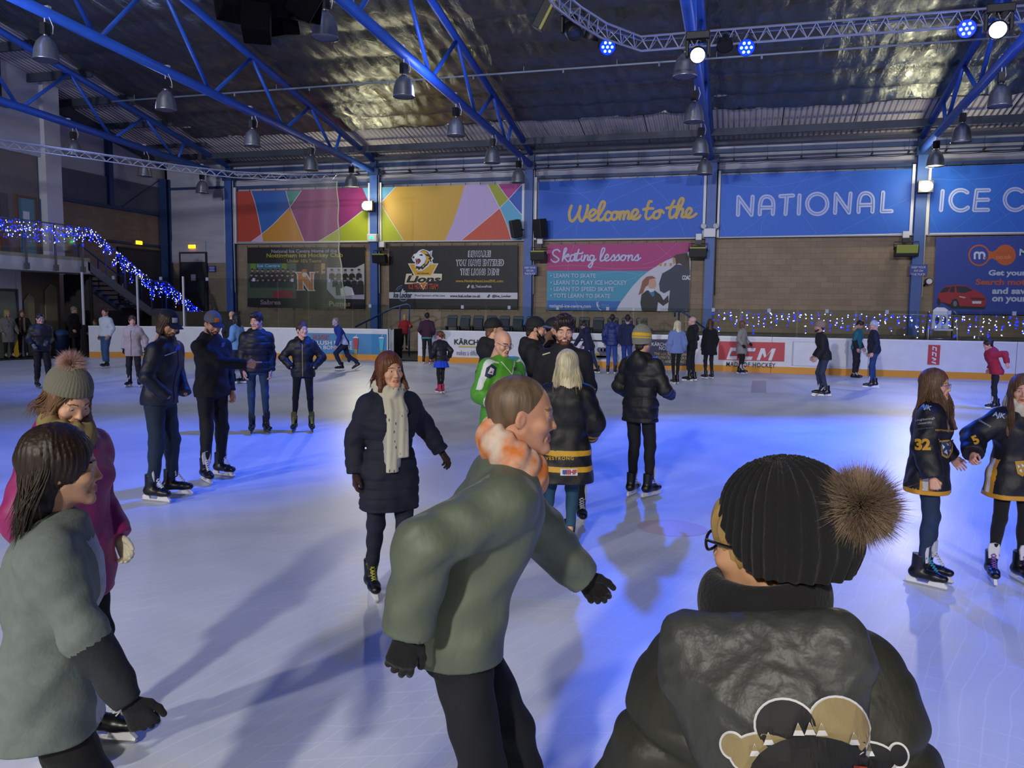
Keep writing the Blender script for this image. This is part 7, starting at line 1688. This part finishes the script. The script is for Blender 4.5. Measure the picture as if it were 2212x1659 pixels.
def p12x(A):
    for s in (-1, 1): onbody(A, 'collar_stripe', [strip_pts(A, [(s*.085*(1-t), .525-.13*t) for t in np.linspace(0, 1, 12)], .006)], pw('#d2d6d2'))
    print_px(A, 'shoulder_crest', shp([(-.5, -.4), (-.1, -.6), (.4, -.3), (.5, .3), (.1, .6), (-.35, .3)]), 1060, 802, 26, pw('#1e2a44')); print_px(A, 'shoulder_crest', shp([(-.3, -.2), (.2, -.35), (.35, .2), (0, .4)]), 1060, 802, 22, pw('#c8ccd4'), 0, .008); print_px(A, 'shoulder_crest', shp([(-.5, -.2), (.3, -.4), (.2, .2)]), 1061, 803, 9, pw('#b03030'), 0, .010)
    print_px(A, 'collar_shield', shp([(-.5, .5), (.5, .5), (.4, -.3), (0, -.6), (-.4, -.3)]), 1112, 797, 7, pw('#3a4250'))
person(1080, 1096, 1.69, 40, 'bald man with glasses in a bright green and white hockey jersey', v=.009, hv=.0042, head=(-2, 20, 0), skin='#d3a083', glasses='thin', fat=.001, belly=.03, build=1.08, top=dict(name='jersey', c='#4f9a28', th=.03, hem=.16, kind='shell', aw=.02, flare=.02, collar=0, mats=['#d2d6d2'], paint=green_paint), bottom=dict(c='#171a22', w=.01),
       hair=dict(kind='buzz', c='lbrown') if False else None, hands=[(.05, .22, -.36), (.05, .24, -.36)], handp=('hold', 'hold'), extra=p12x)
person(1062, 1040, 1.80, 108, 'man in black hooded top and black cap behind the man in green', v=.012, hv=.005, head=(-8, 0, 0), skin='#c89678', hair=dict(kind='buzz', c='lbrown'), hat=dict(kind='cap', c='#101116'), beard=dict(c='brown'), top=dict(name='hoodie', c='#0f1014', th=.026, hem=.08, hood=.03, collar=.02), bottom=dict(c=BLKT, w=.01, kind='cloth'))
person(1150, 1050, 1.82, 88, 'man with full dark beard and black cap in profile behind the blonde woman', v=.012, hv=.0045, head=(0, 6, 0), skin='#c48e70', hair=dict(kind='short', c='dark', l=.014), hat=dict(kind='cap', c='#121316', brim='#5a5f66'), beard=dict(c='black', l=.05), top=dict(c='#111216', th=.026, hem=.08, hood=.015, collar=.03), bottom=dict(c=BLKT, w=.01, kind='cloth'))
person(1188, 1030, 1.80, 84, 'man in black with dark cap looking down, half hidden behind the smiling man', v=.013, hv=.005, head=(0, 22, 0), skin='#c48e70', hair=dict(kind='short', c='black', l=.012), hat=dict(kind='cap', c='#0f1014'), beard=dict(c='black'), top=dict(c='#0f1014', th=.026, hem=.08, collar=.03), bottom=dict(c=BLKT, w=.01, kind='cloth'))
person(1378, 1074, 1.70, 150, 'person seen from behind in black jacket and grey bobble hat with yellow stripes', v=.010, hv=.0045, head=(0, 4, 0), skin='#c89678', hair=dict(kind='short', c='dark', l=.008), hat=dict(kind='beanie', c='#77776c', pom='#7d7d70', pc=(0, -.03, .205), pr=.05, pn=1300, tall=.045, tilt=.15, z0=.0, mats=['#c9a01e'], bands=[(.035, .048, 1), (.058, .088, 1)], nr=44),
       top=dict(c='#131416', th=.032, hem=.16, kind='puffer', quilt=(.11, .008), hood=.012, collar=.02), bottom=dict(c='#121319', w=.004, kind='cloth'), hands=[(.06, .2, -.38), (.06, .26, -.34)], feet=[(-.08, .0, 0, 8, 0), (.1, .06, 0, -8, 0)], lace='#c8ccd0')
# ---- girls in hockey jerseys at the right
def jersey_paint(C, A):
    k = A['k']; idx = np.zeros(len(C), int); z = (C[:, 2]-A['pel'][2])/k; core = np.abs((C-A['pel'])@A['RT']) < .30*k
    y = (C-A['pel'])@A['FT']; x = np.abs((C-A['pel'])@A['RT'])
    side_ = (np.abs(y) < .052*k) & (x > .1*k) & core & (z < .1); idx[side_] = 1; idx[side_ & (np.abs(y+.008) < .018*k)] = 2
    hem = z.min(); idx[(z < hem+.045) & core & (C[:, 2] < A['pel'][2])] = 1
    for i in range(2):
        t, d = band(C, A['el'][i], A['wr'][i]); on = d < .10*k; idx[on & (t > .15) & (t < .62)] = 0
        ou = (C-A['el'][i])@(A['RT']*(-1 if i == 0 else 1)); t2, d2 = band(C, A['sh'][i], A['el'][i]); bk = ((C-A['sh'][i])@A['FT'] < -.02)
        idx[(t2 > .72) & (t2 < 1.02) & (d2 < .1*k) & bk] = 1; idx[(t2 > .72) & (t2 < .76) & (d2 < .1*k)] = 2; idx[(t2 > .99) & (t2 < 1.03) & (d2 < .1*k)] = 2
    return idx
def p17x(A):
    print_px(A, 'sleeve_number', tx('32', bold=.05, spacing=.95), 1993, 960, 31, pw('#c8941c')); print_px(A, 'sleeve_lettering', tx('AJK', bold=.03), 2000, 880, 22, pw('#9fb4cc'), .3)
    print_px(A, 'sleeve_lettering', tx('Loughborough'), 1998, 906, 38, pw('#b4b8c0'), -.12); print_px(A, 'sleeve_lettering', tx('University'), 1998, 914, 27, pw('#b4b8c0'), -.12); print_px(A, 'sleeve_lettering', tx('School of Business'), 1998, 925, 32, pw('#70747c'), -.12)
    print_px(A, 'chest_lettering', tx('NOTTINGHAM', bold=.03), 2040, 930, 34, pw('#b08a2c'), .05); print_px(A, 'chest_crest', shp([(-.5, .6), (.5, .7), (.45, -.2), (.1, -.9), (-.35, -.6)]), 2045, 968, 27, pw('#b08a2c')); print_px(A, 'chest_crest', shp([(-.42, .5), (.42, .6), (.36, -.2), (.08, -.8), (-.3, -.5)]), 2045, 968, 25, pw('#2c3a58'), 0, .008)
    print_px(A, 'chest_crest', shp([(-.3, .3), (-.1, .1), (-.25, -.1)], [(.0, .4), (.3, .2), (.1, .0)], [(-.2, -.3), (.0, -.1), (.05, -.5)], [(.1, -.2), (.3, -.1), (.2, -.5)]), 2045, 968, 28, pw('#c4d0e0'), 0, .010)
person(1989, 1258, 1.50, 90, 'girl with glasses in black and gold hockey jersey number 32', sex='f', v=.009, hv=.0042, head=(-14, 0, 0), skin='#d8a48c', glasses='thin', hair=dict(kind='long', c='lbrown', len=.40, l=.014, n=520, w=.004, sides=1.0, fwd=.09), top=dict(name='jersey', c='#101116', th=.034, hem=.20, kind='shell', aw=.018, flare=.03, collar=.0, mats=['#c08a1c', '#cfd0d2'], paint=jersey_paint),
       bottom=dict(c='#1d3350', w=.0), hands=[(.20, .18, -.42), (.15, .04, -.50)], handp=('relax', 'fist'), lace=('#c8ccd0', '#2f86a8'), feet=[(-.12, .05, 0, -20, 0), (.1, .0, 0, -16, 0)], extra=p17x)
def p18x(A):
    print_px(A, 'sleeve_number', tx('5', bold=.05), 2107, 950, 12, pw('#c8941c'), -.4); print_px(A, 'sleeve_lettering', tx('AJK', bold=.03), 2158, 898, 24, pw('#9fb4cc'), .2); print_px(A, 'sleeve_lettering', tx('University'), 2128, 915, 26, pw('#b4b8c0'), .5)
    print_px(A, 'chest_crest', shp([(-.5, .6), (.5, .7), (.45, -.2), (.1, -.9), (-.35, -.6)]), 2206, 1010, 22, pw('#b08a2c')); print_px(A, 'chest_crest', shp([(-.3, .3), (-.1, .1), (-.25, -.1)], [(.0, .4), (.3, .2), (.1, .0)], [(-.2, -.3), (.0, -.1), (.05, -.5)]), 2206, 1010, 22, pw('#c4d0e0'), 0, .010)
person(2174, 1256, 1.46, 38, 'girl at the right edge in black and gold hockey jersey with purple laces', sex='f', v=.009, hv=.0042, head=(-30, 0, 0), skin='#d8a48c', hair=dict(kind='long', c='lbrown', len=.42, l=.016, n=520, w=.004, fwd=.14), top=dict(name='jersey', c='#101116', th=.034, hem=.24, kind='shell', aw=.018, flare=.035, collar=.0, mats=['#c08a1c', '#cfd0d2'], paint=jersey_paint),
       scarf=dict(c='#d0c8b0', r=.034), bottom=dict(c='#101116', w=-.004, kind='knit'), hands=[(.08, .05, -.48), (.34, .12, -.30)], handp=('relax', 'hold'), lace='#7a48a8', feet=[(-.1, .03, 0, -4, 0), (.13, -.03, 0, -26, 0)], extra=p18x)

# ---- skaters farther off
FAR = dict(v=.015, hv=.0065)
GA, GB = (.12, .14, -.46), (.12, -.12, -.46)
def stride(f=.2): return [(-.1, f, 0, 4, 0), (.1, -f, 0, -6, 0)]
person(2147, 884, 1.40, -72, 'child in red top and striped black trousers skating left, arms back', sex='f', **FAR, lean=22, head=(0, 22, 0), skin='#d0988a', hair=dict(kind='up', c='dark', l=.008), top=dict(c='#a01e34', th=.03, hem=.10, hood=.03), bottom=dict(c='#15171f', kind='cloth', w=.004, mats=['#b8bcd0'], paint=lambda C, A: ((np.abs((C-A['pel'])@A['FT']+.0) < .02) & (np.abs((C-A['pel'])@A['RT']) > .06)).astype(int)), hands=[(.25, -.30, -.32), (.14, -.1, -.45)], feet=[(-.07, .04, 0, 4, 0), (.07, -.06, 0, -4, 0)])
person(1884, 838, 1.70, -80, 'grey haired man in navy jumper and jeans beside the man in teal', **FAR, lean=3, head=(0, 8, 0), skin='#c89a88', hair=dict(kind='short', c='white', l=.008), glasses='thin', top=dict(c='#141a2c', th=.024, hem=.06), bottom=dict(c='#223a66', w=.012), belly=.03, feet=stride(.06))
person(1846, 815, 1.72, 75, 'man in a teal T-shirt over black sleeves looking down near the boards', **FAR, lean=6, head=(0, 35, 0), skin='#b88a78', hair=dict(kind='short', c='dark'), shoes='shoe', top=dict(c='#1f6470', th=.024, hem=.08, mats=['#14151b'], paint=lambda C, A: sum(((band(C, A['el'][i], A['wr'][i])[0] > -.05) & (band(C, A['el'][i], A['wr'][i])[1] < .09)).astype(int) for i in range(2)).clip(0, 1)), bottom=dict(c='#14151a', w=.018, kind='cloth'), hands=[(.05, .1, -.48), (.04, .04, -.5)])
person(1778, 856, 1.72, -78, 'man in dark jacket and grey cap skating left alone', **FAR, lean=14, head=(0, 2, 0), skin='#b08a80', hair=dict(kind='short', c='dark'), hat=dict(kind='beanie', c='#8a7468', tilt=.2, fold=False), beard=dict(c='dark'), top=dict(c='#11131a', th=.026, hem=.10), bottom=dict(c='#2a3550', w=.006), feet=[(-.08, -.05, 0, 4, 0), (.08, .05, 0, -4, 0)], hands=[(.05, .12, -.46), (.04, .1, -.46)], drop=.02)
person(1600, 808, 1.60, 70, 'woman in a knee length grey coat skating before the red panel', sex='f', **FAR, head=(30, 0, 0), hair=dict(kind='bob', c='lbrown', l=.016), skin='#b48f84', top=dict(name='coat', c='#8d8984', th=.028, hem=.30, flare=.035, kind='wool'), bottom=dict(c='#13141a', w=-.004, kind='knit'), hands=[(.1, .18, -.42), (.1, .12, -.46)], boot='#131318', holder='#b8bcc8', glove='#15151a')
person(1530, 819, 1.66, -150, 'woman with long brown hair in a long black coat with back turned', sex='f', **FAR, head=(0, 0, 0), hair=dict(kind='long', c='brown', len=.34, l=.016), skin='#b48f84', top=dict(name='coat', c='#101014', th=.026, hem=.26, flare=.05, kind='wool'), bottom=dict(c='#131620', w=.0), glove='#101014')
person(1492, 824, 1.74, -110, 'bald man in a black hooded top beside the woman in long black coat', **FAR, head=(10, 0, 0), skin='#c49a90', top=dict(c='#0f1116', th=.028, hem=.08, hood=.02), bottom=dict(c='#141722', w=.006), hands=[(.04, .16, -.40), (.04, .16, -.40)], feet=[(-.1, .02, 0, 4, 0), (.1, -.04, 0, -4, 0)])
person(1459, 830, 1.62, -160, 'blonde girl in a pale blue jumper and black leggings near the navy advert', sex='f', **FAR, head=(20, 0, 0), hair=dict(kind='long', c='platinum', len=.36, l=.016), skin='#b48f84', top=dict(name='jumper', c='#6f80b4', th=.03, hem=.10, aw=.014, kind='knit'), bottom=dict(c='#121218', w=-.004, kind='knit'), feet=[(-.06, .0, 0, 4, 0), (.06, .04, 0, -4, 0)])
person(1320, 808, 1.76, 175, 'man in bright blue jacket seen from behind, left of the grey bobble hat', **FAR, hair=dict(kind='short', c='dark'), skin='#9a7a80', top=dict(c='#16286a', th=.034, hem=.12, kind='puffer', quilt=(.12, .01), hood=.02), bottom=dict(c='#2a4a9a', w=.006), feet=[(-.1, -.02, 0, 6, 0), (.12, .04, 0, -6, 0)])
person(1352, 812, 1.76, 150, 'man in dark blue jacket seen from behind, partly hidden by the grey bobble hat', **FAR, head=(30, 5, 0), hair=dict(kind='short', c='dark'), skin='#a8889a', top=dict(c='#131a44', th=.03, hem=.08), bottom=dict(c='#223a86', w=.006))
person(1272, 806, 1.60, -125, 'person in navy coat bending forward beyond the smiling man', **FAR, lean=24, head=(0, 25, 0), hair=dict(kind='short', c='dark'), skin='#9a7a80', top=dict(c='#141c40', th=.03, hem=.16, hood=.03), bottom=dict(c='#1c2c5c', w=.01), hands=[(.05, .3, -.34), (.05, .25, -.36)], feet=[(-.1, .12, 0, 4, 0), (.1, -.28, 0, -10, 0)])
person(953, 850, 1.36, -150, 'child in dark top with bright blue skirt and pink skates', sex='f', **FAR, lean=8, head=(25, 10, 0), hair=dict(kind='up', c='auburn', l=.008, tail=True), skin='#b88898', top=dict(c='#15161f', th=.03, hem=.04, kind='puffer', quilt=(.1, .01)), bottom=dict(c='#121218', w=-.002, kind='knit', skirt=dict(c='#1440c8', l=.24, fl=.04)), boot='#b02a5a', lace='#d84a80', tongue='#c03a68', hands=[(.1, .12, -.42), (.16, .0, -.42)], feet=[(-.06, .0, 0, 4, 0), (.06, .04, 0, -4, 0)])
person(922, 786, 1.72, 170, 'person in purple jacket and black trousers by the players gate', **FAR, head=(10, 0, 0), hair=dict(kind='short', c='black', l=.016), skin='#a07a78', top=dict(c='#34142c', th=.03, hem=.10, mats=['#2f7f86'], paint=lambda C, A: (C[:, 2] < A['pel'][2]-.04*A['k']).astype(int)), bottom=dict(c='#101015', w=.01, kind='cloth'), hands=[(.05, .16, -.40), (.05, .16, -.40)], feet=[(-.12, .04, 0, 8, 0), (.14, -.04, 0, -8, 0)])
G = on_y(862, 700, 28.2); person(0, 0, 1.30, 10, 'child in red coat standing by the players bench behind the gate', at=(G.x+.05, 28.6, .35), **FAR, shoes='shoe', hair=dict(kind='short', c='blonde', l=.012), skin='#b48a78', top=dict(c='#8c1a24', th=.03, hem=.12), bottom=dict(c='#14141a'), hands=[(.1, .3, -.2), (.06, .05, -.48)])
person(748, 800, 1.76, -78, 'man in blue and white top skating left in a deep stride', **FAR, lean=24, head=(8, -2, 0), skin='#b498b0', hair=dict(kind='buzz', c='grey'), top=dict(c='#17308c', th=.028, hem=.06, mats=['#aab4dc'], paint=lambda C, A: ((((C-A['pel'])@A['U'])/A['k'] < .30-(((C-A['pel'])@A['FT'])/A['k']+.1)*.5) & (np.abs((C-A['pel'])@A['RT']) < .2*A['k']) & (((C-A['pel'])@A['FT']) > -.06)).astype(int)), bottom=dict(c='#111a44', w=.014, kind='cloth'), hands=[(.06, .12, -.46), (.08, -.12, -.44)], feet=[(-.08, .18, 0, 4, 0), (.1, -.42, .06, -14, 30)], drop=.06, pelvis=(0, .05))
person(514, 829, 1.68, -125, 'woman with dark hair in a light blue jumper with back turned', sex='f', **FAR, head=(-10, 8, 0), hair=dict(kind='long', c='black', len=.22, l=.018), skin='#b48f84', top=dict(name='jumper', c='#6f9cc8', th=.028, hem=.10, kind='knit'), bottom=dict(c='#1c2c4c', w=.0), hands=[(.06, .2, -.40), (.06, .06, -.48)], feet=stride(.08))
person(503, 800, 1.72, 160, 'bald man in dark clothes beyond the woman in light blue', **FAR, skin='#c49a88', top=dict(c='#14151b', th=.026, hem=.08), bottom=dict(c='#15161c'))
person(291, 836, 1.62, -20, 'woman in a beige coat with fur hood skating towards the couple of capped men', sex='f', v=.013, hv=.0055, head=(28, 6, 0), hair=dict(kind='short', c='brown', l=.018), skin='#c8987e', top=dict(name='coat', c='#a89a94', th=.032, hem=.20, hood=.045, flare=.015, kind='wool', zip='#3a2c28'), bottom=dict(c='#111115', w=.012, kind='cloth'), glove='#141418', hands=[(.16, .02, -.46), (.08, .04, -.49)], feet=[(-.12, .0, 0, 20, 0), (.12, .02, 0, -10, 0)])
person(231, 795, 1.78, -52, 'man in white shirt and blue jeans skating left near the corner', **FAR, lean=-2, head=(18, 4, 0), hair=dict(kind='short', c='dark', l=.014), skin='#c48e7c', top=dict(name='shirt', c='#b8bfce', th=.022, hem=.0, aw=.012, collar=.02), bottom=dict(c='#2f4f7c', w=.016, flare=.03), hands=[(.08, .1, -.48), (.07, .04, -.49)], feet=[(-.09, .08, 0, 6, 0), (.1, -.06, 0, -8, 0)])
person(208, 768, 1.28, -40, 'child in a green T-shirt beside the man in white shirt', **FAR, head=(10, 10, 0), hair=dict(kind='short', c='lbrown', l=.014), skin='#c49078', top=dict(name='shirt', c='#5f9a80', th=.02, hem=.10, sleeve=.45), bottom=dict(c='#17202e', w=.004), hands=[(.1, .22, -.34), (.06, .24, -.32)], feet=stride(.14))
person(93, 838, 1.66, 8, 'boy with glasses in a black padded coat holding his hands together', v=.013, hv=.0055, head=(16, 4, 0), glasses='thin', hair=dict(kind='short', c='black', l=.014), skin='#b98c84', top=dict(c='#121318', th=.036, hem=.10, kind='puffer', quilt=(.12, .01), hood=.025), bottom=dict(c='#0f0f14', w=.016, kind='cloth'), glove='#6c6c74', hands=[(-.06, .20, -.36), (.04, .16, -.40)], boot='#2c2a18', lace='#55512a', holder='#6a6a60', feet=[(-.13, .03, 0, 26, 0), (.12, .0, 0, 6, 0)])
for px, py, H, fc, lab, kw in ((20, 774, 1.70, 20, 'blonde woman in a long grey coat standing under the balcony', dict(sex='f', hair=dict(kind='long', c='blonde', len=.16, l=.018), top=dict(name='coat', c='#77726f', th=.028, hem=.36, kind='wool', vneck=.4, collar=0), extra=None)),
                              (52, 772, 1.68, -8, 'woman with long fair hair and a dark fur trimmed waistcoat under the balcony', dict(sex='f', hair=dict(kind='long', c='lbrown', len=.32, l=.014), top=dict(name='waistcoat', c='#17120f', th=.03, hem=.10, kind='wool', mats=['#7a6248'], paint=lambda C, A: ((((C-A['pel'])@A['FT']) > .05) & (np.abs(np.abs((C-A['pel'])@A['RT'])-.07) < .03) & (C[:, 2] > A['pel'][2])).astype(int)))),
                              (163, 768, 1.84, 60, 'tall man in a black coat standing at the end of the boards', dict(hair=dict(kind='short', c='grey', l=.008), glasses='thin', top=dict(name='coat', c='#0b0b0d', th=.036, hem=.30, kind='wool', flare=.02)))):
    p = on_z(px, py, 0); kw = {a: b_ for a, b_ in kw.items() if b_ is not None}
    person(px, py, H, fc, lab, shoes='shoe', skin='#b58f76', bottom=dict(c='#0d0d10', w=.004, kind='cloth'), head=(12, 2, 0), hands=[(.12, .14, -.44), (.06, .08, -.47)], **FAR, **kw)
